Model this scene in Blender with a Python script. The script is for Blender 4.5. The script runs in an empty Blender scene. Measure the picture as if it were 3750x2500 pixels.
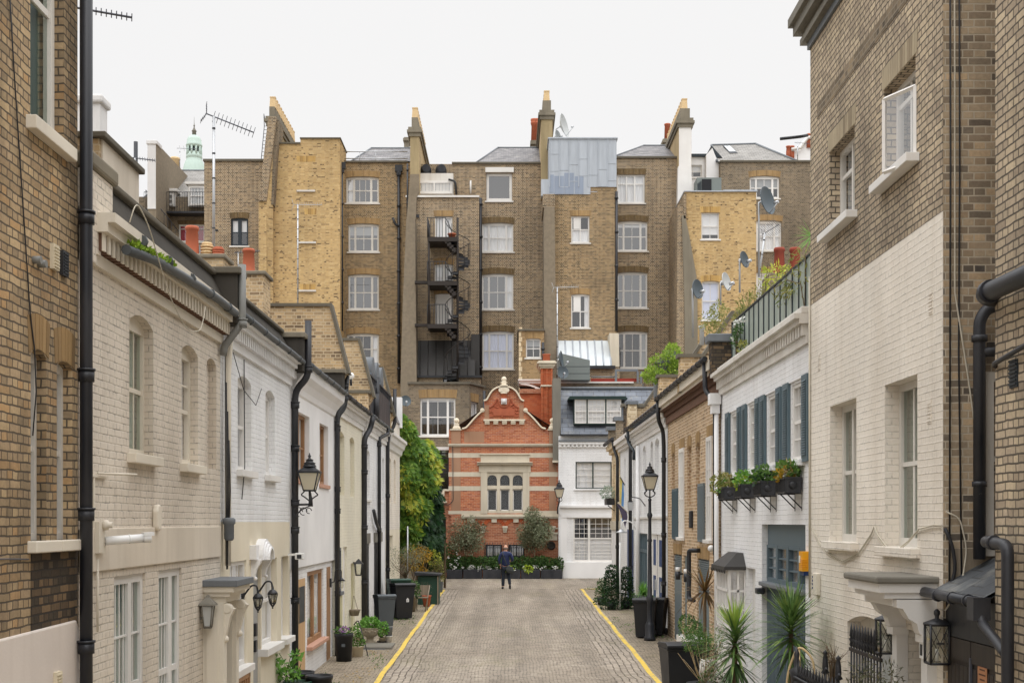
import bpy, math, random
from mathutils import Vector, Matrix
R = random.Random(11)
S = bpy.context.scene
C = S.collection
F, CX, HY, CZ = 2900.0, 1168.0, 1198.0, 3.56
def X(px, d): return (px - CX) / F * d
def Z(py, d): return CZ - (py - HY) / F * d
def Y(px, w): return F * w / abs(px - CX)
def gz(y): return 0.0169 * min(max(y, -40), 58)
WL, WR = 4.0, 4.25

SPLIT = {'pilaster', 'pilaster_cap', 'render_patch', 'hood_bracket', 'gable_finial', 'overflow_pipe', 'blind_sill', 'porch_bracket', 'party_upstand', 'coping', 'corbel', 'lead_came_', 'window_sill', 'window_head', 'stone_band', 'door_surround', 'zinc_patch', 'brick_end', 'box_bracket'}
class Fr:
 def __init__(s, o, U, V, W):
  s.o, s.U, s.V, s.W = Vector(o), Vector(U), Vector(V), Vector(W)
 def __call__(s, u, v, w=0.0): return s.o + s.U * u + s.V * v + s.W * w
WORLD = Fr((0, 0, 0), (1, 0, 0), (0, 1, 0), (0, 0, 1))
def FL(w): return Fr((-w, 0, 0), (0, 1, 0), (0, 0, 1), (1, 0, 0))
def FR(w): return Fr((w, 0, 0), (0, 1, 0), (0, 0, 1), (-1, 0, 0))
def FF(y): return Fr((0, y, 0), (1, 0, 0), (0, 0, 1), (0, -1, 0))

class MB:
 def __init__(s): s.v = []; s.f = []; s.sm = []
 def poly(s, pts, sm=False):
  n = len(s.v); s.v += [Vector(p) for p in pts]
  s.f.append(tuple(range(n, n + len(pts)))); s.sm.append(sm)
 def box(s, u0, u1, v0, v1, w0, w1, fr=WORLD):
  if u0 > u1: u0, u1 = u1, u0
  if v0 > v1: v0, v1 = v1, v0
  if w0 > w1: w0, w1 = w1, w0
  n = len(s.v)
  s.v += [fr(a, b, c) for c in (w0, w1) for b in (v0, v1) for a in (u0, u1)]
  for q in ((0, 2, 3, 1), (4, 5, 7, 6), (0, 1, 5, 4), (2, 6, 7, 3), (0, 4, 6, 2), (1, 3, 7, 5)):
   s.f.append(tuple(n + i for i in q)); s.sm.append(False)
  return s
 def prism(s, pts, w0, w1, fr=WORLD):
  n = len(s.v); k = len(pts)
  s.v += [fr(p[0], p[1], w0) for p in pts] + [fr(p[0], p[1], w1) for p in pts]
  s.f.append(tuple(range(n, n + k))[::-1]); s.sm.append(False)
  s.f.append(tuple(range(n + k, n + 2 * k))); s.sm.append(False)
  for i in range(k):
   j = (i + 1) % k
   s.f.append((n + i, n + j, n + k + j, n + k + i)); s.sm.append(False)
  return s
 def tube(s, pts, r, n=8, cap=True, sm=True):
  pts = [Vector(p) for p in pts]; m = len(pts)
  rs = r if isinstance(r, (list, tuple)) else [r] * m
  base = len(s.v); ref = None
  for i in range(m):
   t = (pts[min(i + 1, m - 1)] - pts[max(i - 1, 0)])
   if t.length < 1e-9: t = Vector((0, 0, 1))
   t.normalize()
   if ref is None:
    ref = Vector((0, 0, 1)) if abs(t.z) < .9 else Vector((1, 0, 0))
   a = ref - t * ref.dot(t)
   if a.length < 1e-4: a = t.orthogonal()
   a.normalize(); b = t.cross(a); ref = a
   for k in range(n):
    th = 2 * math.pi * k / n
    s.v.append(pts[i] + (a * math.cos(th) + b * math.sin(th)) * rs[i])
  for i in range(m - 1):
   for k in range(n):
    k2 = (k + 1) % n
    s.f.append((base + i * n + k, base + i * n + k2, base + (i + 1) * n + k2, base + (i + 1) * n + k)); s.sm.append(sm)
  if cap:
   s.f.append(tuple(base + k for k in range(n))[::-1]); s.sm.append(False)
   s.f.append(tuple(base + (m - 1) * n + k for k in range(n))); s.sm.append(False)
  return s
 def lathe(s, c, prof, n=16, axis=None, rot=0.0, sm=True, cap=True):
  c = Vector(c); base = len(s.v); m = len(prof)
  q = Vector((0, 0, 1)).rotation_difference(Vector(axis).normalized()) if axis else None
  for (r, z) in prof:
   for k in range(n):
    th = rot + 2 * math.pi * k / n
    p = Vector((r * math.cos(th), r * math.sin(th), z))
    if q: p = q @ p
    s.v.append(c + p)
  for i in range(m - 1):
   for k in range(n):
    k2 = (k + 1) % n
    s.f.append((base + i * n + k, base + i * n + k2, base + (i + 1) * n + k2, base + (i + 1) * n + k)); s.sm.append(sm)
  if cap:
   s.f.append(tuple(base + k for k in range(n))[::-1]); s.sm.append(False)
   s.f.append(tuple(base + (m - 1) * n + k for k in range(n))); s.sm.append(False)
  return s
 def ball(s, c, r, n=10):
  rr = r if isinstance(r, (tuple, list)) else (r, r, r)
  b = len(s.v); m = n // 2 + 1; c = Vector(c)
  for i in range(m):
   ph = math.pi * i / (m - 1)
   for k in range(n):
    th = 2 * math.pi * k / n
    s.v.append(c + Vector((rr[0] * math.sin(ph) * math.cos(th), rr[1] * math.sin(ph) * math.sin(th), rr[2] * math.cos(ph))))
  for i in range(m - 1):
   for k in range(n):
    k2 = (k + 1) % n
    s.f.append((b + i * n + k, b + (i + 1) * n + k, b + (i + 1) * n + k2, b + i * n + k2)); s.sm.append(True)
  return s
 def bar(s, p, q, r, n=6): return s.tube([p, q], r, n)
 def parts(s):
  k = len(s.v); up = list(range(k))
  def find(a):
   while up[a] != a: up[a] = up[up[a]]; a = up[a]
   return a
  for f in s.f:
   for i in f[1:]: up[find(i)] = find(f[0])
  g = {}
  for i in range(k): g.setdefault(find(i), []).append(i)
  B = []
  for q in g.values():
   lo = [min(s.v[i][j] for i in q) - .02 for j in range(3)]; hi = [max(s.v[i][j] for i in q) + .02 for j in range(3)]; B.append([lo, hi, set(q)])
  ch = True
  while ch:
   ch = False
   for a in range(len(B)):
    for b in range(a + 1, len(B)):
     if all(B[a][0][j] <= B[b][1][j] and B[b][0][j] <= B[a][1][j] for j in range(3)):
      B[a] = [[min(x, y) for x, y in zip(B[a][0], B[b][0])], [max(x, y) for x, y in zip(B[a][1], B[b][1])], B[a][2] | B[b][2]]; del B[b]; ch = True; break
    if ch: break
  out = []
  for b in B:
   m = MB(); ids = sorted(b[2]); ix = {q: i for i, q in enumerate(ids)}; m.v = [s.v[i] for i in ids]
   for f, sm in zip(s.f, s.sm):
    if f[0] in ix: m.f.append(tuple(ix[i] for i in f)); m.sm.append(sm)
   out.append(m)
  return out
 def build(s, name, mat, parent=None, bev=0.0, rz=0.0, loc=None):
  if name in SPLIT:
   q = s.parts()
   if len(q) > 1:
    for m in q: o = m.make(name, mat, parent, bev, rz, loc)
    return o
  return s.make(name, mat, parent, bev, rz, loc)
 def make(s, name, mat, parent=None, bev=0.0, rz=0.0, loc=None):
  root = parent
  while root is not None and root.parent is not None: root = root.parent
  off = root.location.copy() if root is not None else (Vector(loc) if loc else Vector((0, 0, 0)))
  me = bpy.data.meshes.new(name)
  me.from_pydata([tuple(v - off) for v in s.v], [], s.f)
  me.polygons.foreach_set('use_smooth', s.sm)
  uvl = me.uv_layers.new(name='UVMap'); dat = []
  for f in s.f:
   a = Vector((0, 0, 0))
   k = len(f)
   for i in range(k):
    p, q = s.v[f[i]], s.v[f[(i + 1) % k]]
    a += Vector(((p.y - q.y) * (p.z + q.z), (p.z - q.z) * (p.x + q.x), (p.x - q.x) * (p.y + q.y)))
   ax, ay, az = abs(a.x), abs(a.y), abs(a.z)
   for i in f:
    p = s.v[i]
    if az >= ax and az >= ay: dat += [p.x, p.y]
    elif ax >= ay: dat += [p.y, p.z]
    else: dat += [p.x, p.z]
  uvl.data.foreach_set('uv', dat)
  me.materials.append(MATS[mat] if isinstance(mat, str) else mat)
  me.update()
  o = bpy.data.objects.new(name, me); C.objects.link(o)
  if parent is not None: o.parent = parent
  elif loc: o.location = loc
  if bev:
   b = o.modifiers.new('bevel', 'BEVEL'); b.width = bev; b.segments = 2; b.limit_method = 'ANGLE'
  return o

def tag(o, label, cat, group=None):
 o['label'] = label; o['category'] = cat
 if group: o['group'] = group
 return o
def thing(name, label, cat, loc, group=None):
 o = bpy.data.objects.new(name, None); C.objects.link(o); o.location = loc
 o.empty_display_size = .2
 return tag(o, label, cat, group)
def struct(o, kind='structure'): o['kind'] = kind; return o
def dup(root, loc, label, rz=None):
 r = root.copy(); C.objects.link(r); r.location = loc; r['label'] = label
 if rz is not None: r.rotation_euler = (0, 0, rz)
 def rec(a, b):
  for ch in list(a.children):
   c = ch.copy(); C.objects.link(c); c.parent = b; rec(ch, c)
 rec(root, r); return r

# ------------------------------------------------------------------ materials
MATS = {}
def srgb(*c):
 return tuple((x / 255 / 12.92 if x / 255 <= .04045 else ((x / 255 + .055) / 1.055) ** 2.4) for x in c) + (1.0,)
class NT:
 def __init__(s, name):
  m = bpy.data.materials.new(name); m.use_nodes = True; MATS[name] = m
  s.m = m; s.t = m.node_tree; s.p = s.t.nodes['Principled BSDF']; s.out = s.t.nodes['Material Output']
 def n(s, typ, **k):
  nd = s.t.nodes.new(typ)
  for a, b in k.items():
   if a in nd.inputs: nd.inputs[a].default_value = b
   else: setattr(nd, a, b)
  return nd
 def l(s, a, b): s.t.links.new(a, b)
 def mix(s, fac, a, b, blend='MIX'):
  nd = s.n('ShaderNodeMix', data_type='RGBA', blend_type=blend)
  for v, i in ((fac, 0), (a, 6), (b, 7)):
   if hasattr(v, 'links'): s.l(v, nd.inputs[i])
   else: nd.inputs[i].default_value = v
  return nd.outputs[2]
 def math(s, op, a, b=0.0, clamp=False):
  nd = s.n('ShaderNodeMath', operation=op, use_clamp=clamp)
  for v, i in ((a, 0), (b, 1)):
   if hasattr(v, 'links'): s.l(v, nd.inputs[i])
   else: nd.inputs[i].default_value = v
  return nd.outputs[0]
 def ramp(s, fac, stops):
  nd = s.n('ShaderNodeValToRGB'); e = nd.color_ramp.elements
  while len(e) < len(stops): e.new(.5)
  for el, (p, c) in zip(e, stops): el.position = p; el.color = c
  s.l(fac, nd.inputs[0]); return nd.outputs[0]
 def noise(s, vec, scale, detail=3.0, rough=.55):
  nd = s.n('ShaderNodeTexNoise', Scale=scale, Detail=detail, Roughness=rough)
  if vec is not None: s.l(vec, nd.inputs['Vector'])
  return nd.outputs[0]
 def uv(s): return s.n('ShaderNodeTexCoord').outputs['UV']
 def pos(s): return s.n('ShaderNodeNewGeometry').outputs['Position']
 def mapv(s, vec, sc=(1, 1, 1), rot=(0, 0, 0)):
  nd = s.n('ShaderNodeMapping'); nd.inputs['Scale'].default_value = sc; nd.inputs['Rotation'].default_value = rot
  s.l(vec, nd.inputs[0]); return nd.outputs[0]
 def bump(s, h, strength, dist=.01):
  nd = s.n('ShaderNodeBump', Strength=strength, Distance=dist); s.l(h, nd.inputs['Height'])
  s.l(nd.outputs[0], s.p.inputs['Normal'])
G = lambda v: (v, v, v, 1)
def wob(t, uv, amt=.012, sc=5.0):
 nd = t.n('ShaderNodeTexNoise', Scale=sc, Detail=2.0); t.l(uv, nd.inputs['Vector'])
 sub = t.n('ShaderNodeVectorMath', operation='SUBTRACT'); t.l(nd.outputs['Color'], sub.inputs[0]); sub.inputs[1].default_value = (.5, .5, .5)
 ml = t.n('ShaderNodeVectorMath', operation='SCALE'); t.l(sub.outputs[0], ml.inputs[0]); ml.inputs['Scale'].default_value = amt
 ad = t.n('ShaderNodeVectorMath', operation='ADD'); t.l(uv, ad.inputs[0]); t.l(ml.outputs[0], ad.inputs[1])
 return ad.outputs[0]
DES, LIT = .30, 1.34
def brick(name, cols, mortar, bw=.225, bh=.075, ms=.008, soot=.5, sootcol=(.035, .03, .026, 1), bump=.7, rot=False, sscale=.35, lo=.48, hi=.75, english=True, wobble=.012, des=None, lit=None):
 def gr(c):
  l = .3 * c[0] + .55 * c[1] + .15 * c[2]; return tuple(min(.9, (x + (l - x) * (DES if des is None else des)) * (lit or LIT)) for x in c[:3]) + (1,)
 cols = [gr(c) for c in cols]; mortar = gr(mortar); soot *= .75
 t = NT(name); uv = t.uv()
 if rot: uv = t.mapv(uv, rot=(0, 0, math.pi / 2))
 w = wob(t, uv, wobble)
 b = t.n('ShaderNodeTexBrick', **{'Scale': 1.0, 'Mortar Size': ms, 'Mortar Smooth': .25, 'Bias': 0.0, 'Brick Width': bw, 'Row Height': bh})
 b.offset = .5; b.squash = .5 if english else 1.0; b.squash_frequency = 2
 b.inputs['Color1'].default_value = G(0); b.inputs['Color2'].default_value = G(1); b.inputs['Mortar'].default_value = G(.5)
 t.l(w, b.inputs['Vector'])
 k = len(cols)
 col = t.ramp(b.outputs['Color'], [(i / (k - 1), c) for i, c in enumerate(cols)])
 fine = t.noise(uv, 28.0, 4.0)
 col = t.mix(.55, col, t.mix(fine, G(.5), G(1.5)), 'MULTIPLY')
 col = t.mix(b.outputs['Fac'], col, mortar)
 big = t.noise(t.mapv(t.pos(), (1, 1, .55)), sscale, 5.0, .62)
 msk = t.math('MULTIPLY', t.ramp(big, [(lo, G(0)), (hi, G(1))]), soot)
 stk = t.noise(t.mapv(t.pos(), (1.6, 1.6, .16)), 1.3, 4.0)
 msk2 = t.math('MULTIPLY', t.ramp(stk, [(.5, G(0)), (.72, G(1))]), soot * .6)
 col = t.mix(msk, col, t.mix(.75, col, sootcol))
 col = t.mix(msk2, col, t.mix(.6, col, sootcol))
 lite = t.noise(t.pos(), sscale * 2.3, 4.0)
 col = t.mix(t.math('MULTIPLY', t.ramp(lite, [(.55, G(0)), (.75, G(1))]), .25), col, mortar)
 t.l(col, t.p.inputs['Base Color']); t.p.inputs['Roughness'].default_value = .93
 t.p.inputs['Specular IOR Level'].default_value = .15
 h = t.math('SUBTRACT', t.math('MULTIPLY', fine, .5), b.outputs['Fac'])
 t.bump(h, bump, .008)
def paint(name, col, bricky=1.0, dirt=.3, dirtcol=None, crack=.35, rough=.75, bh=.075, sc=1.0):
 t = NT(name); uv = t.uv(); w = wob(t, uv, .014, 4.0)
 dirtcol = dirtcol or tuple(c * .45 for c in col[:3]) + (1,)
 big = t.noise(t.mapv(t.pos(), (1.2, 1.2, .3)), .9 * sc, 5.0, .6)
 c = t.mix(t.math('MULTIPLY', t.ramp(big, [(.42, G(0)), (.8, G(1))]), dirt), col, dirtcol)
 stk = t.noise(t.mapv(t.pos(), (5, 5, .35)), 1.0, 4.0, .6)
 c = t.mix(t.math('MULTIPLY', t.ramp(stk, [(.52, G(0)), (.8, G(1))]), dirt * .7), c, dirtcol)
 fine = t.noise(uv, 60.0, 3.0)
 c = t.mix(.25, c, t.mix(fine, G(.8), G(1.15)), 'MULTIPLY')
 pt = t.noise(t.pos(), .55, 3.0); c = t.mix(1.0, c, t.ramp(pt, [(.35, G(.86)), (.65, G(1.0))]), 'MULTIPLY')
 h = t.math('MULTIPLY', t.noise(uv, 22.0, 4.0), .8)
 if bricky:
  b = t.n('ShaderNodeTexBrick', **{'Scale': 1.0, 'Mortar Size': .009, 'Mortar Smooth': .5, 'Brick Width': .225, 'Row Height': bh})
  b.offset = .5; b.squash = .5; b.squash_frequency = 2
  b.inputs['Color1'].default_value = G(0); b.inputs['Color2'].default_value = G(1)
  t.l(w, b.inputs['Vector'])
  cn = t.noise(t.mapv(uv, (1, 2.2, 1)), 6.0, 3.0, .7)
  jm = t.math('MULTIPLY', b.outputs['Fac'], t.ramp(cn, [(.46, G(.16)), (.66, G(1))]))
  c = t.mix(t.math('MULTIPLY', jm, crack), c, tuple(x * .35 for x in col[:3]) + (1,))
  bt = t.math('MULTIPLY', b.outputs['Color'], .35)
  h = t.math('ADD', t.math('SUBTRACT', h, t.math('MULTIPLY', b.outputs['Fac'], 1.3)), bt)
 t.l(c, t.p.inputs['Base Color']); t.p.inputs['Roughness'].default_value = rough
 t.p.inputs['Specular IOR Level'].default_value = .25
 t.bump(h, .55 * (bricky or .5), .007)
def plain(name, col, rough=.5, metal=0.0, var=.25, sc=4.0, bump=.0, spec=.4, streak=False):
 t = NT(name); v = t.pos()
 if streak: v = t.mapv(v, (4, 4, .4))
 nz = t.noise(v, sc, 5.0, .6)
 c = t.mix(nz, tuple(x * (1 - var) for x in col[:3]) + (1,), tuple(min(1, x * (1 + var)) for x in col[:3]) + (1,))
 t.l(c, t.p.inputs['Base Color']); t.p.inputs['Metallic'].default_value = metal
 t.l(t.math('ADD', t.math('MULTIPLY', nz, .25), rough - .12), t.p.inputs['Roughness'])
 t.p.inputs['Specular IOR Level'].default_value = spec
 if bump: t.bump(t.noise(t.pos(), sc * 9, 4.0), bump, .01)
def island(name, cols, rough=.55, trans=0.0, spec=.3):
 t = NT(name); g = t.n('ShaderNodeNewGeometry'); k = len(cols)
 c = t.ramp(g.outputs['Random Per Island'], [(i / max(1, k - 1), q) for i, q in enumerate(cols)])
 nz = t.noise(g.outputs['Position'], 2.2, 3.0)
 c = t.mix(.6, c, t.mix(nz, G(.55), G(1.45)), 'MULTIPLY')
 t.l(c, t.p.inputs['Base Color']); t.p.inputs['Roughness'].default_value = rough
 t.p.inputs['Specular IOR Level'].default_value = spec
 if trans:
  tr = t.n('ShaderNodeBsdfTranslucent'); t.l(c, tr.inputs[0])
  mx = t.n('ShaderNodeMixShader', Fac=trans); t.l(t.p.outputs[0], mx.inputs[1]); t.l(tr.outputs[0], mx.inputs[2])
  t.l(mx.outputs[0], t.out.inputs[0])
def slate(name, a, b, bw=.28, bh=.19):
 t = NT(name); uv = t.uv()
 k = t.n('ShaderNodeTexBrick', **{'Scale': 1.0, 'Mortar Size': .008, 'Mortar Smooth': .2, 'Brick Width': bw, 'Row Height': bh})
 k.inputs['Color1'].default_value = G(0); k.inputs['Color2'].default_value = G(1); t.l(wob(t, uv, .01), k.inputs['Vector'])
 c = t.mix(k.outputs['Color'], a, b)
 c = t.mix(k.outputs['Fac'], c, G(.03))
 nz = t.noise(t.pos(), 1.2, 5.0, .65)
 c = t.mix(t.ramp(nz, [(.4, G(0)), (.75, G(.6))]), c, tuple(x * .4 for x in a[:3]) + (1,))
 lz = t.noise(t.pos(), 2.7, 5.0, .65)
 c = t.mix(t.ramp(lz, [(.52, G(0)), (.78, G(.5))]), c, (.4, .38, .33, 1))
 t.l(c, t.p.inputs['Base Color']); t.p.inputs['Roughness'].default_value = .6
 t.bump(t.math('SUBTRACT', k.outputs['Color'], t.math('MULTIPLY', k.outputs['Fac'], 2.0)), .5, .01)
def glass(name, fac=.22, tint=G(1), rough=.02):
 t = NT(name); tr = t.n('ShaderNodeBsdfTransparent'); tr.inputs[0].default_value = tint
 gl = t.n('ShaderNodeBsdfGlossy', Roughness=rough); gl.inputs[0].default_value = G(.95)
 fr = t.n('ShaderNodeLayerWeight', Blend=.5)
 f = t.math('ADD', t.math('MULTIPLY', t.math('POWER', fr.outputs['Facing'], 4.0), .55), fac + .04, True)
 mx = t.n('ShaderNodeMixShader'); t.l(f, mx.inputs[0]); t.l(tr.outputs[0], mx.inputs[1]); t.l(gl.outputs[0], mx.inputs[2])
 t.l(mx.outputs[0], t.out.inputs[0])

# London stock bricks
brick('stock_near', [srgb(156, 128, 84), srgb(174, 144, 98), srgb(138, 116, 82), srgb(180, 150, 100), srgb(166, 138, 98), srgb(150, 122, 80), srgb(178, 136, 76)], srgb(92, 80, 64), soot=1.1, sootcol=srgb(44, 41, 38), ms=.008, bump=1.0, wobble=.03, des=.27, lit=1.4, sscale=.75)
brick('stock_soot', [srgb(60, 52, 42), srgb(92, 76, 52), srgb(48, 43, 38), srgb(130, 100, 58), srgb(52, 46, 40)], srgb(58, 52, 46), soot=.75, ms=.009, bump=.9, wobble=.02, lo=.4)
brick('stock_grey', [srgb(156, 138, 110), srgb(170, 150, 120), srgb(142, 124, 100), srgb(176, 156, 122), srgb(160, 140, 110)], srgb(84, 76, 64), soot=.95, sootcol=srgb(58, 55, 52), ms=.009, bump=1.0, wobble=.03, des=.26, lit=1.5, sscale=.6)
brick('stock_alley', [srgb(128, 110, 84), srgb(146, 124, 92), srgb(96, 84, 68), srgb(160, 132, 92), srgb(66, 60, 54)], srgb(150, 136, 112), soot=1.0, sootcol=srgb(46, 44, 42), ms=.008, lit=1.9, sscale=.9)
brick('stock_dark', [srgb(100, 86, 64), srgb(118, 100, 74), srgb(78, 68, 54), srgb(128, 108, 76), srgb(88, 76, 60)], srgb(126, 112, 90), soot=.75, ms=.01, bump=.8, lit=1.6)
brick('stock_brown', [srgb(98, 78, 50), srgb(124, 98, 60), srgb(66, 54, 40), srgb(140, 112, 70), srgb(88, 68, 44), srgb(58, 48, 38)], srgb(166, 146, 114), soot=.75, lit=1.55, ms=.012, bump=.6)
brick('stock_ochre', [srgb(144, 114, 68), srgb(158, 124, 74), srgb(116, 92, 58), srgb(170, 134, 82), srgb(136, 106, 62)], srgb(150, 124, 86), des=.22, soot=.34, ms=.009, bump=.6)
brick('stock_yellow', [srgb(196, 158, 92), srgb(214, 176, 106), srgb(184, 146, 84), srgb(220, 186, 120), srgb(200, 162, 96), srgb(206, 168, 100), srgb(100, 78, 52)], srgb(202, 172, 122), des=.18, lit=.98, soot=.5, ms=.008, bump=.5)
brick('stock_tan', [srgb(126, 100, 62), srgb(142, 114, 72), srgb(92, 74, 50), srgb(152, 122, 78), srgb(112, 90, 58), srgb(84, 70, 50)], srgb(162, 142, 108), des=.2, lit=1.4, soot=.55, ms=.01, bump=.6)
brick('stock_mews', [srgb(160, 126, 84), srgb(178, 142, 98), srgb(146, 112, 72), srgb(188, 152, 106), srgb(120, 94, 64)], srgb(200, 178, 142), soot=.22, ms=.009, bump=.7)
brick('stock_pale', [srgb(204, 176, 124), srgb(216, 190, 140), srgb(190, 160, 108), srgb(170, 140, 94)], srgb(206, 186, 148), soot=.25, ms=.009)
brick('stock_party', [srgb(160, 128, 78), srgb(186, 150, 92), srgb(128, 102, 66), srgb(196, 162, 104), srgb(104, 82, 58)], srgb(186, 162, 120), soot=.45, ms=.011)
brick('red_brick', [srgb(176, 98, 64), srgb(188, 112, 74), srgb(160, 84, 54), srgb(196, 124, 86), srgb(150, 80, 56), srgb(184, 116, 92)], srgb(190, 150, 120), des=.08, lit=1.1, soot=.4, sootcol=srgb(136, 62, 34), ms=.008, english=False)
brick('red_rubbed', [srgb(186, 94, 54), srgb(196, 106, 62), srgb(176, 84, 48), srgb(190, 110, 72)], srgb(170, 110, 80), des=.08, lit=1.05, soot=.25, sootcol=srgb(120, 50, 28), ms=.004, english=False)
brick('red_brown', [srgb(150, 92, 66), srgb(164, 104, 76), srgb(138, 80, 58), srgb(172, 116, 88), srgb(128, 76, 58)], srgb(168, 136, 110), des=.05, soot=.3, sootcol=srgb(100, 56, 40), ms=.008, english=False)
plain('arch_brick', srgb(150, 118, 72), .9, var=.2)
island('voussoir', [srgb(156, 128, 88), srgb(172, 142, 100), srgb(130, 106, 74), srgb(164, 134, 92)], .9)
island('voussoir_grey', [srgb(162, 148, 124), srgb(176, 162, 136), srgb(140, 126, 104)], .9)
island('voussoir_dark', [srgb(104, 86, 60), srgb(122, 102, 70), srgb(84, 70, 52), srgb(112, 92, 62)], .9)
island('voussoir_yellow', [srgb(196, 160, 98), srgb(180, 144, 86), srgb(206, 172, 110), srgb(150, 118, 72)], .9)
island('voussoir_red', [srgb(176, 84, 50), srgb(190, 98, 60), srgb(164, 76, 46)], .9)
# paints and renders
paint('beige_brick', srgb(234, 223, 207), 1.0, .42, srgb(150, 132, 112), .95)
paint('beige_render', srgb(228, 217, 200), 0, .35, srgb(160, 142, 118))
paint('cream_render', srgb(236, 226, 204), 0, .22, srgb(206, 188, 150))
paint('plinth_render', srgb(232, 221, 211), 0, .22, srgb(176, 158, 142))
paint('white_brick', srgb(245, 245, 245), 1.0, .28, srgb(180, 172, 160), .45)
paint('white_render', srgb(242, 241, 240), 0, .12, srgb(205, 200, 192))
paint('ivory_brick', srgb(240, 234, 214), .8, .18, srgb(206, 192, 156), .25)
paint('cream_brick', srgb(242, 234, 221), 1.0, .34, srgb(186, 168, 142), .55)
paint('trim_white', srgb(236, 233, 228), 0, .18, srgb(196, 188, 176), rough=.5)
paint('trim_beige', srgb(234, 225, 208), 0, .2, srgb(170, 152, 128), rough=.6)
paint('trim_old', srgb(226, 222, 214), 0, .45, srgb(168, 152, 132), rough=.6)
paint('stone', srgb(214, 204, 184), 0, .4, srgb(150, 134, 112), rough=.85)
paint('stone_grey', srgb(134, 130, 120), 0, .5, srgb(84, 78, 70), rough=.9)
paint('stone_brown', srgb(172, 134, 108), 0, .35, srgb(120, 84, 64), rough=.9)
plain('pebbledash', srgb(134, 122, 104), .95, var=.42, sc=5.0, bump=1.0)
paint('stucco', srgb(196, 174, 134), 0, .6, srgb(140, 118, 84), rough=.9)
paint('concrete', srgb(140, 132, 116), 0, .5, srgb(70, 64, 56), rough=.95)
paint('soot_render', srgb(74, 70, 64), 0, .6, srgb(40, 38, 36), rough=.95)
paint('white_worn', srgb(226, 224, 222), 0, .35, srgb(176, 168, 158), rough=.8)
paint('chimney_render', srgb(176, 158, 122), 0, .7, srgb(104, 90, 66), rough=.9)
plain('coping', srgb(104, 98, 86), .95, var=.35, sc=3.0, bump=.4)
plain('gutter_grey', srgb(84, 88, 90), .5, var=.25, sc=3.0, streak=True)
def worn(name, col):
 t = NT(name); n1 = t.noise(t.pos(), 26.0, 5.0, .7); n2 = t.noise(t.mapv(t.pos(), (1, 1, .35)), 2.4, 4.0, .6)
 c = t.mix(t.ramp(n2, [(.4, G(0)), (.75, G(1))]), col, (.045, .045, .05, 1)); c = t.mix(t.ramp(n1, [(.68, G(0)), (.74, G(.8))]), c, srgb(132, 128, 122))
 t.l(c, t.p.inputs['Base Color']); t.l(t.math('ADD', t.math('MULTIPLY', n2, .5), .2), t.p.inputs['Roughness']); t.bump(n1, .15, .004)
worn('black_paint', (.013, .015, .021, 1)); worn('black_iron', (.012, .013, .016, 1))
plain('black_door', (.02, .021, .025, 1), .45, var=.3, sc=2.0, streak=True)
plain('rust_black', (.035, .028, .024, 1), .8, var=.4, sc=9.0)
plain('grey_plastic', srgb(128, 128, 124), .5, var=.12)
plain('bin_black', (.018, .019, .022, 1), .45, var=.25, sc=2.5)
plain('bin_grey', srgb(88, 94, 98), .55, var=.18, sc=2.5)
plain('bin_green', srgb(34, 66, 52), .5, var=.2)
plain('lead', srgb(108, 112, 116), .6, var=.25, sc=2.5, streak=True)
plain('zinc', srgb(174, 180, 187), .55, .15, var=.26, sc=1.6, streak=True)
plain('zinc_blue', srgb(142, 152, 168), .55, .15, var=.22, sc=1.6, streak=True)
plain('zinc_bright', srgb(206, 212, 214), .45, .3, var=.12, sc=1.2)
plain('zinc_black', srgb(62, 60, 58), .6, .1, var=.4, sc=1.3, streak=True)
plain('aluminium', srgb(190, 192, 194), .4, .6, var=.1)
plain('aerial_dark', srgb(96, 98, 106), .5, .4, var=.1)
plain('terracotta', srgb(176, 98, 70), .85, var=.25, sc=5.0, bump=.2)
plain('terracotta_dark', srgb(140, 66, 50), .85, var=.3, sc=5.0, bump=.2)
plain('buff_pot', srgb(214, 186, 142), .85, var=.18, sc=4.0)
plain('cornice_brown', srgb(112, 84, 68), .9, var=.3)
plain('carving', srgb(170, 94, 66), .85, var=.22, sc=6.0, bump=.5)
plain('teal_shutter', srgb(86, 104, 112), .5, var=.12, sc=3.0)
plain('teal_door', srgb(88, 104, 112), .5, var=.22, sc=2.0, streak=True)
plain('grey_blue_door', srgb(110, 120, 124), .5, var=.1, sc=2.0)
plain('blue_door', srgb(26, 62, 116), .4, var=.15)
plain('grey_door', srgb(160, 160, 158), .5, var=.08)
plain('grey_board', srgb(118, 124, 120), .7, var=.08)
plain('green_frame', srgb(24, 46, 42), .45, var=.15)
plain('olive_frame', srgb(196, 190, 150), .5, var=.12)
plain('dark_frame', srgb(40, 48, 54), .45, var=.15)
plain('stone_ball', srgb(222, 210, 188), .85, var=.12, sc=5.0)
plain('yellow_box', srgb(236, 164, 24), .4, var=.06)
plain('navy_plastic', srgb(30, 52, 96), .4)
plain('copper_green', srgb(186, 204, 194), .7, var=.12, sc=.8, streak=True)
plain('dish_dark', srgb(82, 92, 98), .5, var=.12)
plain('dish_light', srgb(188, 190, 188), .5, var=.1)
plain('urn_stone', srgb(150, 140, 122), .95, var=.3, sc=8.0, bump=.5)
plain('cream_pot', srgb(214, 202, 176), .8, var=.15)
plain('soil', (.03, .022, .016, 1), 1.0, var=.4, sc=12)
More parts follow.
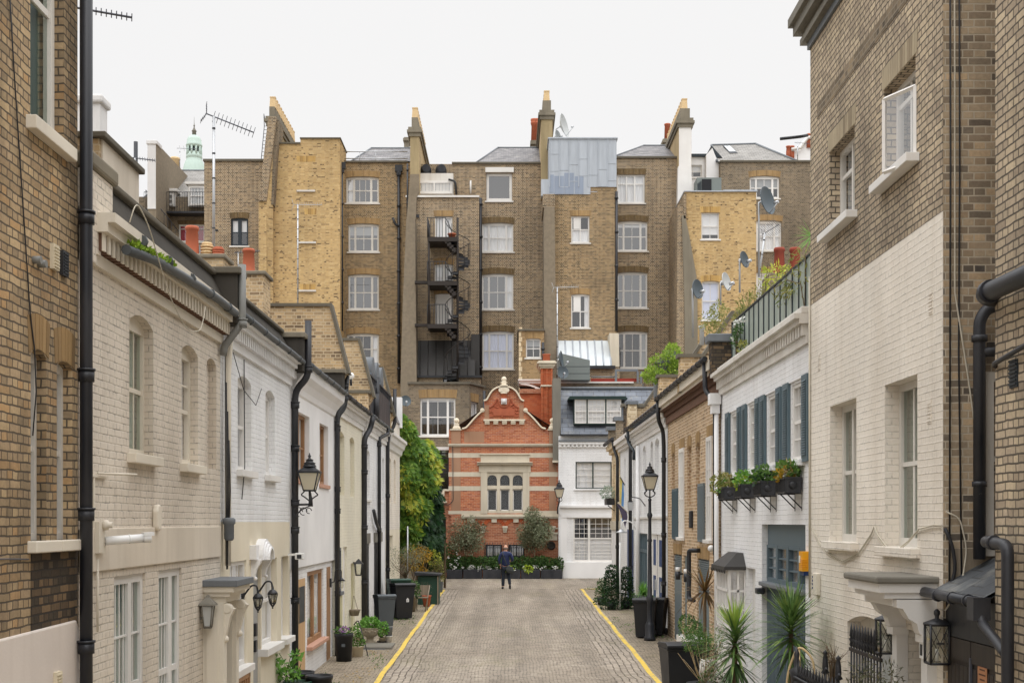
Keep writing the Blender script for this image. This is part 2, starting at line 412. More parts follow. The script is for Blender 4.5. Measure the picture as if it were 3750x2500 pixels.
t = NT('yellow_line'); n1 = t.noise(t.pos(), 9.0, 5.0, .7); n2 = t.noise(t.pos(), 1.2, 3.0); t.l(t.mix(t.ramp(t.math('ADD', t.math('MULTIPLY', n1, .7), t.math('MULTIPLY', n2, .5)), [(.6, G(0)), (.74, G(1))]), srgb(226, 194, 84), srgb(170, 154, 120)), t.p.inputs['Base Color']); t.p.inputs['Roughness'].default_value = .85
plain('notice_paper', srgb(170, 120, 84), .8, var=.06)
plain('ink', srgb(90, 60, 42), .8)
plain('white_ink', srgb(230, 230, 230), .6)
plain('red_steel', srgb(164, 58, 44), .5)
plain('skin', srgb(214, 164, 138), .55, var=.06)
plain('jacket', srgb(36, 48, 88), .5, var=.12, sc=10)
plain('trousers', srgb(34, 40, 50), .85, var=.1)
plain('shoe', (.012, .012, .013, 1), .5)
plain('bag_cloth', srgb(66, 70, 70), .8, var=.15, sc=9)
plain('hair_grey', srgb(120, 108, 98), .8)
plain('flag_yellow', srgb(228, 206, 120), .8)
plain('flag_blue', srgb(96, 148, 204), .8)
plain('flag_purple', srgb(92, 84, 104), .85, var=.12)
plain('flag_red', srgb(160, 50, 44), .8)
plain('shade_black', (.02, .02, .022, 1), .9)  # near-black colour that stands in for shade inside unlit spaces
plain('bark', srgb(104, 88, 68), .95, var=.3, sc=9, bump=.5)
plain('cane', srgb(196, 172, 130), .7, var=.15)
plain('curtain', srgb(226, 226, 226), .9, var=.06)
plain('sill_pink', srgb(196, 152, 130), .8, var=.12)
plain('blind_green', srgb(150, 154, 140), .9, var=.1)
plain('curtain_grey', srgb(156, 158, 158), .9, var=.06)
plain('curtain_red', srgb(166, 38, 70), .9, var=.1)
plain('curtain_blue', srgb(206, 212, 232), .9, var=.05)
plain('lamp_white', srgb(236, 236, 234), .3, var=.02)
plain('cable_white', srgb(196, 188, 170), .6)
plain('cable_black', (.02, .02, .022, 1), .6)
def wood(name, a, b):
 t = NT(name); v = t.mapv(t.pos(), (9, 9, .7)); nz = t.noise(v, 2.0, 6.0, .65)
 t.l(t.mix(t.ramp(nz, [(.3, G(0)), (.7, G(1))]), a, b), t.p.inputs['Base Color']); t.p.inputs['Roughness'].default_value = .55
wood('wood_oak', srgb(136, 98, 64), srgb(180, 138, 98))
wood('wood_pale', srgb(188, 148, 104), srgb(214, 178, 132))
wood('wood_grey', srgb(120, 108, 92), srgb(156, 142, 122))
wood('wood_dark', srgb(34, 28, 25), srgb(56, 48, 42))
slate('slate_roof', srgb(96, 94, 96), srgb(136, 132, 132))
slate('slate_blue', srgb(104, 110, 120), srgb(122, 128, 138), .5, .22)
slate('slate_light', srgb(128, 124, 118), srgb(150, 146, 140), .3, .2)
slate('slate_dark', srgb(62, 66, 70), srgb(92, 96, 98), .22, .3)
glass('pane', .12); glass('pane_dim', .03); glass('pane_bright', .22)
glass('pane_green', .16, srgb(200, 214, 206)); glass('lamp_glass', .12, srgb(246, 246, 240))
t = NT('frosted'); t.p.inputs['Base Color'].default_value = srgb(244, 236, 214); q_ = t.n('ShaderNodeBsdfTranslucent'); q_.inputs[0].default_value = srgb(246, 238, 216); x_ = t.n('ShaderNodeMixShader', Fac=.55); t.l(t.p.outputs[0], x_.inputs[1]); t.l(q_.outputs[0], x_.inputs[2]); t.l(x_.outputs[0], t.out.inputs[0])
t = NT('fence_glass'); t.l(t.mix(t.ramp(t.noise(t.mapv(t.pos(), (3, 3, .4)), 1.5, 5.0), [(.3, G(0)), (.75, G(1))]), srgb(150, 162, 154), srgb(186, 196, 188)), t.p.inputs['Base Color']); t.p.inputs['Roughness'].default_value = .3
tr = t.n('ShaderNodeBsdfTransparent'); tr.inputs[0].default_value = srgb(206, 220, 210); mx = t.n('ShaderNodeMixShader', Fac=.12); t.l(t.p.outputs[0], mx.inputs[1]); t.l(tr.outputs[0], mx.inputs[2]); t.l(mx.outputs[0], t.out.inputs[0])
# foliage
lf = lambda *c: [srgb(*x) for x in c]
island('leaf_vine', lf((74, 110, 46), (96, 136, 52), (124, 158, 60), (62, 94, 40), (140, 168, 64), (84, 122, 50)), .5, .3)
island('leaf_vine_yellow', lf((176, 188, 70), (196, 196, 76), (156, 178, 68), (190, 180, 70)), .5, .3)
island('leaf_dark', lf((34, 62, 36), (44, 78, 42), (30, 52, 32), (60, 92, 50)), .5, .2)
island('leaf_hedge', lf((70, 100, 50), (54, 82, 42), (92, 122, 62), (46, 70, 40)), .45, .2)
island('leaf_olive', lf((120, 128, 98), (140, 146, 116), (98, 106, 78), (160, 164, 138), (110, 114, 82)), .55, .2)
island('leaf_amber', lf((176, 136, 40), (196, 158, 56), (150, 116, 40), (168, 150, 60)), .55, .3)
island('leaf_bright', lf((150, 176, 66), (130, 160, 56), (170, 190, 84), (100, 134, 48)), .5, .3)
island('leaf_mid', lf((84, 120, 56), (104, 142, 66), (66, 96, 46), (124, 158, 80)), .5, .3)
island('leaf_lime', lf((170, 196, 60), (190, 208, 76)), .5, .3)
island('leaf_roof', lf((128, 134, 72), (150, 150, 84), (104, 112, 62), (160, 150, 84), (96, 120, 60)), .6, .3)
island('leaf_yucca', lf((92, 122, 66), (114, 144, 80), (76, 106, 58), (140, 160, 90)), .4, .15)
island('leaf_yucca_dark', lf((66, 90, 56), (84, 110, 68), (56, 78, 48)), .4, .15)
island('leaf_yucca_new', lf((170, 190, 90), (150, 178, 84)), .4, .15)
island('leaf_red', lf((110, 84, 50), (132, 100, 58), (94, 76, 46), (120, 104, 62)), .4, .1)
island('leaf_silver', lf((150, 168, 150), (172, 188, 172), (130, 150, 134)), .6, .2)
island('leaf_fern', lf((110, 160, 70), (130, 176, 84), (90, 140, 60)), .5, .3)
island('leaf_moss', lf((120, 150, 40), (140, 168, 50), (100, 130, 40)), .8, .2)
island('leaf_dull', lf((86, 88, 62), (104, 104, 76), (70, 74, 54), (120, 112, 84)), .6, .2)
island('petal_white', lf((236, 236, 230), (226, 226, 222)), .6, .2)
island('petal_red', lf((180, 24, 40), (200, 40, 60)), .6, .2)
island('petal_mauve', lf((176, 120, 190), (196, 140, 206)), .6, .2)

# ------------------------------------------------------------------ building helpers
def wall(mb, fr, u0, u1, v0, v1, holes=(), thick=.2, back=0, top=True):
 us = sorted({u0, u1} | {q for h in holes for q in h[:2]}); vs = sorted({v0, v1} | {q for h in holes for q in h[2:4]})
 us = [u for u in us if u0 - 1e-6 <= u <= u1 + 1e-6]; vs = [v for v in vs if v0 - 1e-6 <= v <= v1 + 1e-6]
 for a, b in zip(us, us[1:]):
  for c, d in zip(vs, vs[1:]):
   m, n = (a + b) / 2, (c + d) / 2
   if any(h[0] < m < h[1] and h[2] < n < h[3] for h in holes): continue
   mb.poly([fr(a, c), fr(b, c), fr(b, d), fr(a, d)])
 for h in holes:
  a, b, c, d = h[:4]; ri = h[4] if len(h) > 4 else 0
  mb.poly([fr(a, c), fr(a, d - ri), fr(a, d - ri, -thick), fr(a, c, -thick)])
  mb.poly([fr(b, c), fr(b, c, -thick), fr(b, d - ri, -thick), fr(b, d - ri)])
  mb.poly([fr(a, c), fr(a, c, -thick), fr(b, c, -thick), fr(b, c)])
  n = 10 if ri else 1
  cv = [(a + (b - a) * i / n, d - ri + (ri * (1 - (2 * i / n - 1) ** 2) if ri else 0)) for i in range(n + 1)]
  for p, q in zip(cv, cv[1:]):
   mb.poly([fr(p[0], p[1]), fr(q[0], q[1]), fr(q[0], q[1], -thick), fr(p[0], p[1], -thick)])
   if ri: mb.poly([fr(p[0], p[1]), fr(q[0], q[1]), fr(q[0], d), fr(p[0], d)])
 if back:
  mb.poly([fr(u0, v0), fr(u0, v1), fr(u0, v1, -back), fr(u0, v0, -back)])
  mb.poly([fr(u1, v0), fr(u1, v0, -back), fr(u1, v1, -back), fr(u1, v1)])
  mb.poly([fr(u0, v0, -back), fr(u0, v1, -back), fr(u1, v1, -back), fr(u1, v0, -back)])
  if top: mb.poly([fr(u0, v1), fr(u1, v1), fr(u1, v1, -back), fr(u0, v1, -back)])
 return mb
def curtain(fr, a, b, c, d, w, n=None, amp=.02):
 mb = MB(); n = n or max(6, int((b - a) / .05))
 p = [(a + (b - a) * i / n, w + amp * math.sin(i * 1.7 + a * 3)) for i in range(n + 1)]
 for q, r in zip(p, p[1:]): mb.poly([fr(q[0], c, q[1]), fr(r[0], c, r[1]), fr(r[0], d, r[1]), fr(q[0], d, q[1])], True)
 return mb
def window(root, fr, s):
 a, b, c, d = s['r'][:4]; ri = s['r'][4] if len(s['r']) > 4 else 0
 k = s.get('kind', 'tri'); t = s.get('t', .085 if k == 'tri' else .06); rev = s.get('rev', .1); fm = s.get('mat', 'trim_white')
 a += .002; b -= .002; c += .002; d -= .002
 w0, w1 = -rev - .07, -rev
 v, h = s.get('v'), s.get('h')
 if v is None or h is None:
  v_, h_ = {'tri': ([(.19, .11), (.81, .11), (.5, .03)], [(.5, .055)]), 'sash': ([(.5, .03)], [(.5, .05)]),
    'plain': ([], []), 'pair': ([(.5, .08)], []), 'sash0': ([], [(.5, .05)])}.get(k, ([], []))
  v = v_ if v is None else v; h = h_ if h is None else h
 if 'nx' in s:
  v = [(i / s['nx'], .022) for i in range(1, s['nx'])]; h = [(i / s['ny'], .05 if (s['ny'] % 2 == 0 and i == s['ny'] // 2) else .022) for i in range(1, s['ny'])]
 m = MB()
 if k == 'recess':
  m.box(a, b, c, d, w0, w1, fr); return m.build(s.get('name', 'blind_recess'), fm, root)
 m.box(a, a + t, c, d, w0, w1, fr); m.box(b - t, b, c, d, w0, w1, fr)
 m.box(a + t, b - t, c, c + t * 1.25, w0, w1, fr); m.box(a + t, b - t, d - t - ri, d, w0, w1 - .002, fr)
 e = b - a - 2 * t; g = d - c - 2.25 * t - ri
 for f, th in v:
  x = a + t + e * f; q = .012 if th > .05 else -.012
  m.box(x - th / 2, x + th / 2, c + t * 1.25, d - t - ri, w0 + .01 if th > .05 else w1 - .04, w1 - .012 + q, fr)
 for f, th in h:
  y = c + t * 1.25 + g * f
  m.box(a + t, b - t, y - th / 2, y + th / 2, w0 + .012 if th > .045 else w1 - .042, w1 - .016, fr)
 o = m.build(s.get('name', 'window'), fm, root)
 pm = MB(); pw = w1 - .034; pm.poly([fr(a + t * .5, c + t * .5, pw), fr(b - t * .5, c + t * .5, pw), fr(b - t * .5, d - t * .5 - ri, pw), fr(a + t * .5, d - t * .5 - ri, pw)]); pm.build('pane', s.get('pane', 'pane'), o)
 cu = s.get('cu')
 if cu != 'full': q = w0 - .05; rm = MB(); A_ = [(a, c), (b, c), (b, d), (a, d)]; rm.poly([fr(*p, q - .5) for p in A_]); [rm.poly([fr(*A_[i], q), fr(*A_[(i + 1) % 4], q), fr(*A_[(i + 1) % 4], q - .5), fr(*A_[i], q - .5)]) for i in range(4)]; rm.build('blackout_backing', 'shade_black', o)  # added black-out box: the room's shade is put into its colour
 if cu:
  cm = s.get('cm', 'curtain'); wd = w0 - .024
  if cu == 'full': curtain(fr, a, b, c, d, wd).build('curtain', cm, o)
  if cu in ('sides', 'left'): curtain(fr, a, a + (b - a) * .27, c, d, wd).build('curtain', cm, o)
  if cu in ('sides', 'right'): curtain(fr, b - (b - a) * .27, b, c, d, wd).build('curtain', cm, o)
  if cu == 'blind': MB().box(a, b, c + (d - c) * s.get('bl', .45), d, wd - .01, wd, fr).build('blind', cm, o)
  if cu == 'half': curtain(fr, a, b, c, c + (d - c) * .5, wd).build('curtain', cm, o)
  if cu == 'low': MB().box(a, b, c, c + (d - c) * s.get('bl', .5), wd - .01, wd, fr).build('blind', cm, o)
 if s.get('sill', True):
  sp = s.get('sp', .06); sh = s.get('sh', .075)
  MB().box(a - s.get('sx', .08), b + s.get('sx', .08), c - sh, c + .004, -rev - .02, sp, fr).build('sill', s.get('smat', fm), o, bev=.008)
 return o
def arch(root, fr, a, b, d, ri, h=.22, mat='voussoir', n=None):
 m = MB(); n = n or max(6, int((b - a + .1) / .078)); a -= .05; b += .05
 mid = (a + b) / 2
 for i in range(n):
  u0 = a + (b - a) * i / n + .005; u1 = a + (b - a) * (i + 1) / n - .005
  f = lambda u: d - ri + ri * (1 - (2 * (u - a) / (b - a) - 1) ** 2) + .006
  k = .22 * h / (b - a)
  g = lambda u: mid + (u - mid) * (1 + k)
  m.prism([(u0, f(u0)), (u1, f(u1)), (g(u1), f(u1) + h), (g(u0), f(u0) + h)], -.02, .005, fr)
 return m.build('window_arch', mat, root)
def front(root, fr, u0, u1, v0, v1, specs, mat, back=2.5, name='wall', thick=.22, arches=None, ah=.22):
 m = MB(); wall(m, fr, u0, u1, v0, v1, [s['r'] for s in specs], thick, back)
 o = m.build(name, mat, root)
 for s in specs:
  if s.get('kind') != 'hole': window(root, fr, s)
  if arches and s.get('arch', True):
   r = s['r']; arch(root, fr, r[0], r[1], r[3], r[4] if len(r) > 4 else 0, ah, arches)
 return o
def W(px0, px1, py0, py1, d, kind='tri', ri=0, **k):
 return dict(r=(X(px0, d), X(px1, d), Z(py1, d), Z(py0, d), ri), kind=kind, **k)
def pipe(root, pts, r=.05, mat='black_iron', collars=(), name='drainpipe', n=10):
 m = MB(); m.tube(pts, r, n)
 for c in collars: m.tube([(c[0], c[1], c[2] - .05), (c[0], c[1], c[2] + .05)], r * 1.28, n); m.tube([(c[0], c[1], c[2] + .05), (c[0], c[1], c[2] + .07)], r * 1.45, n)
 return m.build(name, mat, root)
def bend(pts, r=.1, n=4):
 pts = [Vector(p) for p in pts]; out = [pts[0]]
 for a, b, c in zip(pts, pts[1:], pts[2:]):
  d1 = (a - b); d2 = (c - b); q = min(r, d1.length * .45, d2.length * .45)
  p0 = b + d1.normalized() * q; p1 = b + d2.normalized() * q
  for i in range(n + 1):
   s = i / n; out.append(p0 * (1 - s) ** 2 + b * 2 * s * (1 - s) + p1 * s * s)
 out.append(pts[-1]); return out
def dentils(root, fr, u0, u1, zl, mat, z2=.17, step=.15, wd=.075, p=.09, top=.16, name='cornice', gap=None):
 m = MB(); g_ = MB()
 m.box(u0, u1, zl - .12, zl, -.05, .05, fr)
 n = int((u1 - u0) / step)
 for i in range(n):
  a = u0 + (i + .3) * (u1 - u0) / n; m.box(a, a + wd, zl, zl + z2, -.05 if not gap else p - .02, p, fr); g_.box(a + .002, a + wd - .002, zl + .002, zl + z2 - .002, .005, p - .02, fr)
 m.box(u0, u1, zl, zl + z2, -.05, .004, fr)
 m.box(u0, u1, zl + z2, zl + z2 + top * .5, -.05, p + .05, fr); m.box(u0, u1, zl + z2 + top * .5, zl + z2 + top, -.05, p + .12, fr)
 o = m.build(name, mat, root)
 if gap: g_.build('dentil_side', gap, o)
 return o
def gutter(root, fr, u0, u1, z, w, mat='black_iron', r=.06, brk=.9, name='gutter', sag=0.0):
 m = MB(); k = max(2, int((u1 - u0) / brk)); pts = []
 for i in range(k + 1):
  f = i / k; pts.append(fr(u0 + (u1 - u0) * f, z - sag * (1 - f) ** 3 + .008 * math.sin(i * 2.1), w))
 m.tube(pts, r, 8)
 for i in range(k):
  p = fr(u0 + (u1 - u0) * (i + .5) / k, z, w) ; q = fr(u0 + (u1 - u0) * (i + .5) / k + .06, z, w)
  m.tube([p, q], r * 1.22, 8)
 return m.build(name, mat, root)
# ------------------------------------------------------------------ foliage helpers
def leaf(mb, p, d, nrm, L, wd, fold=.0):
 p = Vector(p); d = d.normalized(); s = d.cross(nrm)
 if s.length < 1e-4: s = d.orthogonal()
 s.normalize(); mid = p + d * L * .45
 mb.poly([p, mid + s * wd / 2, p + d * L, mid - s * wd / 2])
def rv():
 while True:
  v = Vector((R.uniform(-1, 1), R.uniform(-1, 1), R.uniform(-1, 1)))
  if .05 < v.length < 1: return v
def cloud(mb, c, r, n, L=.08, wd=.035, droop=0.0, shell=.55, up=0.0):
 c = Vector(c); r = Vector(r if isinstance(r, (tuple, list)) else (r, r, r))
 for _ in range(n):
  v = rv(); q = v.length; v = v.normalized() * (shell + (1 - shell) * q if R.random() < .75 else q)
  p = c + Vector((v.x * r.x, v.y * r.y, v.z * r.z))
  d = (v * .6 + rv() + Vector((0, 0, up - droop)))
  s = R.uniform(.7, 1.3)
  leaf(mb, p, d, rv(), L * s, wd * s)
def lumpy(mb, c, r, n, k=9, **kw):
 c = Vector(c); r = Vector(r)
 for i in range(k):
  v = rv(); p = c + Vector((v.x * r.x, v.y * r.y, v.z * r.z)) * .75
  cloud(mb, p, tuple(r * R.uniform(.3, .5)), n // k, **kw)
def plant(name, label, cat, loc, leaves, group=None, stems=None, stemmat='bark'):
 o = thing(name, label, cat, loc, group)
 for nm, mat, mb in leaves: mb.build(nm, mat, o)
 if stems: stems.build('stem', stemmat, o)
 return o
# ------------------------------------------------------------------ world, camera, light
w = bpy.data.worlds.new('World'); S.world = w; w.use_nodes = True
nt = w.node_tree; bg = nt.nodes['Background']
sky = nt.nodes.new('ShaderNodeTexSky'); sky.sky_type = 'NISHITA'; sky.sun_disc = False
sky.sun_elevation = math.radians(52); sky.sun_rotation = math.radians(182)
sky.air_density = 1.0; sky.dust_density = 4.0
hs = nt.nodes.new('ShaderNodeHueSaturation'); hs.inputs['Saturation'].default_value = .12; nt.links.new(sky.outputs[0], hs.inputs['Color'])
tc = nt.nodes.new('ShaderNodeTexCoord'); sx = nt.nodes.new('ShaderNodeSeparateXYZ'); nt.links.new(tc.outputs['Generated'], sx.inputs[0])
rp = nt.nodes.new('ShaderNodeValToRGB'); nt.links.new(sx.outputs['Z'], rp.inputs[0])
e = rp.color_ramp.elements; e[0].position = 0; e[0].color = (.93, .925, .925, 1); e[1].position = .42; e[1].color = (.945, .94, .94, 1)
e2 = e.new(.62); e2.color = (1.7, 1.7, 1.72, 1); e3 = e.new(1.0); e3.color = (3.2, 3.2, 3.25, 1)
sc_ = nt.nodes.new('ShaderNodeMix'); sc_.data_type = 'RGBA'; sc_.blend_type = 'MULTIPLY'; sc_.inputs[0].default_value = 1.0
nt.links.new(hs.outputs[0], sc_.inputs[6]); sc_.inputs[7].default_value = (.1, .1, .1, 1)
mxw = nt.nodes.new('ShaderNodeMix'); mxw.data_type = 'RGBA'; mxw.inputs[0].default_value = .96   # overcast cloud deck over the sky
nt.links.new(sc_.outputs[2], mxw.inputs[6])
nz = nt.nodes.new('ShaderNodeTexNoise'); nz.inputs['Scale'].default_value = 2.2; nz.inputs['Detail'].default_value = 4
mp = nt.nodes.new('ShaderNodeMapping'); mp.inputs['Scale'].default_value = (1, 1, 2.2); nt.links.new(tc.outputs['Generated'], mp.inputs[0]); nt.links.new(mp.outputs[0], nz.inputs['Vector'])
mr = nt.nodes.new('ShaderNodeMapRange'); mr.inputs[3].default_value = .975; mr.inputs[4].default_value = 1.02; nt.links.new(nz.outputs[0], mr.inputs[0])
m2 = nt.nodes.new('ShaderNodeMix'); m2.data_type = 'RGBA'; m2.blend_type = 'MULTIPLY'; m2.inputs[0].default_value = 1.0
nt.links.new(rp.outputs[0], m2.inputs[6]); nt.links.new(mr.outputs[0], m2.inputs[7])
nt.links.new(m2.outputs[2], mxw.inputs[7]); nt.links.new(mxw.outputs[2], bg.inputs[0]); bg.inputs[1].default_value = 1.0
sl = bpy.data.lights.new('sun', 'SUN'); sl.energy = .9; sl.angle = math.radians(60); sl.color = (1, .985, .965)
so = bpy.data.objects.new('sun', sl); C.objects.link(so)
az, el = math.radians(182), math.radians(58)
dv = Vector((math.sin(az) * math.cos(el), math.cos(az) * math.cos(el), math.sin(el)))
so.rotation_euler = dv.to_track_quat('Z', 'Y').to_euler(); so.location = dv * 60
cam = bpy.data.cameras.new('camera'); co = bpy.data.objects.new('camera', cam); C.objects.link(co); S.camera = co
co.location = (0, 0, CZ); co.rotation_euler = (math.pi / 2, 0, 0)
cam.sensor_width = 36; cam.lens = F / 2352 * 36; cam.shift_x = (1176 - CX) / 2352; cam.shift_y = (HY - 784) / 2352
cam.clip_start = .1; cam.clip_end = 3000
S.view_settings.view_transform = 'Standard'; S.view_settings.look = 'None'; S.view_settings.exposure = 0.0; S.view_settings.gamma = 1
S.cycles.max_bounces = 6; S.cycles.diffuse_bounces = 3; S.cycles.glossy_bounces = 3; S.cycles.transparent_max_bounces = 10
# ------------------------------------------------------------------ ground
def setts(name, bw, bh, rot, a, b, c, moss=.6):
 t = NT(name); uv = t.uv()
 if rot: uv = t.mapv(uv, rot=(0, 0, math.pi / 2))
 w1 = wob(t, uv, .16, 1.1); w2 = wob(t, w1, .05, 7.0)
 k = t.n('ShaderNodeTexBrick', **{'Scale': 1.0, 'Mortar Size': .014, 'Mortar Smooth': .45, 'Brick Width': bw, 'Row Height': bh})
 k.inputs['Color1'].default_value = G(0); k.inputs['Color2'].default_value = G(1); t.l(w2, k.inputs['Vector'])
 col = t.ramp(k.outputs['Color'], [(0, a), (.5, b), (1, c)])
 fine = t.noise(t.pos(), 34.0, 4.0)
 col = t.mix(.5, col, t.mix(fine, G(.6), G(1.35)), 'MULTIPLY')
 mz = t.noise(t.mapv(t.pos(), (1, .5, 1)), .7, 6.0, .7)
 mos = t.ramp(mz, [(.54, G(0)), (.7, G(1))])
 joint = t.mix(t.math('MULTIPLY', mos, moss), srgb(74, 66, 56), srgb(112, 116, 46))
 gap = t.noise(t.pos(), 5.0, 3.0)
 jf = t.math('MULTIPLY', k.outputs['Fac'], t.ramp(gap, [(.35, G(.35)), (.6, G(1))]))
 col = t.mix(jf, col, joint)
 col = t.mix(t.math('MULTIPLY', mos, moss * .28), col, srgb(118, 114, 62))
 dz = t.noise(t.pos(), .32, 5.0, .6)
 col = t.mix(t.math('MULTIPLY', t.ramp(dz, [(.4, G(0)), (.7, G(1))]), .5), col, srgb(120, 108, 92))
 tw = t.noise(t.mapv(t.pos(), (1.3, .12, 1)), 1.0, 3.0); col = t.mix(1.0, col, t.ramp(tw, [(.35, G(.74)), (.62, G(1.05))]), 'MULTIPLY')
 t.l(col, t.p.inputs['Base Color']); t.p.inputs['Specular IOR Level'].default_value = .3
 t.l(t.math('ADD', t.math('MULTIPLY', fine, .25), .52), t.p.inputs['Roughness'])
 t.bump(t.math('SUBTRACT', t.math('MULTIPLY', fine, .5), t.math('MULTIPLY', k.outputs['Fac'], 1.5)), .9, .014)
setts('setts_road', .15, .09, False, srgb(172, 160, 143), srgb(190, 177, 160), srgb(150, 139, 126), .55)
setts('setts_side', .17, .11, False, srgb(164, 151, 130), srgb(178, 164, 143), srgb(146, 134, 115), 1.0)
setts('setts_channel', .24, .14, True, srgb(172, 160, 144), srgb(186, 173, 157), srgb(154, 143, 130), .6)
def strip(x0, x1, y0, y1, dz, n=1, wavy=0.0):
 m = MB(); ys = [y0 + (y1 - y0) * i / 60 for i in range(61)]; ys = sorted(set(ys) | {58.0} if y0 < 58 < y1 else set(ys))
 for a, b in zip(ys, ys[1:]):
  o0 = wavy * math.sin(a * .9) + wavy * .7 * math.sin(a * 2.3 + 1); o1 = wavy * math.sin(b * .9) + wavy * .7 * math.sin(b * 2.3 + 1)
  for i in range(n):
   p = x0 + (x1 - x0) * i / n; q = x0 + (x1 - x0) * (i + 1) / n
   m.poly([(p + o0, a, gz(a) + dz), (q + o0, a, gz(a) + dz), (q + o1, b, gz(b) + dz), (p + o1, b, gz(b) + dz)])
 return m
g = MB()
for a, b in ((-60, 0), (0, 58), (58, 120), (120, 900)):
 g.poly([(-700, a, gz(a)), (700, a, gz(a)), (700, b, gz(b)), (-700, b, gz(b))])
struct(g.build('ground', 'setts_side'))
struct(strip(-2.0, 2.25, 2, 57.5, .004).build('road', 'setts_road'))
struct(strip(-2.66, -1.9, 2, 50.4, .008, 1).build('paving', 'setts_channel'))
struct(strip(2.1, 3.02, 2, 50.6, .008, 1).build('paving', 'setts_channel'))
struct(strip(-2.9, 6.5, 50.7, 57.3, .006).build('paving', 'setts_road'))
struct(strip(-2.63, -2.52, 3, 50.3, .014, 1, .012).build('road_marking', 'yellow_line'))
m = strip(2.88, 2.99, 3, 50.8, .014, 1, .012)
m.box(2.86, 4.2, 50.7, 50.82, gz(50.7) + .014, gz(50.7) + .018)
struct(m.build('road_marking', 'yellow_line'))
# weeds growing in the joints
mb = MB()
for _ in range(900):
 y = R.uniform(20, 52); sd = R.choice((-1, -1, 1))
 x = -R.uniform(2.75, 3.95) if sd < 0 else R.uniform(3.05, 4.2)
 if math.sin(x * 3 + y * .8) + math.sin(y * .37 + sd) < .55: continue
 for _ in range(4): leaf(mb, (x + R.uniform(-.1, .1), y + R.uniform(-.15, .15), gz(y) + .01), Vector((R.uniform(-1, 1), R.uniform(-1, 1), R.uniform(.3, 1.1))), rv(), R.uniform(.03, .08), .02)
struct(mb.build('weeds', 'leaf_mid'), 'stuff')
mb = MB()
for _ in range(500):
 y = R.uniform(22, 30); x = -R.uniform(2.8, 3.9)
 if math.sin(x * 4) + math.sin(y * 1.3) < .1: continue
 leaf(mb, (x, y, gz(y) + .016), Vector((R.uniform(-1, 1), R.uniform(-1, 1), .12)), Vector((0, 0, 1)), R.uniform(.04, .08), .035)
struct(mb.build('fallen_leaves', 'leaf_amber'), 'stuff')
m = MB(); y = 30.2; m.box(-3.55, -2.95, y, y + .45, gz(y) - .02, gz(y) + .012)
for i in range(6): m.box(-3.52, -2.98, y + .04 + i * .07, y + .07 + i * .07, gz(y) + .012, gz(y) + .017)
tag(m.build('drain_cover', 'lead', None, loc=(-3.25, y, gz(y))), 'grey metal drain cover set in the cobbles by the stone step', 'drain cover')
# ================================================================== LEFT ROW
fl = FL(WL)
def LW(px0, px1, z0, z1, kind='sash', ri=0.0, w=WL, **k): return dict(r=(Y(px0, w), Y(px1, w), z0, z1, ri), kind=kind, **k)
# near yellow stock brick building
h0 = thing('brick_building', 'soot streaked yellow brick building with a thick black drainpipe at its corner', 'building', (-4, 9, 0))
specs = [dict(r=(10.56, 11.36, 6.93, 9.6, 0), kind='sash0', rev=.085, h=[(.42, .06)], mat='trim_old', t=.09, cu='full', cm='curtain_grey', sp=.09, sh=.11, sx=.1, smat='trim_beige', arch=False, pane='pane_green'),
         dict(r=(10.57, 10.93, 3.4, 5.02, .05), kind='sash0', rev=.085, mat='trim_old', t=.05, sill=False),
         dict(r=(11.18, 11.58, 3.4, 5.0, .05), kind='sash0', rev=.085, mat='trim_old', t=.05, sill=False)]
front(h0, fl, 5.0, 11.72, -.3, 12.5, specs, 'stock_near', back=5, thick=.16)
MB().box(10.5, 11.1, 3.3, 3.4, -.09, .08, fl).box(11.105, 11.69, 3.3, 3.4, -.09, .08, fl).build('window_sill', 'trim_beige', h0, bev=.01)
for a, b, t_ in ((10.57, 10.93, 5.02), (11.18, 11.58, 5.0)): arch(h0, fl, a, b, t_, .05, .3, 'voussoir')
m = MB(); m.poly([fl(10.57, 2.6, .004), fl(11.71, 2.62, .004), fl(11.71, 3.29, .004), fl(10.57, 3.29, .004)]); m.build('sooty_brickwork', 'stock_soot', h0)
m = MB(); m.prism([(5, -.3), (11.68, -.3), (11.68, 2.55), (11.6, 2.66), (5, 2.6)], 0, .035, fl); m.build('plinth', 'plinth_render', h0, bev=.02)
pipe(h0, [(-3.89, 11.63, -.2), (-3.89, 11.63, 12.5)], .058, 'black_paint', [(-3.89, 11.63, z) for z in (6.35, 4.9, 3.62, 2.4)], n=14)
m = MB()
for px, py in ((76, 597), (88, 606)):
 y = Y(px, 4.0); z = Z(py, y); m.tube([(-4.02, y, z), (-3.93, y, z)], .034, 12)
m.build('overflow_pipe', 'grey_plastic', h0)
for (px, z, mt) in ((121, 5.88, 'cream_pot'), (143, 5.87, 'black_paint'), (120, 2.14, 'cream_pot')):
 y = Y(px, 4.0); m = MB(); m.box(y - .07, y + .07, z - .11, z + .11, 0, .035 + (.03 if z < 3 else 0), fl)
 for i in range(7): m.box(y - .055, y + .055, z - .09 + i * .028, z - .077 + i * .028, .035, .045 + (.03 if z < 3 else 0), fl)
 m.build('air_vent', mt, h0)
m = MB(); m.tube([fl(Y(px, 4), Z(py, Y(px, 4)), .012) for px, py in ((18, -30), (28, 150), (50, 480), (66, 720), (76, 800), (80, 900), (72, 1000))], .006, 6); m.build('cable', 'cable_black', h0)
m = MB(); m.tube([fl(9.2, 3.0, .01), fl(9.9, 3.27, .01), fl(10.5, 3.25, .01)], .006, 6); m.build('cable', 'aerial_dark', h0)

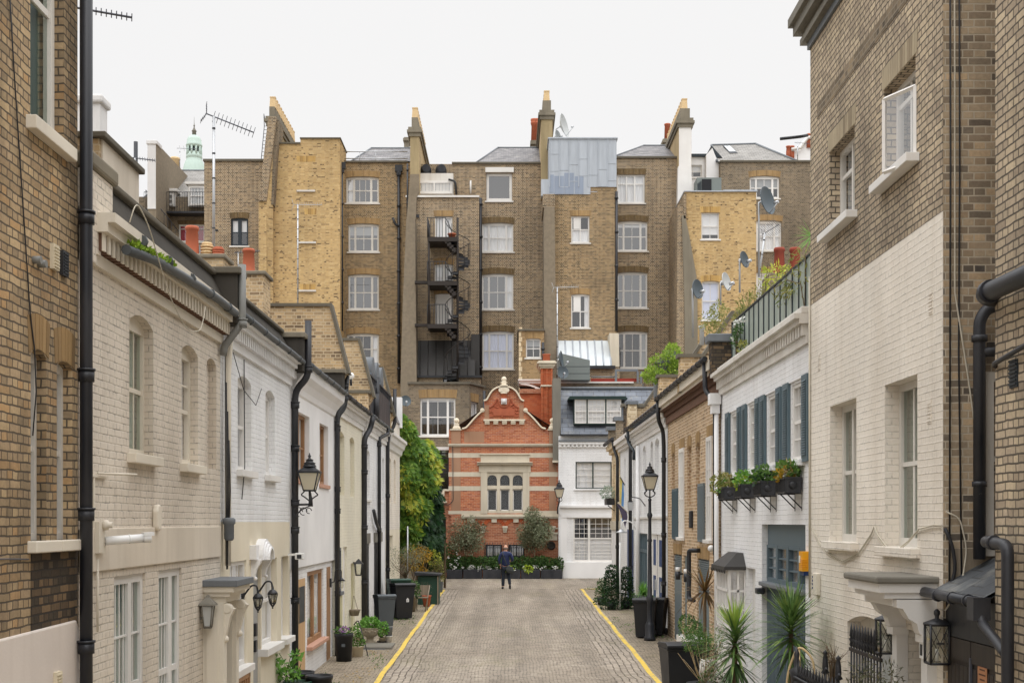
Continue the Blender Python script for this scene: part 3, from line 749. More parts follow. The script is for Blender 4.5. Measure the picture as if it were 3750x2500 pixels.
def sidehouse(name, label, y0, y1, mat_up, z_split=None, mat_low=None, specs=(), ztop=6.75, fr=fl, wl=WL, back=4.0, low_first=None, low_off=0.0):
 o = thing(name, label, 'house', (fr(0, 0, 0).x, (y0 + y1) / 2, gz((y0 + y1) / 2)))
 up = [s for s in specs if z_split is None or s['r'][2] >= z_split - .35]; lo = [s for s in specs if s not in up]
 zs = z_split if z_split is not None else -.3
 m = MB(); wall(m, fr, y0, y1, zs, ztop, [s['r'] for s in up], .2, back); m.build('wall' if z_split is None else 'upper_wall', mat_up, o)
 if z_split is not None:
  f2 = Fr(fr.o + fr.W * low_off, fr.U, fr.V, fr.W)
  m = MB(); wall(m, f2, y0, y1, -.3, zs, [s['r'] for s in lo], .2, back, True); m.build('lower_wall', mat_low or mat_up, o)
  for s in lo:
   if s['kind'] != 'hole': window(o, f2, s)
 for s in up:
  if s['kind'] != 'hole': window(o, fr, s)
 return o
def roof_prism(o, prof, y0, y1, mat='slate_roof', sx=-1, name='roof'):
 m = MB(); f = Fr((0, 0, 0), (1, 0, 0), (0, 0, 1), (0, 1, 0)); m.prism([(sx * a, z) for a, z in prof], y0, y1, f); return m.build(name, mat, o)
def upstand(o, y0, y1, x0, x1, z0, z1, mat='stock_party', cop=True, sx=-1, cm='coping'):
 m = MB(); m.box(sx * x0, sx * x1, y0, y1, z0, z1); m.build('party_upstand', mat, o)
 if cop: MB().box(sx * (x0 - .05), sx * (x1 + .02), y0 - .05, y1 + .05, z1, z1 + .09).build('coping', cm, o, bev=.012)

# ---- beige house
L1a, L1b = 11.76, 17.52
h1 = sidehouse('mews_house', 'beige painted brick house with a broken mossy gutter and a dentil cornice', L1a, L1b, 'beige_brick', 3.07, 'beige_brick', [
 LW(297, 352, 4.28, 5.80, 'sash', .1, nx=3, ny=2, mat='trim_beige', v=[(.33, .022), (.66, .022)], h=[(.48, .06), (.74, .022), (.24, .022)], cu='full', cm='curtain', smat='trim_beige', sp=.1, sh=.1, pane='pane_green'),
 LW(417, 455, 4.27, 5.77, 'sash', .1, mat='trim_beige', v=[(.5, .022)], h=[(.48, .05), (.74, .022)], smat='trim_beige', sp=.1, sh=.1, cu='full', cm='curtain'),
 LW(475, 497, 4.27, 5.76, 'recess', .08, mat='beige_brick', smat='trim_beige'),
 LW(262, 334, .6, 3.0, 'tri', 0, v=[(.58, .12), (.145, .02), (.29, .02), (.435, .02), (.79, .02)], h=[(.5, .07), (.75, .02), (.25, .02)], mat='trim_white', smat='trim_beige', cu='full', cm='curtain', rev=.03, pane='pane_green'),
 LW(364, 417, .6, 3.0, 'tri', 0, v=[(.6, .12), (.15, .02), (.3, .02), (.45, .02), (.8, .02)], h=[(.5, .07), (.75, .02), (.25, .02)], mat='trim_white', smat='trim_beige', cu='full', cm='curtain', rev=.03, pane='pane_green'),
 dict(r=(16.72, 17.4, 0, 2.6, 0), kind='hole')], ztop=6.5)
m = MB(); m.box(L1a, 17.45, 2.66 + .42, 3.5, -.02, .03, fl); m.build('fascia', 'beige_render', h1, bev=.01)
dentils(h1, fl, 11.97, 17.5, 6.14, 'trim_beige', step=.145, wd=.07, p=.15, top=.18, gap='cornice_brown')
gutter(h1, FL(3.74), 12.35, 17.3, 6.42, 0, 'gutter_grey', .052, sag=.2)
m = MB()
m.prism([(L1a, 6.86), (L1a, 6.0), (11.95, 6.0), (11.95, 6.1), (12.08, 6.1), (12.08, 6.2), (12.2, 6.2), (12.2, 6.3), (12.32, 6.3), (12.32, 6.4), (12.44, 6.4), (12.44, 6.86)], -.5, .1, fl); m.build('corbelled_pier', 'beige_brick', h1)
MB().box(L1a - .03, 12.52, 6.87, 7.02, -.6, .14, fl).build('cap_stone', 'concrete', h1, bev=.03)
m = MB(); m.poly([(-3.86, 12.55, 6.5), (-3.86, 17.4, 6.5), (-4.1, 17.4, 6.98), (-4.1, 12.55, 6.98)]); m.poly([(-4.1, 12.55, 6.98), (-4.1, 17.4, 6.98), (-8, 17.4, 7.0), (-8, 12.55, 7.0)]); m.poly([(-3.86, 12.55, 6.5), (-4.1, 12.55, 6.98), (-8, 12.55, 7), (-8, 12.55, 6.4)]); m.build('roof_edge', 'soot_render', h1)
MB().box(-4.2, -4.02, 12.55, 17.4, 6.96, 7.03).build('coping', 'coping', h1, bev=.02)
upstand(h1, 17.4, 17.78, 3.74, 7.5, 6.3, 6.98, 'soot_render')
m = MB(); m.box(-8, -4.42, 13.75, 15.1, 6.9, 7.72); m.build('roof_room', 'beige_render', h1)
MB().box(-8, -4.36, 13.66, 15.16, 7.72, 7.79).build('coping', 'coping', h1, bev=.015)
MB().box(-8, -4.44, 13.70, 13.75, 6.9, 7.715).build('brick_end', 'stock_party', h1)
m = MB(); m.box(-8.0, -7.12, 22, 22.4, 6.9, 10.85); m.build('chimney', 'white_worn', h1); MB().box(-8.06, -7.06, 21.94, 22.46, 10.85, 11.0).build('chimney_cap', 'white_worn', h1, bev=.04)
# moss growing in the gutter
mb = MB()
for _ in range(420):
 y = R.uniform(12.5, 14.0); z = 6.40 - .17 * (1 - (y - 12.3) / 5) ** 3
 leaf(mb, (-3.74 + R.uniform(-.06, .06), y, z + R.uniform(.02, .07)), Vector((R.uniform(-1, 1), R.uniform(-1, 1), R.uniform(.2, 1.2))), rv(), R.uniform(.03, .07), .03)
o = mb.build('gutter_moss', 'leaf_moss', None, loc=(-3.74, 13.2, 6.42)); struct(o, 'stuff'); tag(o, 'bright green moss growing in the broken gutter of the beige house', 'moss')
# loose cable, brackets
m = MB(); m.tube(bend([(-3.72, 12.4, 6.5), (-3.7, 12.55, 6.75), (-3.68, 12.9, 6.6), (-3.66, 13.6, 6.0), (-3.66, 14.4, 5.72), (-3.7, 15.2, 5.86), (-3.72, 15.5, 6.2)], .3), .006, 6); m.build('loose_cable', 'cable_white', h1)
m = MB(); m.box(11.8, 12.5, 3.99, 4.01, 0, .03, fl); m.box(12.1, 12.14, 3.4, 4.0, 0, .025, fl); m.tube([fl(12.2, 4.03, .03), fl(13.1, 4.05, .14)], .012, 6); m.build('wall_bracket', 'trim_beige', h1)
m = MB(); m.box(12.12, 12.32, 3.26, 3.56, 0, .07, fl); m.lathe(fl(12.26, 3.53, .07), [(.05, 0), (.05, .04), (.03, .05), (.03, .09)], 12, (1, 0, 0)); m.tube([fl(12.2, 3.2, .03), fl(12.2, 2.5, .03)], .012); m.build('junction_box', 'trim_beige', h1)
m = MB(); m.prism([(14.17, 3.5), (14.2, 3.46), (14.3, 3.46), (14.33, 3.6), (14.33, 3.7), (14.28, 3.76), (14.2, 3.75), (14.16, 3.68)], 0, .07, fl); o = m.build('alarm_box', 'trim_beige', None, bev=.02, loc=fl(14.28, 3.6)); tag(o, 'rounded beige alarm box on the beige brick wall', 'alarm')
# entrance canopy on the beige house
m = MB(); f = fl
m.box(16.5, 17.6, 2.71, 2.8, -.02, .45, f); m.build('door_canopy', 'lead', h1, bev=.012)
m = MB(); m.box(16.53, 17.57, 2.64, 2.71, 0, .4, f); m.box(16.56, 17.54, 2.58, 2.64, 0, .34, f); m.box(16.6, 17.5, 2.5, 2.58, 0, .28, f); m.build('canopy_moulding', 'trim_beige', h1)
m = MB(); m.box(16.53, 16.72, -.1, 2.5, -.05, .27, f); m.box(16.5, 16.53, .4, 2.3, .05, .2, f); m.box(17.4, 17.56, -.1, 2.5, -.05, .25, f); m.box(17.38, 17.4, .3, 1.1, .02, .2, f); m.box(17.38, 17.4, 1.25, 2.2, .02, .2, f)
for y in (16.63, 17.48):
 m.lathe(f(y - .068, 2.42, .3), [(.05, 0), (.07, .01), (.07, .126), (.05, .136)], 14, (0, 1, 0)); m.prism([(0, 2.0), (.08, 2.05), (.14, 2.3), (.2, 2.42), (.0, 2.5)], y - .06, y + .06, Fr((-4 + .2, 0, 0), (1, 0, 0), (0, 0, 1), (0, 1, 0)))
 m.ball(f(y, 2.02, .27), .05)
m.build('door_surround', 'trim_beige', h1)
MB().box(16.72, 17.4, -.2, 2.58, -.22, -.15, f).box(16.8, 17.3, 1.1, 2.3, -.15, -.135, f).box(16.8, 17.3, .2, .9, -.15, -.135, f).build('door', 'grey_door', h1)
# ---- white and cream house
L2a, L2b = 17.54, 23.08
h2 = sidehouse('mews_house', 'house painted white above and cream below, with a white hood over its door', L2a, L2b, 'white_brick', 3.56, 'cream_render', [
 LW(546, 577, 4.33, 5.76, 'sash', .09, v=[(.5, .022)], h=[(.5, .05)], cu='full', cm='curtain', smat='trim_white', sp=.1, sh=.1),
 LW(610, 631, 4.33, 5.76, 'sash', .09, v=[(.5, .022)], h=[(.5, .05)], cu='full', cm='curtain', smat='trim_white', sp=.1, sh=.1),
 LW(528, 566, 1.4, 2.98, 'sash', 0, nx=3, ny=4, cu='full', cm='curtain', sp=.12, sh=.1, rev=.03), LW(582, 599, .3, 2.95, 'hole'),
 LW(601, 636, 1.5, 2.95, 'sash', 0, v=[(.5, .022)], h=[(.5, .05)], cu='full', cm='curtain', sp=.12, sh=.12), LW(646, 662, 1.5, 2.95, 'sash', 0, v=[], h=[(.5, .05)], cu='full', cm='curtain', sp=.12, sh=.1)], ztop=6.5)
dentils(h2, fl, L2a + .3, L2b, 6.16, 'white_render', step=.145, wd=.07, p=.13)
gutter(h2, FL(3.74), 17.75, 23.0, 6.47, 0, 'gutter_grey', .05)
ya, yb = Y(582, 4), Y(599, 4)
m = MB(); MB().box(ya, yb, .2, 2.95, -.15, -.05, fl).box(ya + .1, yb - .1, 1.4, 2.6, -.05, -.04, fl).build('door', 'grey_door', h2)
MB().box(ya + .2, ya + .33, 1.75, 1.95, -.05, .0, fl).box(ya + .2, ya + .33, 1.5, 1.68, -.05, .0, fl).build('letter_box', 'black_paint', h2)
m = MB()
for i in range(12):
 a0 = math.pi * i / 12; a1 = math.pi * (i + 1) / 12; cy = (ya + yb) / 2 + .12
 for (r0, w_) in ((.17, .22), (.21, .19), (.25, .16), (.29, .13)):
  m.prism([(cy + r0 * math.cos(a0), 2.96 + r0 * math.sin(a0)), (cy + r0 * math.cos(a1), 2.96 + r0 * math.sin(a1)), (cy + (r0 + .04) * math.cos(a1), 2.96 + (r0 + .04) * math.sin(a1)), (cy + (r0 + .04) * math.cos(a0), 2.96 + (r0 + .04) * math.sin(a0))], 0, w_, fl)
m.build('door_hood', 'white_render', h2)
m = MB()
for y in (ya - .16, yb + .1):
 m.prism([(0, 2.66), (.05, 2.7), (.08, 2.82), (.13, 2.9), (.16, 2.97), (0, 2.98)], y - .02, y + .08, Fr((-4.0, 0, 0), (1, 0, 0), (0, 0, 1), (0, 1, 0))); m.ball((-3.94, y + .03, 2.68), .03)
m.box(ya - .3, ya - .05, 2.98, 3.2, -.02, .1, fl); m.build('hood_bracket', 'white_render', h2)
m = MB(); m.poly([(-3.86, 17.8, 6.5), (-3.86, 22.9, 6.5), (-4.15, 22.9, 7.0), (-4.15, 17.8, 7.0)]); m.poly([(-4.15, 17.8, 7.0), (-4.15, 22.9, 7.0), (-8, 22.9, 7.02), (-8, 17.8, 7.02)]); m.build('roof_edge', 'soot_render', h2)
MB().box(-4.24, -4.06, 17.8, 22.9, 6.98, 7.04).build('coping', 'coping', h2, bev=.02)
upstand(h2, 22.88, 23.28, 3.73, 7.5, 6.3, 6.9, 'soot_render', cm='concrete')
# pipes between beige and white houses
pipe(h2, bend([(-3.69, 17.5, 7.12), (-3.69, 17.5, 6.32), (-3.93, 17.45, 5.98), (-3.94, 17.44, 5.86)], .12), .052, 'grey_plastic', [(-3.69, 17.5, 6.3)], name='flue_pipe', n=12)
pipe(h2, bend([(-3.9, 17.72, 6.2), (-3.93, 17.68, 5.7), (-3.93, 17.68, 2.95)], .2), .045, 'trim_beige', [], n=10)
m = MB(); m.lathe((-3.9, 17.62, 3.3), [(.05, 0), (.07, .03), (.07, .22), (.09, .24), (.09, .3), (.06, .32)], 14); m.build('pipe_hopper', 'lead', h2)
m = MB()
for i in range(4): m.tube([(-3.94 + i * .012, 17.55 + i * .03, 5.9 - i * .4), (-3.93 + i * .015, 17.57 + .02 * i, 4.0), (-3.93, 17.6 + .02 * i, 2.9)], .008, 5)
m.tube([fl(18.2, 6.0, .03), fl(18.6, 5.5, .1), fl(19.4, 5.35, .12), fl(20.3, 5.7, .03)], .006, 5); m.tube([fl(19.0, 6.0, .02), fl(19.05, 4.4, .02), fl(18.8, 3.9, .03)], .008, 5); m.build('cable', 'cable_black', h2)
# ---- white rendered house with timber windows
L3a, L3b = 23.1, 29.05
h3 = sidehouse('mews_house', 'smooth white rendered house with bare timber windows and doors', L3a, L3b, 'white_render', 2.69, 'white_brick', [
 LW(684, 711, 4.36, 5.66, 'pair', 0, mat='wood_oak', v=[(.5, .08)], h=[(.5, .03)], smat='sill_pink', cu='full', cm='curtain', sp=.04),
 LW(734, 754, 4.36, 5.66, 'pair', 0, mat='wood_oak', v=[(.5, .08)], h=[(.5, .03)], smat='sill_pink', cu='full', cm='curtain', sp=.04),
 LW(682, 706, .35, 2.45, 'hole'), LW(711, 748, 1.05, 2.55, 'pair', 0, mat='wood_oak', t=.09, v=[(.5, .12)], smat='sill_pink', sp=.12, cu='full', cm='curtain', rev=.04), LW(755, 763, .4, 2.55, 'hole')], ztop=6.6, low_off=-.05)
m = MB(); m.prism([(0, 5.95), (.03, 5.98), (.06, 6.08), (.13, 6.2), (.22, 6.3), (.24, 6.42), (.24, 6.46), (0, 6.46)], L3a + .2, L3b, Fr((-4, 0, 0), (1, 0, 0), (0, 0, 1), (0, 1, 0))); m.build('cornice', 'white_render', h3)
gutter(h3, FL(3.72), 23.3, 29.0, 6.5, 0, 'gutter_grey', .05)
ya, yb = Y(682, 4), Y(706, 4)
m = MB(); m.box(ya + .02, yb - .02, .35, 2.45, -.15, -.04, fl); m.build('door', 'wood_pale', h3)
MB().box(ya + .12, ya + .42, 1.6, 2.3, -.04, -.035, fl).box(ya + .5, yb - .1, 1.6, 2.3, -.04, -.035, fl).build('door_glazing', 'dark_frame', h3)
MB().box(Y(755, 4), Y(763, 4), .4, 2.55, -.15, -.04, fl).build('door', 'wood_oak', h3)
m = MB(); m.poly([(-3.86, 23.3, 6.5), (-3.86, 28.9, 6.5), (-4.6, 28.9, 7.0), (-4.6, 23.3, 7.0)]); m.poly([(-4.6, 23.3, 7.0), (-4.6, 28.9, 7.0), (-9, 28.9, 7.02), (-9, 23.3, 7.02)]); m.build('roof_edge', 'slate_roof', h3)
upstand(h3, 28.75, 29.15, 3.78, 4.45, 6.45, 6.95, 'soot_render', cm='concrete')
pipe(h3, bend([(-3.68, 23.2, 7.25), (-3.68, 23.2, 6.22), (-3.93, 23.25, 5.98), (-3.93, 23.25, .3)], .2), .062, 'black_iron', [(-3.68, 23.2, 6.35), (-3.93, 23.25, 5.7), (-3.93, 23.25, 4.9), (-3.93, 23.25, 3.9), (-3.93, 23.25, 3.4), (-3.93, 23.25, 2.1)], n=12)
# tall chimney stacks over the left roofs
h3c = h3
m = MB(); m.box(-7.0, -5.7, 25.2, 25.9, 6.9, 8.82); m.build('chimney', 'stock_party', h3); MB().box(-7.06, -5.64, 25.14, 25.96, 8.82, 8.9).build('chimney_cap', 'concrete', h3, bev=.02)
def pot(o, c, r=.13, h=.6, mat='terracotta', lou=False):
 m = MB(); m.lathe(c, [(r, 0), (r * 1.06, .05), (r, .07), (r * .84, h * .86), (r * .98, h * .88), (r * 1.0, h * .95), (r * .86, h), (r * .7, h), (r * .7, h * .8)], 18)
 if lou:
  for i in range(4): m.lathe((c[0], c[1], c[2] + h * (.3 + i * .15)), [(r * 1.0, 0), (r * 1.2, .01), (r * 1.2, .035), (r, .045)], 16)
 return m.build('chimney_pot', mat, o)
pot(h3, (-6.39, 25.5, 8.9), .14, .62); pot(h3, (-6.1, 25.55, 8.8), .11, .4, 'buff_pot', True); pot(h3, (-5.86, 25.5, 8.8), .1, .3, 'terracotta', True)
m = MB(); m.box(-6.6, -5.32, 27.4, 28.2, 6.9, 8.92); m.build('chimney', 'stock_party', h3); MB().box(-6.66, -5.26, 27.34, 28.26, 8.92, 9.0).build('chimney_cap', 'concrete', h3, bev=.02)
pot(h3, (-5.72, 27.8, 9.0), .14, .56)
# ---- ivory house
GW = [(3.72, 6.98), (4.13, 8.55), (10, 8.55), (10, 6.6), (3.95, 6.6)]
def gable(o, y, th=.3, mat='stock_party'):
 m = MB(); f = Fr((0, 0, 0), (1, 0, 0), (0, 0, 1), (0, 1, 0))
 m.prism([(-a, z) for a, z in GW], y, y + th, f); m.build('party_wall', mat, o)
 m = MB(); m.prism([(-3.66, 6.98), (-4.08, 8.6), (-10, 8.6), (-10, 8.53), (-4.13, 8.53), (-3.73, 6.98)], y - .05, y + th + .05, f); m.build('coping', 'coping', o)
L4a, L4b = 29.07, 34.6
h4 = sidehouse('mews_house', 'ivory painted house with blind arched windows between black drainpipes', L4a, L4b, 'ivory_brick', 3.2, 'ivory_brick', [
 LW(774, 791, 4.2, 5.72, 'recess', .1, mat='ivory_brick', smat='trim_white', sp=.09), LW(803, 814, 4.2, 5.72, 'recess', .1, mat='ivory_brick', smat='trim_white', sp=.09),
 LW(771, 784, 1.9, 2.95, 'grid', 0, nx=2, ny=3, mat='lead', smat='lead', rev=0, t=.07), LW(788, 797, .55, 2.95, 'hole'), LW(806, 815, .55, 2.5, 'hole')], ztop=6.6)
dentils(h4, fl, L4a + .3, L4b, 6.16, 'trim_white', step=.16, wd=.08)
gutter(h4, FL(3.76), 29.3, 34.5, 6.5, 0, 'black_iron', .055)
MB().box(Y(788, 4), Y(797, 4), .55, 2.95, -.15, -.06, fl).build('door', 'trim_white', h4); MB().box(Y(806, 4), Y(815, 4), .55, 2.5, -.15, -.05, fl).build('door', 'olive_frame', h4)
MB().box(Y(771, 4), Y(784, 4), .5, 1.82, -.02, .02, fl).build('panel', 'olive_frame', h4)
gable(h4, 29.15)
roof_prism(h4, [(4.5, 6.6), (4.6, 7.0), (5.1, 8.2), (9, 8.2), (9, 6.6)], 29.45, 34.5)
upstand(h4, 34.3, 34.62, 3.82, 4.4, 6.6, 7.05)
pipe(h4, bend([(-3.74, 29.3, 6.95), (-3.8, 29.3, 6.2), (-3.94, 29.1, 6.0), (-3.94, 29.1, .45)], .18), .055, 'black_iron', [(-3.78, 29.3, 6.7), (-3.94, 29.1, 5.7), (-3.94, 29.1, 4.3), (-3.94, 29.1, 3.8), (-3.94, 29.1, 1.9)])
pipe(h4, bend([(-3.72, 29.2, 6.45), (-3.8, 29.2, 6.3), (-3.93, 28.95, 6.05), (-3.93, 28.95, .45)], .1), .045, 'black_iron', [(-3.93, 28.95, 5.8)])
# ---- white house with black garage doors
L5a, L5b = 34.62, 41.0
h5 = sidehouse('mews_house', 'white brick house with tall black garage doors and lead dormers', L5a, L5b, 'white_brick', 3.25, 'white_render', [
 LW(839, 849, 4.2, 5.6, 'sash', .06, v=[], cu='full', sp=.06), LW(868, 874, 4.2, 5.6, 'sash', .06, v=[], cu='full'), LW(878, 882, 4.2, 5.6, 'recess', .06, mat='white_brick'),
 LW(834, 848, .5, 3.1, 'hole'), LW(859, 876, .5, 3.1, 'hole')], ztop=6.6)
dentils(h5, fl, L5a + .3, L5b, 6.16, 'trim_white', step=.16, wd=.08)
gutter(h5, FL(3.76), 34.8, 41.0, 6.5, 0, 'gutter_grey', .05)
for a, b in ((834, 848), (859, 876)):
 ya, yb = Y(a, 4), Y(b, 4); m = MB(); m.box(ya, yb, .5, 2.95, -.15, -.02, fl)
 for i in range(5): m.box(ya + (yb - ya) * i / 5 + .02, ya + (yb - ya) * (i + 1) / 5 - .02, .6, 2.85, -.02, -.01, fl)
 m.build('garage_door', 'black_door', h5); MB().box(ya - .1, yb + .1, 2.95, 3.24, -.16, .03, fl).build('lintel', 'stone_grey', h5)
gable(h5, 34.65); roof_prism(h5, [(4.5, 6.6), (4.6, 7.0), (5.1, 8.2), (9, 8.2), (9, 6.6)], 34.95, 41.0)
for i in range(3):
 y = 37.0 + i * 1.3; m = MB(); m.box(-5.2, -4.02, y, y + .8, 7.0, 8.02); dm = m.build('dormer', 'zinc_blue', h5); MB().box(-4.02, -4.0, y + .06, y + .74, 7.1, 7.95).build('dormer_window', 'trim_white', dm)
 MB().lathe((-5.2, y + .4, 8.02), [(.42, 0), (.42, 1.2)], 16, (1, 0, 0)).build('dormer_hood', 'lead', dm)
m = MB(); m.box(-3.86, -3.83, 34.9, 41.2, 6.62, 7.45);
m.box(-3.87, -3.82, 34.9, 41.2, 7.62, 7.66)
for i in range(26): m.box(-3.86, -3.83, 34.9 + i * .25, 34.93 + i * .25, 7.4, 7.62)
m.build('roof_railing', 'black_paint', h5)
upstand(h5, 40.9, 41.2, 3.82, 4.4, 6.6, 7.1)
pipe(h5, bend([(-3.72, 34.7, 6.45), (-3.8, 34.7, 6.1), (-3.93, 34.4, 5.85), (-3.93, 34.4, .55)], .2), .075, 'black_iron', [(-3.93, 34.4, 5.6), (-3.93, 34.4, 4.9), (-3.93, 34.4, 3.4), (-3.93, 34.4, 1.9)])
pipe(h5, [(-3.8, 36.6, 6.5), (-3.8, 36.6, 7.75)], .06, 'black_iron', name='soil_stack')
pipe(h5, [(-3.78, 36.0, 6.5), (-3.78, 36.0, 7.2)], .09, 'black_iron', name='soil_stack')
pipe(h5, bend([(-3.75, 39.3, 6.45), (-3.75, 39.3, 6.3), (-3.93, 38.4, 6.1), (-3.93, 38.4, .6)], .15), .055, 'black_iron', [(-3.93, 38.4, 5.9), (-3.93, 38.4, 3.3)])
pipe(h5, bend([(-3.93, 36.8, 3.9), (-3.9, 37.2, 3.55), (-3.92, 38.3, 3.3)], .1), .05, 'black_iron')
# ---- last cream house of the left row
L6a, L6b = 41.02, 46.4
h6 = sidehouse('mews_house', 'cream end house of the left row beside the climbing plant', L6a, L6b, 'cream_brick', 3.3, 'cream_render', [
 LW(889, 898, 4.2, 5.75, 'recess', .1, mat='cream_brick', smat='trim_white'), LW(904, 909, 4.2, 5.75, 'recess', .1, mat='cream_brick', smat='trim_white'),
 LW(889, 902, 1.6, 3.1, 'sash', 0, cu='full')], ztop=7.1)
m = MB(); m.prism([(0, 5.95), (.06, 6.0), (.1, 6.15), (.16, 6.2), (.2, 6.35), (.26, 6.4), (.26, 6.5), (0, 6.5)], L6a + .1, L6b + .2, Fr((-4, 0, 0), (1, 0, 0), (0, 0, 1), (0, 1, 0))); m.build('cornice', 'trim_white', h6)
gable(h6, 41.05); roof_prism(h6, [(3.95, 7.1), (4.4, 8.3), (9, 8.3), (9, 7.1)], 41.4, 46.4)
m = MB(); m.box(-8, -3.9, 46.0, 46.4, 7.0, 8.1); m.build('end_parapet', 'white_render', h6)
pipe(h6, bend([(-3.72, 41.3, 7.9), (-3.72, 41.3, 6.75), (-3.85, 41.2, 6.5), (-3.93, 41.1, 6.2), (-3.93, 41.1, .7)], .2), .06, 'black_iron', [(-3.93, 41.1, 4.4), (-3.93, 41.1, 2.0)])

# ---- wall lamps, cameras on the left
def lantern(o, c, s=1.0, gm='frosted'):
 c = Vector(c); fr = MB(); gl = MB(); b, t_, h = .1 * s, .185 * s, .34 * s
 q = [(1, 1), (-1, 1), (-1, -1), (1, -1)]
 B = [c + Vector((x * b, y * b, 0)) for x, y in q]; T = [c + Vector((x * t_, y * t_, h)) for x, y in q]
 for i in range(4):
  j = (i + 1) % 4
  fr.tube([B[i], T[i]], .012 * s, 6); fr.tube([B[i], B[j]], .014 * s, 6); fr.tube([T[i], T[j]], .018 * s, 6)
  gl.poly([B[i] * .98 + c * .02, B[j] * .98 + c * .02, T[j] * .985 + (c + Vector((0, 0, h))) * .015, T[i] * .985 + (c + Vector((0, 0, h))) * .015])
 fr.lathe(c + Vector((0, 0, h)), [(t_ * 1.5, 0), (t_ * 1.52, .02 * s), (t_ * 1.0, .065 * s), (t_ * .68, .1 * s)], 4, None, math.pi / 4, False)
 fr.lathe(c + Vector((0, 0, h + .1 * s)), [(.135 * s, 0), (.12 * s, .02 * s), (.1 * s, .06 * s), (.12 * s, .07 * s), (.075 * s, .09 * s), (.06 * s, .125 * s), (.08 * s, .133 * s), (.03 * s, .155 * s), (.02 * s, .18 * s), (.033 * s, .2 * s), (.02 * s, .22 * s), (.004 * s, .27 * s)], 14)
 a = fr.build('lantern_frame', 'black_iron', o); gl.build('glass', gm, a)
 MB().ball(c + Vector((0, 0, .12 * s)), .035 * s, 8).build('lamp_bulb', 'lamp_white', o)
 return a
y0 = 23.1; zz = Z(1128, 23.2)
ll = thing('wall_lantern', 'black street lantern on a scrolled bracket fixed to a drainpipe', 'street lamp', (-3.6, 23.15, 3.7), 'street lanterns')
lc = (X(711, 23.15), 23.15, Z(1126, 23.15)); lantern(ll, lc, .98)
m = MB(); zb = Z(1165, 23.15); m.tube([(-3.95, 23.15, zb + .05), (lc[0] + .03, 23.15, zb + .06)], .02, 8); m.tube([(lc[0] + .02, 23.15, zb + .02), (lc[0] + .02, 23.15, zb + .16), (lc[0], 23.15, lc[2])], [.045, .035, .02], 8)
for k in (-1, 1): m.tube(bend([(lc[0], 23.15, zb + .12), (lc[0] + k * .1, 23.15, zb + .2), (lc[0] + k * .16, 23.15, lc[2] - .08), (lc[0] + k * .08, 23.15, lc[2])], .08), .012, 6)
for k in range(3):
 cx = -3.86 + k * .1; r_ = .085 - k * .018
 m.tube([(cx + r_ * math.cos(a), 23.15, zb - .03 - r_ * .6 + r_ * math.sin(a)) for a in [j * .5 for j in range(11)]], .008, 5)
m.tube(bend([(-3.93, 23.15, zb - .24), (-3.84, 23.15, zb - .06), (lc[0], 23.15, zb + .03)], .1), .012, 6)
m.build('bracket', 'black_iron', ll)
tw = thing('twin_lantern', 'pair of small black lanterns on one arched bracket beside the cream house door', 'wall lamp', (-4, 19.1, 2.4))
m = MB(); yb_ = 18.95; m.lathe((-4.0, yb_, 2.46), [(.07, 0), (.07, .02), (.03, .04)], 12, (1, 0, 0)); m.box(-4, -3.97, yb_ - .04, yb_ + .04, 2.25, 2.62)
for xa, zb in ((-3.76, 2.48), (-3.54, 2.54)):
 m.tube(bend([(-3.97 if xa < -3.6 else -3.74, yb_, zb - .02), (xa - .1, yb_, zb + .13), (xa - .02, yb_, zb + .13), (xa, yb_, zb + .02)], .09), .014, 8)
m.build('bracket', 'black_iron', tw)
for xa, zb in ((-3.76, 2.48), (-3.54, 2.54)):
 c = (xa, yb_, zb - .26); q6 = .62; lm = MB(); gl = MB()
 for i in range(6):
  a, a2 = math.pi / 3 * i, math.pi / 3 * (i + 1)
  P = lambda r, z, t: (c[0] + .62 * r * math.cos(t), c[1] + .62 * r * math.sin(t), c[2] + .62 * z)
  lm.tube([P(.07, .1, a), P(.115, .32, a)], .008, 5); lm.tube([P(.115, .32, a), P(.115, .32, a2)], .01, 5); lm.tube([P(.07, .1, a), P(.07, .1, a2)], .01, 5); lm.tube([P(.07, .1, a), P(.0, .0, a)], .007, 5)
  gl.poly([P(.068, .1, a), P(.068, .1, a2), P(.112, .32, a2), P(.112, .32, a)])
 lm.lathe((c[0], c[1], c[2] + .2), [(.08, 0), (.075, .02), (.05, .055), (.02, .07), (.02, .09), (.01, .13)], 12); lm.ball((c[0], c[1], c[2] - .01), .013, 8)
 a = lm.build('lantern_frame', 'black_iron', tw); gl.build('glass', 'lamp_glass', a); MB().tube([(c[0], c[1], c[2] + .12), (c[0], c[1], c[2] + .19)], .016).build('lamp_bulb', 'lamp_white', a)
bl = thing('wall_lantern', 'small beige lantern beside the beige house canopy', 'wall lamp', (-4, 16.4, 2.4))
m = MB(); c = (-3.9, 16.38, 2.2); m.lathe(c, [(.06, 0), (.095, .28)], 4, None, math.pi / 4, False, False); m.lathe((c[0], c[1], c[2] - .02), [(.06, 0), (.07, .02)], 4, None, math.pi / 4, False)
MB().lathe((c[0], c[1], c[2] + .01), [(.05, 0), (.085, .26)], 4, None, math.pi / 4, False).build('glass', 'dish_light', bl)
m = MB(); m.lathe((c[0], c[1], c[2] + .28), [(.15, 0), (.14, .02), (.04, .1), (.02, .14)], 4, None, math.pi / 4, False); m.lathe((c[0], c[1], c[2] - .02), [(.06, 0), (.07, .02)], 4, None, math.pi / 4, False)
for i in range(4):
 a = math.pi / 4 + i * math.pi / 2; m.tube([(c[0] + .06 * math.cos(a), c[1] + .06 * math.sin(a), c[2]), (c[0] + .1 * math.cos(a), c[1] + .1 * math.sin(a), c[2] + .28)], .008, 5)
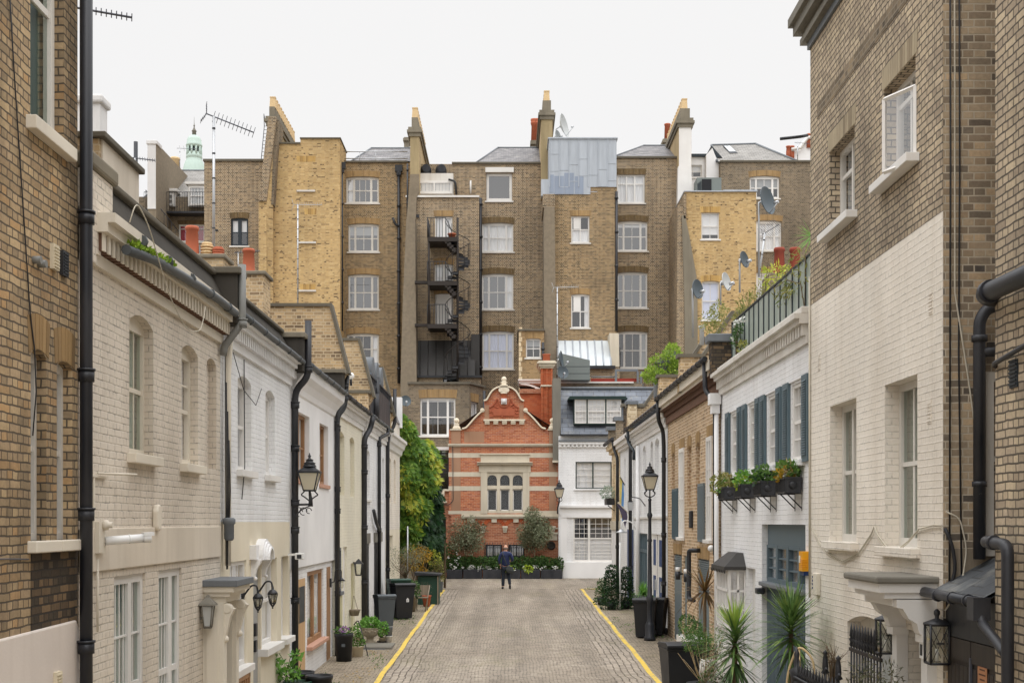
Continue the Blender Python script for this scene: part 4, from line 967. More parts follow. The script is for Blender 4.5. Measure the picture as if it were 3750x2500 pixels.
m.box(-4.02, c[0], c[1] - .015, c[1] + .015, c[2] + .1, c[2] + .13); m.build('lantern_frame', 'stone_grey', bl)
cc = thing('security_camera', 'white tubular security camera on the beige house wall', 'camera', (-4, 12.25, 3.36))
p0, p1 = Vector((-3.93, 12.3, 3.375)), Vector((-3.62, 12.5, 3.40))
m = MB(); m.tube([p0, p1], .043, 16); m.tube([p0 + (p1 - p0) * .62, p0 + (p1 - p0) * .66], .047, 16); m.build('body', 'lamp_white', cc)
m = MB(); dd = (p1 - p0).normalized(); m.tube([p1, p1 + dd * .075], [.046, .05], 16, False); m.prism([(-.05, .02), (.05, .02), (.05, .055), (-.05, .055)], 0, .1, Fr(p1, (dd.y, -dd.x, 0), (0, 0, 1), dd)); m.build('sunshield', 'lamp_white', cc)
MB().tube([p1 + dd * .001, p1 + dd * .03], .03, 14).build('lens', 'black_paint', cc); m = MB(); m.tube([(-4.0, 12.25, 3.33), p0], .02); m.build('mount', 'trim_beige', cc)
c2 = thing('security_camera', 'small white square camera fixed beside the black drainpipe', 'camera', (-3.9, 22.9, 2.95))
MB().box(-3.86, -3.7, 22.8, 22.92, 2.88, 3.0).build('body', 'lamp_white', c2, bev=.015); MB().box(-3.82, -3.74, 22.79, 22.8, 2.9, 2.97).build('lens', 'black_paint', c2); MB().box(-4.0, -3.85, 22.85, 22.9, 2.95, 2.99).build('mount', 'lamp_white', c2)
gn = thing('wall_lamp', 'black gooseneck lamp with a glass shade by the timber door', 'wall lamp', (-4, 28.3, 2.3))
m = MB(); m.box(-4.0, -3.96, 28.2, 28.3, 2.1, 2.3); m.tube(bend([(-3.96, 28.25, 2.2), (-3.9, 28.25, 2.22), (-3.87, 28.25, 2.5), (-3.74, 28.25, 2.5), (-3.74, 28.25, 2.3)], .09), .012, 6); m.lathe((-3.74, 28.25, 2.24), [(.1, 0), (.04, .05), (.02, .08)], 14); m.build('arm', 'black_iron', gn); MB().lathe((-3.74, 28.25, 2.08), [(.03, 0), (.05, .03), (.05, .16)], 12).build('glass', 'lamp_glass', gn)
bl = thing('wall_lantern', 'small black box lantern on the ivory house wall', 'wall lamp', (-4, 32.7, 2.4))
m = MB(); c = (-3.86, 32.5, 2.2);
for i in range(4):
 a = math.pi / 4 + i * math.pi / 2; m.tube([(c[0] + .09 * math.cos(a), c[1] + .09 * math.sin(a), c[2]), (c[0] + .13 * math.cos(a), c[1] + .13 * math.sin(a), c[2] + .28)], .014, 5)
m.lathe((c[0], c[1], c[2] + .28), [(.17, 0), (.05, .1), (.02, .13)], 4, None, math.pi / 4, False); m.lathe(c, [(.1, -.02), (.1, .01)], 4, None, math.pi / 4, False); m.box(-4.0, c[0], c[1] - .02, c[1] + .02, c[2] + .3, c[2] + .33); m.build('lantern_frame', 'black_iron', bl); MB().lathe(c, [(.085, .01), (.115, .27)], 4, None, math.pi / 4, False).build('glass', 'lamp_glass', bl)
gl_ = thing('globe_lamp', 'round white globe lamp on the left roof terrace', 'lamp', (-3.9, 32, 6.9)); MB().ball((X(806, 31), 31, Z(863, 31)), .085, 14).build('globe', 'lamp_white', gl_); MB().tube([(X(806, 31), 31, 6.9), (X(806, 31), 31, Z(868, 31))], .03).build('stem', 'black_iron', gl_)
# ================================================================== BACK TERRACE
def yagi(name, label, top, foot, direc, L=1.1, n=9, el=.16, mat='aerial_dark', mastr=.022, refl=True, group='television aerials', mast='aluminium', offs=0.0):
 o = thing(name, label, 'aerial', foot, group)
 top = Vector(top); d = Vector(direc).normalized(); side = d.cross(Vector((0, 0, 1))).normalized()
 mm = MB(); mm.tube([foot, top], mastr, 8); q_ = (top - Vector(foot)); n_ = int(q_.length / .45)
 mm.build('mast', mast, o); mm = MB()
 for i in range(n_): mm.tube([Vector(foot) + q_ * (i + .5) / n_, Vector(foot) + q_ * ((i + .5) / n_ + .03 / q_.length)], mastr * 1.25, 8)
 mm.build('mast_band', 'black_iron', o) if n_ else 0
 m = MB(); a = top + d * (-.15 * L) + Vector((0, 0, offs)); b = top + d * (.85 * L) + Vector((0, 0, offs)); m.tube([a, b], .014, 6)
 up = side.cross(d).normalized(); sl = (side * .75 + up * .65).normalized()
 for i in range(n):
  p = a + (b - a) * (.15 + .85 * i / (n - 1)); m.tube([p - sl * el, p + sl * el], .006, 4)
 if refl:
  for s in (-1, 1):
   e = a + (d * -.3 + up * .9 * s).normalized() * .2 * L
   m.tube([a, e], .009, 5)
   for k in range(4): p = a + (e - a) * (.25 + .25 * k); m.tube([p - side * .16, p + side * .16], .005, 4)
 m.build('antenna', mat, o); return o
def dish(name, label, c, r, aim, foot, mat='dish_dark', group='satellite dishes'):
 o = thing(name, label, 'dish', foot, group); c = Vector(c); ax = Vector(aim).normalized()
 m = MB(); prof = [(r * i / 8, .28 * r * (i / 8) ** 2) for i in range(9)]
 m.lathe(c, prof + [(r * 1.02, .29 * r), (r, .27 * r - .02), (r * .5, .05 * r - .02), (.01, -.02)], 24, ax, cap=False); m.build('dish', mat, o)
 lo = (Vector((0, 0, -1)) - ax * Vector((0, 0, -1)).dot(ax)).normalized()
 s = c + lo * r * .95 + ax * .25 * r; e = c + ax * r * 1.05 + lo * r * .35
 m = MB(); m.tube([s, e], .018, 6); m.tube([e, e - ax * .14], .045, 10); m.build('arm', 'aluminium', o)
 m = MB(); b = c - ax * .1; m.tube([c, b], .07, 8); m.tube(bend([b, (foot[0], foot[1], b.z), foot], .06), .026, 8); m.build('pole', 'aluminium', o); return o
def stack(o, d0, d1, px0, px1, pyt, pyb, fm, sm, pots, cap=True, wd=None, potm='buff_pot', poth=.62, potr=.22):
 """party-wall chimney: front face px0..px1 at depth d0, running back to d1; pots in a row along it"""
 x0, x1 = X(px0, d0), X(px1, d0); zt, zb = Z(pyt, d0), Z(pyb, d0)
 m = MB(); m.box(x0, x1, d0, d1, zb, zt); ch = m.build('chimney', sm, o)
 MB().box(x0 + .01, x1 - .01, d0 - .03, d0, zb, zt).build('chimney_front', fm, ch)
 if cap:
  m = MB(); m.box(x0 - .08, x1 + .08, d0 - .1, d1 + .05, zt - .5, zt - .3); m.box(x0 - .16, x1 + .16, d0 - .18, d1 + .1, zt - .3, zt - .16); m.box(x0 - .1, x1 + .1, d0 - .12, d1 + .06, zt - .16, zt); m.build('chimney_cap', 'concrete', ch)
 pw = (x1 - x0)
 MB().box(x0 + .08, x1 - .08, d0 + .0, d1 - .1, zt, zt + .55).build('chimney_plinth', 'concrete', ch)
 k = max(2, int((d1 - d0) / .55))
 for i in range(k):
  y = d0 + .35 + i * (d1 - d0 - .6) / (k - 1); c = ((x0 + x1) / 2, y, zt + .54)
  MB().lathe(c, [(potr, 0), (potr * .82, poth * .88), (potr * .92, poth * .9), (potr * .92, poth), (potr * .7, poth), (potr * .7, poth * .7)], 4 if potm == 'buff_pot' else 14, None, math.pi / 4, potm != 'buff_pot').build('chimney_pot', potm, ch)
 return ch
def hip(o, px0, px1, pyt0, px_r0, px_r1, pyr, d, d2, mat='slate_roof', name='roof'):
 A = Vector((X(px0, d), d, Z(pyt0, d))); B = Vector((X(px1, d), d, A.z)); Cc = Vector((X(px_r1, d2), d2, Z(pyr, d2))); D = Vector((X(px_r0, d2), d2, Cc.z))
 m = MB(); m.poly([A, B, Cc, D]); A2 = Vector((A.x, d2 + 4, A.z)); B2 = Vector((B.x, d2 + 4, B.z)); m.poly([A, D, A2]); m.poly([B, B2, Cc]); m.poly([A2, D, Cc, B2])
 r = m.build(name, mat, o); mm = MB()
 mm.tube([A, D], .06, 6); mm.tube([D, Cc], .07, 6); mm.build('ridge_tile', 'lead', r); return r
def vpipe(o, px, d, py0, py1, r=.07, mat='black_iron', hop=False):
 m = MB(); x = X(px, d); m.tube([(x, d, Z(py1, d)), (x, d, Z(py0, d))], r, 8)
 z = Z(py0, d) - .4
 while z > Z(py1, d): m.tube([(x, d, z), (x, d, z + .12)], r * 1.4, 8); z -= 1.8
 if hop: m.box(x - .2, x + .2, d - .12, d + .15, Z(py0, d) - .25, Z(py0, d) + .1); m.box(x - .12, x + .12, d - .1, d + .12, Z(py0, d) - .45, Z(py0, d) - .25)
 return m.build('drainpipe', mat, o)
TD = 70.0
# ---- recessed house at the far left with balconies
d = 74.0
t00 = thing('terraced_house', 'sooty terrace house with dormers, an iron balcony and red curtains', 'house', (X(390, d), d, 0), 'terraced houses at the end')
front(t00, FF(d), X(250, d), X(478, d), 1, Z(452, d), [W(410, 470, 515, 556, d, 'tri', .0, v=[(.5, .25), (.25, .05), (.75, .05)], cu='full', cm='curtain_red', h=[(.8, .04)]), W(411, 470, 560, 640, d, 'pair', cu='full', cm='curtain_grey', arch=False)], 'stock_dark', back=6, arches='voussoir_dark')
hip(t00, 330, 520, 455, 405, 500, 392, d, d + 5, 'slate_light')
for (a, b, y0_, y1_, dd) in ((352, 402, 440, 474, d - .15), (432, 474, 424, 474, d - .25)):
 x0, x1, z0, z1 = X(a, dd), X(b, dd), Z(y1_, dd), Z(y0_, dd)
 m = MB(); m.box(x0, x1, dd, dd + 3, z0, z1); m.box(x0 - .15, x1 + .15, dd - .15, dd + 3, z1, z1 + .15); dm = m.build('dormer', 'trim_white', t00)
 window(dm, FF(dd - .1), dict(r=(x0 + .08, x1 - .08, z0 + .05, z1 - .15), kind='sash0', rev=0, sill=False, cu='full', cm='curtain_grey', pane='pane_bright', name='dormer_window'))
m = MB(); x0, x1 = X(325, d - 1.4), X(472, d - 1.4); zf = Z(480, d - 1.4)
m.box(x0, x1, d - .9, d, zf - .1, zf); m.build('balcony', 'black_paint', t00)
m = MB(); m.tube([(x0, d - .9, zf + 1.1), (x1, d - .9, zf + 1.1)], .02, 5)
for i in range(26): x = x0 + (x1 - x0) * i / 25; m.tube([(x, d - .9, zf), (x, d - .9, zf + 1.1)], .012, 4)
m.build('balcony_railing', 'black_iron', t00)
m = MB(); a_, b_ = Vector((X(345, d - 1.2), d - 1.2, zf - .1)), Vector((X(420, d - 1.2), d - 1.2, Z(580, d - 1.2)))
for k in (0, .9): m.prism([(a_.x, a_.z), (b_.x, b_.z), (b_.x, b_.z - .3), (a_.x, a_.z - .3)], k, k + .05, FF(d - 1.2))
for i in range(11): p = a_ + (b_ - a_) * i / 11; m.box(p.x, p.x + .28, d - 2.0, d - 1.2, p.z - .2, p.z - .16)
m.tube([a_ + Vector((0, -.9, 1)), b_ + Vector((0, -.9, 1))], .025, 5)
for i in range(9): p = a_ + (b_ - a_) * i / 9 + Vector((0, -.9, 0)); m.tube([p, p + Vector((0, 0, 1))], .014, 4)
m.build('fire_stair', 'black_iron', t00)
m = MB(); m.tube([(X(325, d - 1.3), d - 1.3, zf + .1), (X(472, d - 1.3), d - 1.3, zf + .1)], .01)
# wedge chimney wall, white front
x0, x1 = X(340, 71), X(359, 71); zt = Z(327, 71)
m = MB(); m.box(x0, x1, 71, 80, Z(500, 71), zt); ch = m.build('chimney', 'pebbledash', t00); MB().box(x0 - .02, x1 - .02, 70.96, 71.0, Z(480, 71), zt - .1).build('chimney_front', 'white_worn', ch); MB().box(x0 - .08, x1 + .06, 70.9, 72, zt - .12, zt + .1).build('chimney_cap', 'white_worn', ch, bev=.03)
MB().lathe((X(402, 79), 79, Z(395, 79)), [(.3, 0), (.26, .7), (.32, .75), (.32, .85), (.26, .9)], 14).build('chimney_pot', 'buff_pot', ch)
# ---- plain brown house, left
d = 69.5
t0 = thing('terraced_house', 'plain brown brick terrace house with one dark framed window beside the blank yellow wing', 'house', (X(540, d), d, 0), 'terraced houses at the end')
front(t0, FF(d), X(469, d), X(616, d), 1, Z(371, d), [W(530, 570, 500, 565, d, 'pair', .05, mat='dark_frame', t=.09, v=[(.5, .2)], h=[(.5, .05)], smat='trim_white', cu='blind', cm='curtain', bl=.5), W(492, 512, 690, 720, d, 'plain', arch=False)], 'stock_brown', back=8, arches='voussoir_dark', ah=.3)
MB().box(X(467, d), X(606, d), d - .1, d + .4, Z(371, d), Z(366, d)).build('coping', 'coping', t0)
MB().box(X(495, d) , X(501, d), d - .04, d, Z(531, d), Z(527, d)).build('air_vent', 'black_paint', t0)
# ---- yellow wing house with first chimney
t1 = thing('terraced_house', 'terrace house with a tall blank yellow brick wing without windows', 'house', (X(780, TD), TD, 0), 'terraced houses at the end')
d = TD
tw_ = lambda a, b, c, e, d, **k: W(a, b, c, e, d, 'tri', .08, smat='trim_old', **k)
front(t1, FF(d), X(760, d), X(945, d), 1, Z(374, d), [tw_(795, 870, 405, 467, d, cu='left', mat='trim_old', pane='pane_bright', v=[(.21, .12), (.79, .12), (.4, .03), (.6, .03)]), tw_(800, 870, 513, 579, d, cu='blind', cm='curtain_grey', bl=.6, mat='trim_old', pane='pane_bright'), tw_(800, 870, 629, 711, d, mat='trim_old', pane='pane_bright'), tw_(797, 870, 765, 835, d, cu='right', mat='trim_old')], 'stock_tan', back=8, arches='voussoir', ah=.32)
MB().box(X(788, d), X(936, d), d - .1, d + .35, Z(374, d), Z(370, d)).build('coping', 'coping', t1)
hip(t1, 806, 945, 371, 852, 950, 341, d + .4, d + 4)
m = MB()
for py in (346, 362): m.tube([(X(787, d + .2), d + .2, Z(py, d)), (X(936, d + .2), d + .2, Z(py, d))], .03, 5)
for px in (826, 863): m.tube([(X(px, d + .2), d + .2, Z(372, d)), (X(px, d + .2), d + .2, Z(346, d))], .02, 5)
m.build('roof_handrail', 'aluminium', t1)
d = 68.2
m = MB(); u0, u1 = X(628, d), X(781, d); wall(m, FF(d), u0, u1, 1, Z(331, d), [], .2, 2.6)
m.box(X(690, d), u1, d, d + 2.6, Z(331, d), Z(319, d)); m.build('wing_wall', 'stock_yellow', t1)
m = MB(); m.box(X(625, d), X(690, d), d - .08, d + .35, Z(331, d), Z(327.5, d)); m.box(X(689, d), X(783, d), d - .08, d + 2.7, Z(319, d), Z(316.5, d)); m.build('coping', 'coping', t1)
m = MB()
for (a, b, py) in ((682, 724, 439), (684, 726, 557.5), (684, 726, 668)): m.box(X(a, d), X(b, d), d - .09, d - .002, Z(py + 2, d), Z(py - 2, d))
m.build('blind_sill', 'trim_old', t1)
for (a, b, py) in ((684, 722, 372), (702, 724, 493), (692, 722, 666)): arch(t1, FF(d), X(a, d), X(b, d), Z(py, d), 0, .32, 'voussoir_yellow')
MB().box(X(701, d), X(714, d), d - .03, d, Z(708, d), Z(698, d)).build('air_brick', 'terracotta', t1)
# sloping buttress to the left of the wing
m = MB(); f = FF(d - .6)
m.prism([(X(611, 67.6), Z(470, 67.6)), (X(632, 67.6), Z(275, 67.6)), (X(640, 67.6), Z(275, 67.6)), (X(628, 67.6), Z(470, 67.6))], -1.5, 0, f); m.build('buttress', 'stock_dark', t1)
m = MB(); m.poly([(X(594, 67.4), 67.4, 1), (X(612, 67.4), 67.4, 1), (X(612, 67.4), 67.4, Z(462, 67.4)), (X(594, 67.4), 67.4, Z(462, 67.4))]); m.poly([(X(612, 67.4), 67.4, 1), (X(628.2, d), d, 1), (X(628.2, d), d, Z(331, d)), (X(627, 67.6), 67.6, Z(340, 67.6)), (X(612, 67.4), 67.4, Z(462, 67.4))]); m.poly([(X(594, 67.4), 67.4, 1), (X(594, 67.4), 67.4, Z(462, 67.4)), (X(594, 67.4), 69.5, Z(462, 67.4)), (X(594, 67.4), 69.5, 1)]); m.build('buttress_base', 'stock_yellow', t1)
m = MB(); m.prism([(X(594, 67.3), Z(462, 67.3)), (X(612, 67.3), Z(462, 67.3)), (X(634, 67.3), Z(268, 67.3)), (X(616, 67.3), Z(268, 67.3))], -1.5, 0, FF(67.3)); m.build('buttress_slope', 'stock_brown', t1)
stack(t1, 68.9, 75.5, 615, 634, 268, 420, 'stock_dark', 'chimney_render', 6, potr=.24)
vpipe(t1, 785, 68.9, 378, 760, .08, hop=True); vpipe(t1, 916, 69.85, 384, 880, .08, hop=True)
m = MB(); m.tube(bend([(X(902, 69.8), 69.8, Z(500, 69.8)), (X(908, 69.8), 69.8, Z(515, 69.8)), (X(916, 69.8), 69.8, Z(520, 69.8))], .2), .07, 8); m.build('drainpipe', 'black_iron', t1)
# ---- house with the spiral fire escape
t2 = thing('terraced_house', 'dark brick terrace house carrying the black spiral fire escape', 'house', (X(1080, TD), TD, 0), 'terraced houses at the end')
d = TD
front(t2, FF(d), X(945, d), X(1262, d), 1, Z(377, d), [W(1117, 1176, 398, 462, d, 'plain', mat='trim_white', t=.14, pane='pane_bright', arch=False), tw_(1107, 1179, 511, 579, d, cu='full'), tw_(1107, 1179, 628, 711, d, cu='right', pane='pane_bright'), tw_(1108, 1180, 760, 848, d, cu='full', cm='curtain_blue')], 'stock_brown', back=8, arches='voussoir_dark', ah=.32)
MB().box(X(1115, d), X(1180, d), d - .12, d, Z(407, d) + .25, Z(398, d) + .3).build('window_head', 'trim_white', t2)
MB().box(X(1038, d), X(1250, d), d - .1, d + .35, Z(377, d), Z(373, d)).build('coping', 'coping', t2)
hip(t2, 1092, 1262, 375, 1143, 1262, 340, d + .4, d + 4.2)
d = 68.5
front(t2, FF(d), X(933, d), X(1100, d), 1, Z(454, d), [W(999, 1039, 497, 549, d, 'pair', 0, t=.09, v=[(.5, .16)], cu='full', sill=False), W(998, 1041, 606, 649, d, 'pair', .06, t=.09, v=[(.5, .16)], cu='full', sill=False, h=[(.25, .03)]), W(999, 1041, 674, 746, d, 'pair', .06, t=.08, v=[], sill=False, cu='full', h=[(.6, .04), (.8, .03), (.42, .03)])], 'stock_brown', back=1.4, arches='voussoir', ah=.32)
MB().box(X(999, d) + .1, X(1041, d) - .1, d + .02, d + .1, Z(746, d), Z(676, d)).build('door_panel', 'trim_white', t2)
MB().box(X(932, d), X(1101, d), d - .12, d + .2, Z(454, d), Z(450, d)).build('parapet_trim', 'trim_white', t2)
MB().box(X(956, d), X(963, d), d - .05, d, Z(500, d), Z(493, d)).build('air_vent', 'black_paint', t2)
d = 69.4
m = MB(); m.box(X(955, d), X(1041, d), d, d + .6, Z(452, d), Z(398, d)); m.build('roof_room', 'trim_old', t2)
window(t2, FF(d - .08), dict(r=(X(956, d), X(1039, d), Z(446, d), Z(416, d)), kind='pair', rev=0, t=.12, sill=False, cu='full', cm='curtain_grey', pane='pane_bright'))
for px, dd in ((978, 69.8), (1013, 69.8)):
 m = MB(); x, z = X(px, dd), Z(391, dd); m.lathe((x, dd, z - .4), [(.3, 0), (.31, .4), (.27, .56), (.14, .66), (.02, .69)], 16); m.tube([(x + .04, dd - .22, z + .03), (x + .05, dd - .36, z + .02)], [.2, .22], 14); m.build('vent_cowl', 'black_paint', t2)
MB().tube([(X(1081, 69.8), 69.8, Z(445, 69.8)), (X(1081, 69.8), 69.8, Z(415, 69.8))], .05).build('overflow_pipe', 'trim_white', t2)
vpipe(t2, 1103, 69.7, 455, 880, .1); vpipe(t2, 936, 68.4, 376, 520, .05)
m = MB(); m.tube(bend([(X(1030, 69.2), 69.2, Z(410, 69)), (X(1046, 69.2), 69.2, Z(414, 69)), (X(1048, 69.2), 69.2, Z(445, 69))], .2), .06, 8); m.build('drainpipe', 'black_iron', t2)
stack(t2, 68.6, 75.5, 942, 963, 293, 470, 'chimney_render', 'stucco', 6, potr=.24)
m = MB(); m.box(X(928, 76), X(938, 76), 76, 77, Z(380, 76), Z(315, 76)); m.box(X(926, 76), X(939, 76), 75.9, 77.1, Z(324, 76), Z(318, 76)); m.build('rear_chimney', 'concrete', t2)
# pebbledash buttress between the houses
m = MB(); f = FF(67.0); dd = 67.0
m.prism([(X(916, dd), 1), (X(957, dd), 1), (X(957, dd), Z(900, dd)), (X(953, dd), Z(503, dd)), (X(933, dd), Z(503, dd)), (X(925, dd), Z(700, dd)), (X(920, dd), Z(880, dd))], -1.45, 0, f); m.build('buttress', 'pebbledash', t2)
MB().prism([(X(934, 68.3), Z(505, 68.3)), (X(955, 68.3), Z(505, 68.3)), (X(957, 68.3), Z(452, 68.3)), (X(963, 68.3), Z(440, 68.3)), (X(962, 68.3), Z(400, 68.3)), (X(942, 68.3), Z(400, 68.3)), (X(938, 68.3), Z(450, 68.3))], -.28, 0, FF(68.3)).build('chimney_base', 'pebbledash', t2)
# leaded lean-to below the fire escape, with brick base
m = MB(); A = (X(946, 67.5), 67.5, Z(862, 67.5)); B = (X(1092, 67.5), 67.5, Z(862, 67.5)); m.poly([A, B, (X(1092, 68.4), 68.4, Z(782, 68.4)), (X(948, 68.4), 68.4, Z(782, 68.4))]); m.poly([A, (X(948, 68.4), 68.4, Z(782, 68.4)), (A[0], 68.4, A[2])])
for i in range(9):
 p = Vector(A) + (Vector(B) - Vector(A)) * i / 8; q = Vector((X(948, 68.4), 68.4, Z(782, 68.4))); q = q + (Vector((X(1092, 68.4), 68.4, Z(782, 68.4))) - q) * i / 8; m.tube([p, q], .03, 5)
m.build('lean_to_roof', 'zinc_black', t2); MB().box(A[0], X(1108, 67.5), 67.42, 67.56, A[2] - .12, A[2]).build('gutter', 'black_iron', t2)
front(t2, FF(67.58), A[0], X(1105, 67.58), 1, A[2] - .1, [W(1017, 1054, 868, 895, 67.58, 'pair', arch=False, sill=False, mat='dark_frame')], 'stock_brown', back=.8)
m = MB(); m.box(X(1082, 67.9), X(1101, 67.9), 67.9, 68.45, Z(860, 67.5), Z(765, 67.5)); m.build('side_cheek', 'zinc_black', t2)
# fire escape
fe = thing('spiral_staircase', 'black iron spiral fire escape with three landings on the sooty brown brick house', 'staircase', (X(1051, 66.85), 66.85, Z(880, 66.85)))
px_, py_ = X(1051, 66.85), 66.85; MB().tube([(px_, py_, Z(885, 66.85)), (px_, py_, Z(500, 66.85))], .06, 10).build('central_pole', 'rust_black', fe)
zs_ = [Z(y, 66.85) for y in (868, 748, 650, 550)]
rail = MB()
for k in range(3):
 z0, z1 = zs_[k], zs_[k + 1]; n = 12; rp_ = []
 for i in range(n):
  a0 = math.pi * .95 - 2 * math.pi * (i) / n * .98; a1 = a0 - 2 * math.pi / n * .9; z = z0 + (z1 - z0) * (i + .5) / n; r_ = .66
  P = lambda r, a, z: (px_ + r * math.cos(a), py_ - r * math.sin(a), z)
  m = MB(); q = [P(.05, a0, z), P(r_, a0, z), P(r_, a1, z), P(.05, a1, z)]; m.poly(q); m.poly([Vector(p) - Vector((0, 0, .05)) for p in q][::-1])
  for s in range(4): j = (s + 1) % 4; m.poly([Vector(q[s]) - Vector((0, 0, .05)), Vector(q[j]) - Vector((0, 0, .05)), q[j], q[s]])
  rs = Vector((0, 0, -(z1 - z0) / n * .95)); m.poly([q[0], q[1], q[1] + rs, q[0] + rs] if 0 else [Vector(q[0]), Vector(q[1]), Vector(q[1]) + rs, Vector(q[0]) + rs * .6]); e1 = Vector(q[1]); e2 = Vector(q[2]); m.poly([e1, e2, e2 + rs * .7, e1 + rs * .7])
  m.build('tread', 'black_iron', fe)
  rail.tube([P(r_, a0, z), P(r_, a0, z + .95)], .012, 4)
  for s in range(3): rp_.append(P(r_, a0 - 2 * math.pi / n * s / 3, z + .95 + (z1 - z0) / n * s / 3))
 rail.tube(rp_, .022, 5)
rail.build('stair_railing', 'rust_black', fe)
for py in (550, 650, 748):
 z = Z(py, 66.85); x0, x1 = X(983, 66.85), X(1051, 66.85)
 MB().box(x0, x1, 66.42, 68.48, z - .1, z).box(x0, x1, 66.40, 66.45, z - .2, z + .03).build('landing', 'rust_black', fe)
 m = MB(); xm = X(1023, 66.42); zt = z + 1.05
 m.tube([(x0, 68.4, zt), (x0, 66.42, zt), (xm, 66.42, zt), (X(1030, 66.42), 66.42, z + .75), (x1 - .3, 66.42, z + .35)], .024, 5)
 for i in range(9): x = x0 + (x1 - .3 - x0) * i / 8; m.tube([(x, 66.42, z), (x, 66.42, zt if x <= xm else zt - (x - xm) * .95)], .013, 4)
 for i in range(6): m.tube([(x0, 66.42 + i * .36, z), (x0, 66.42 + i * .36, zt)], .02, 4)
 m.build('landing_railing', 'black_iron', fe)
 m = MB()
 for i in range(4): m.box(x1 - .65 + i * .12, x1 - .45 + i * .12, 66.42, 67.4, z - .3 - i * .14, z - .1 - i * .14)
 m.build('landing_bracket', 'rust_black', fe)
m = MB(); m.tube([(X(985, 66.5), 66.5, Z(760, 66.5)), (X(985, 66.5), 66.5, Z(550, 66.5))], .05, 6); m.box(X(953, 66.85), X(985, 66.85), 66.7, 67.0, Z(652, 66.85), Z(646, 66.85)); m.box(X(953, 66.85), X(985, 66.85), 66.7, 67.0, Z(750, 66.85), Z(744, 66.85)); m.build('support_post', 'rust_black', fe)
fp = thing('flower_pot', 'small terracotta pot on the top fire escape landing', 'plant pot', (X(1038, 66.85), 66.85, Z(549, 66.85))); MB().lathe((X(1038, 66.85), 66.85, Z(549, 66.85)), [(.12, 0), (.2, .22), (.23, .22), (.23, .28), (.18, .28)], 14).build('pot', 'terracotta', fp)
# ---- house with zinc clad wing
t3 = thing('terraced_house', 'terrace house whose brick wing is clad in grey zinc at the top', 'house', (X(1400, TD), TD, 0), 'terraced houses at the end')
d = TD
front(t3, FF(d), X(1262, d), X(1565, d), 1, Z(364, d), [W(1417, 1481, 401, 467, d, 'tri', 0, mat='trim_white', v=[(.33, .09), (.66, .09)], h=[(.7, .06)], cu='full', smat='trim_old'), tw_(1417, 1487, 507, 577, d, cu='blind', bl=.8, cm='curtain', pane='pane_bright'), tw_(1417, 1487, 624, 708, d, pane='pane_bright'), tw_(1419, 1487, 760, 846, d, cu='right', cm='curtain_grey')], 'stock_brown', back=8, arches='voussoir_dark', ah=.32)
MB().box(X(1414, d), X(1557, d), d - .1, d + .35, Z(364, d), Z(360, d)).build('coping', 'coping', t3)
hip(t3, 1405, 1560, 362, 1478, 1560, 335, d + .4, d + 4.2)
d = 67.0
front(t3, FF(d), X(1259, d), X(1416, d), 1, Z(425, d), [W(1312, 1354, 496, 558, d, 'sash', 0, v=[(.5, .06)], t=.07, cu='half', smat='trim_old'), W(1312, 1354, 675, 753, d, 'sash', .05, v=[(.5, .05)], cu='right', smat='trim_old')], 'stock_tan', back=2.9, arches='voussoir', ah=.3)
for (a, b, p, q) in ((1313, 1332, 498, 525), (1313, 1332, 680, 715)): MB().box(X(a, d) + .1, X(b, d), d + .1, d + .12, Z(q, d), Z(p, d)).build('window_panel', 'trim_white', t3)
m = MB(); u0 = X(1261, d); u1 = X(1416, d); m.box(u0, u1, d - .05, d + 2.9, Z(430, d), Z(320, d)); m.box(u0, X(1356, d), d - .05, d + .1, Z(447, d), Z(430, d)); m.build('zinc_cladding', 'zinc', t3)
m = MB()
for i in range(7):
 a = u0 + (u1 - u0) * i / 7; a2 = u0 + (u1 - u0) * (i + 1) / 7
 m.box(a + .02, a + .06, d - .09, d - .052, Z(430, d), Z(320, d))
 zz = Z(355 + (i * 37) % 50, d); m.box(a + .06, a2, d - .065, d - .052, zz, zz + .03); zz -= .9; m.box(a + .06, a2, d - .065, d - .052, zz, zz + .03)
m.box(u0 - .06, u1 + .06, d - .12, d + 2.95, Z(320, d), Z(317, d)); m.build('zinc_seam', 'zinc', t3)
m = MB()
for (a, b, p, q) in ((1273, 1295, 405, 446), (1296, 1318, 398, 446), (1320, 1340, 406, 446), (1262, 1272, 402, 444)): m.box(X(a, d), X(b, d), d - .06, d - .05, Z(q, d), Z(p, d))
m.build('zinc_patch', 'zinc_blue', t3); MB().box(X(1243, d), X(1262, d), d - .02, d + .6, Z(450, d), Z(412, d)).build('zinc_flashing', 'zinc', t3)
m = MB(); dd = 66.4; m.prism([(X(1249, dd), 1), (X(1284, dd), 1), (X(1278, dd), Z(860, dd)), (X(1274, dd), Z(475, dd)), (X(1250, dd), Z(475, dd))], -3, 0, FF(dd)); m.build('buttress', 'pebbledash', t3)
MB().box(X(1247, 66.6), X(1275, 66.6), 66.6, 69.5, Z(476, 66.6), Z(446, 66.6)).build('buttress_top', 'stock_brown', t3)
stack(t3, 69.0, 76, 1243, 1269, 254, 450, 'chimney_render', 'stucco', 6, potr=.24)
m = MB(); m.box(X(1221, 77), X(1238, 77), 77, 77.9, Z(400, 77), Z(322, 77)); m.box(X(1218, 77), X(1240, 77), 76.9, 78, Z(332, 77), Z(324, 77)); m.build('rear_chimney', 'concrete', t3)
for px in (1227, 1233): MB().lathe((X(px, 77.4), 77.4, Z(322, 77)), [(.2, 0), (.17, 1.0), (.2, 1.02), (.2, 1.1), (.22, 1.12), (.22, 1.2), (.18, 1.2), (.22, 1.3), (.22, 1.4)], 12).build('chimney_pot', 'terracotta', t3)
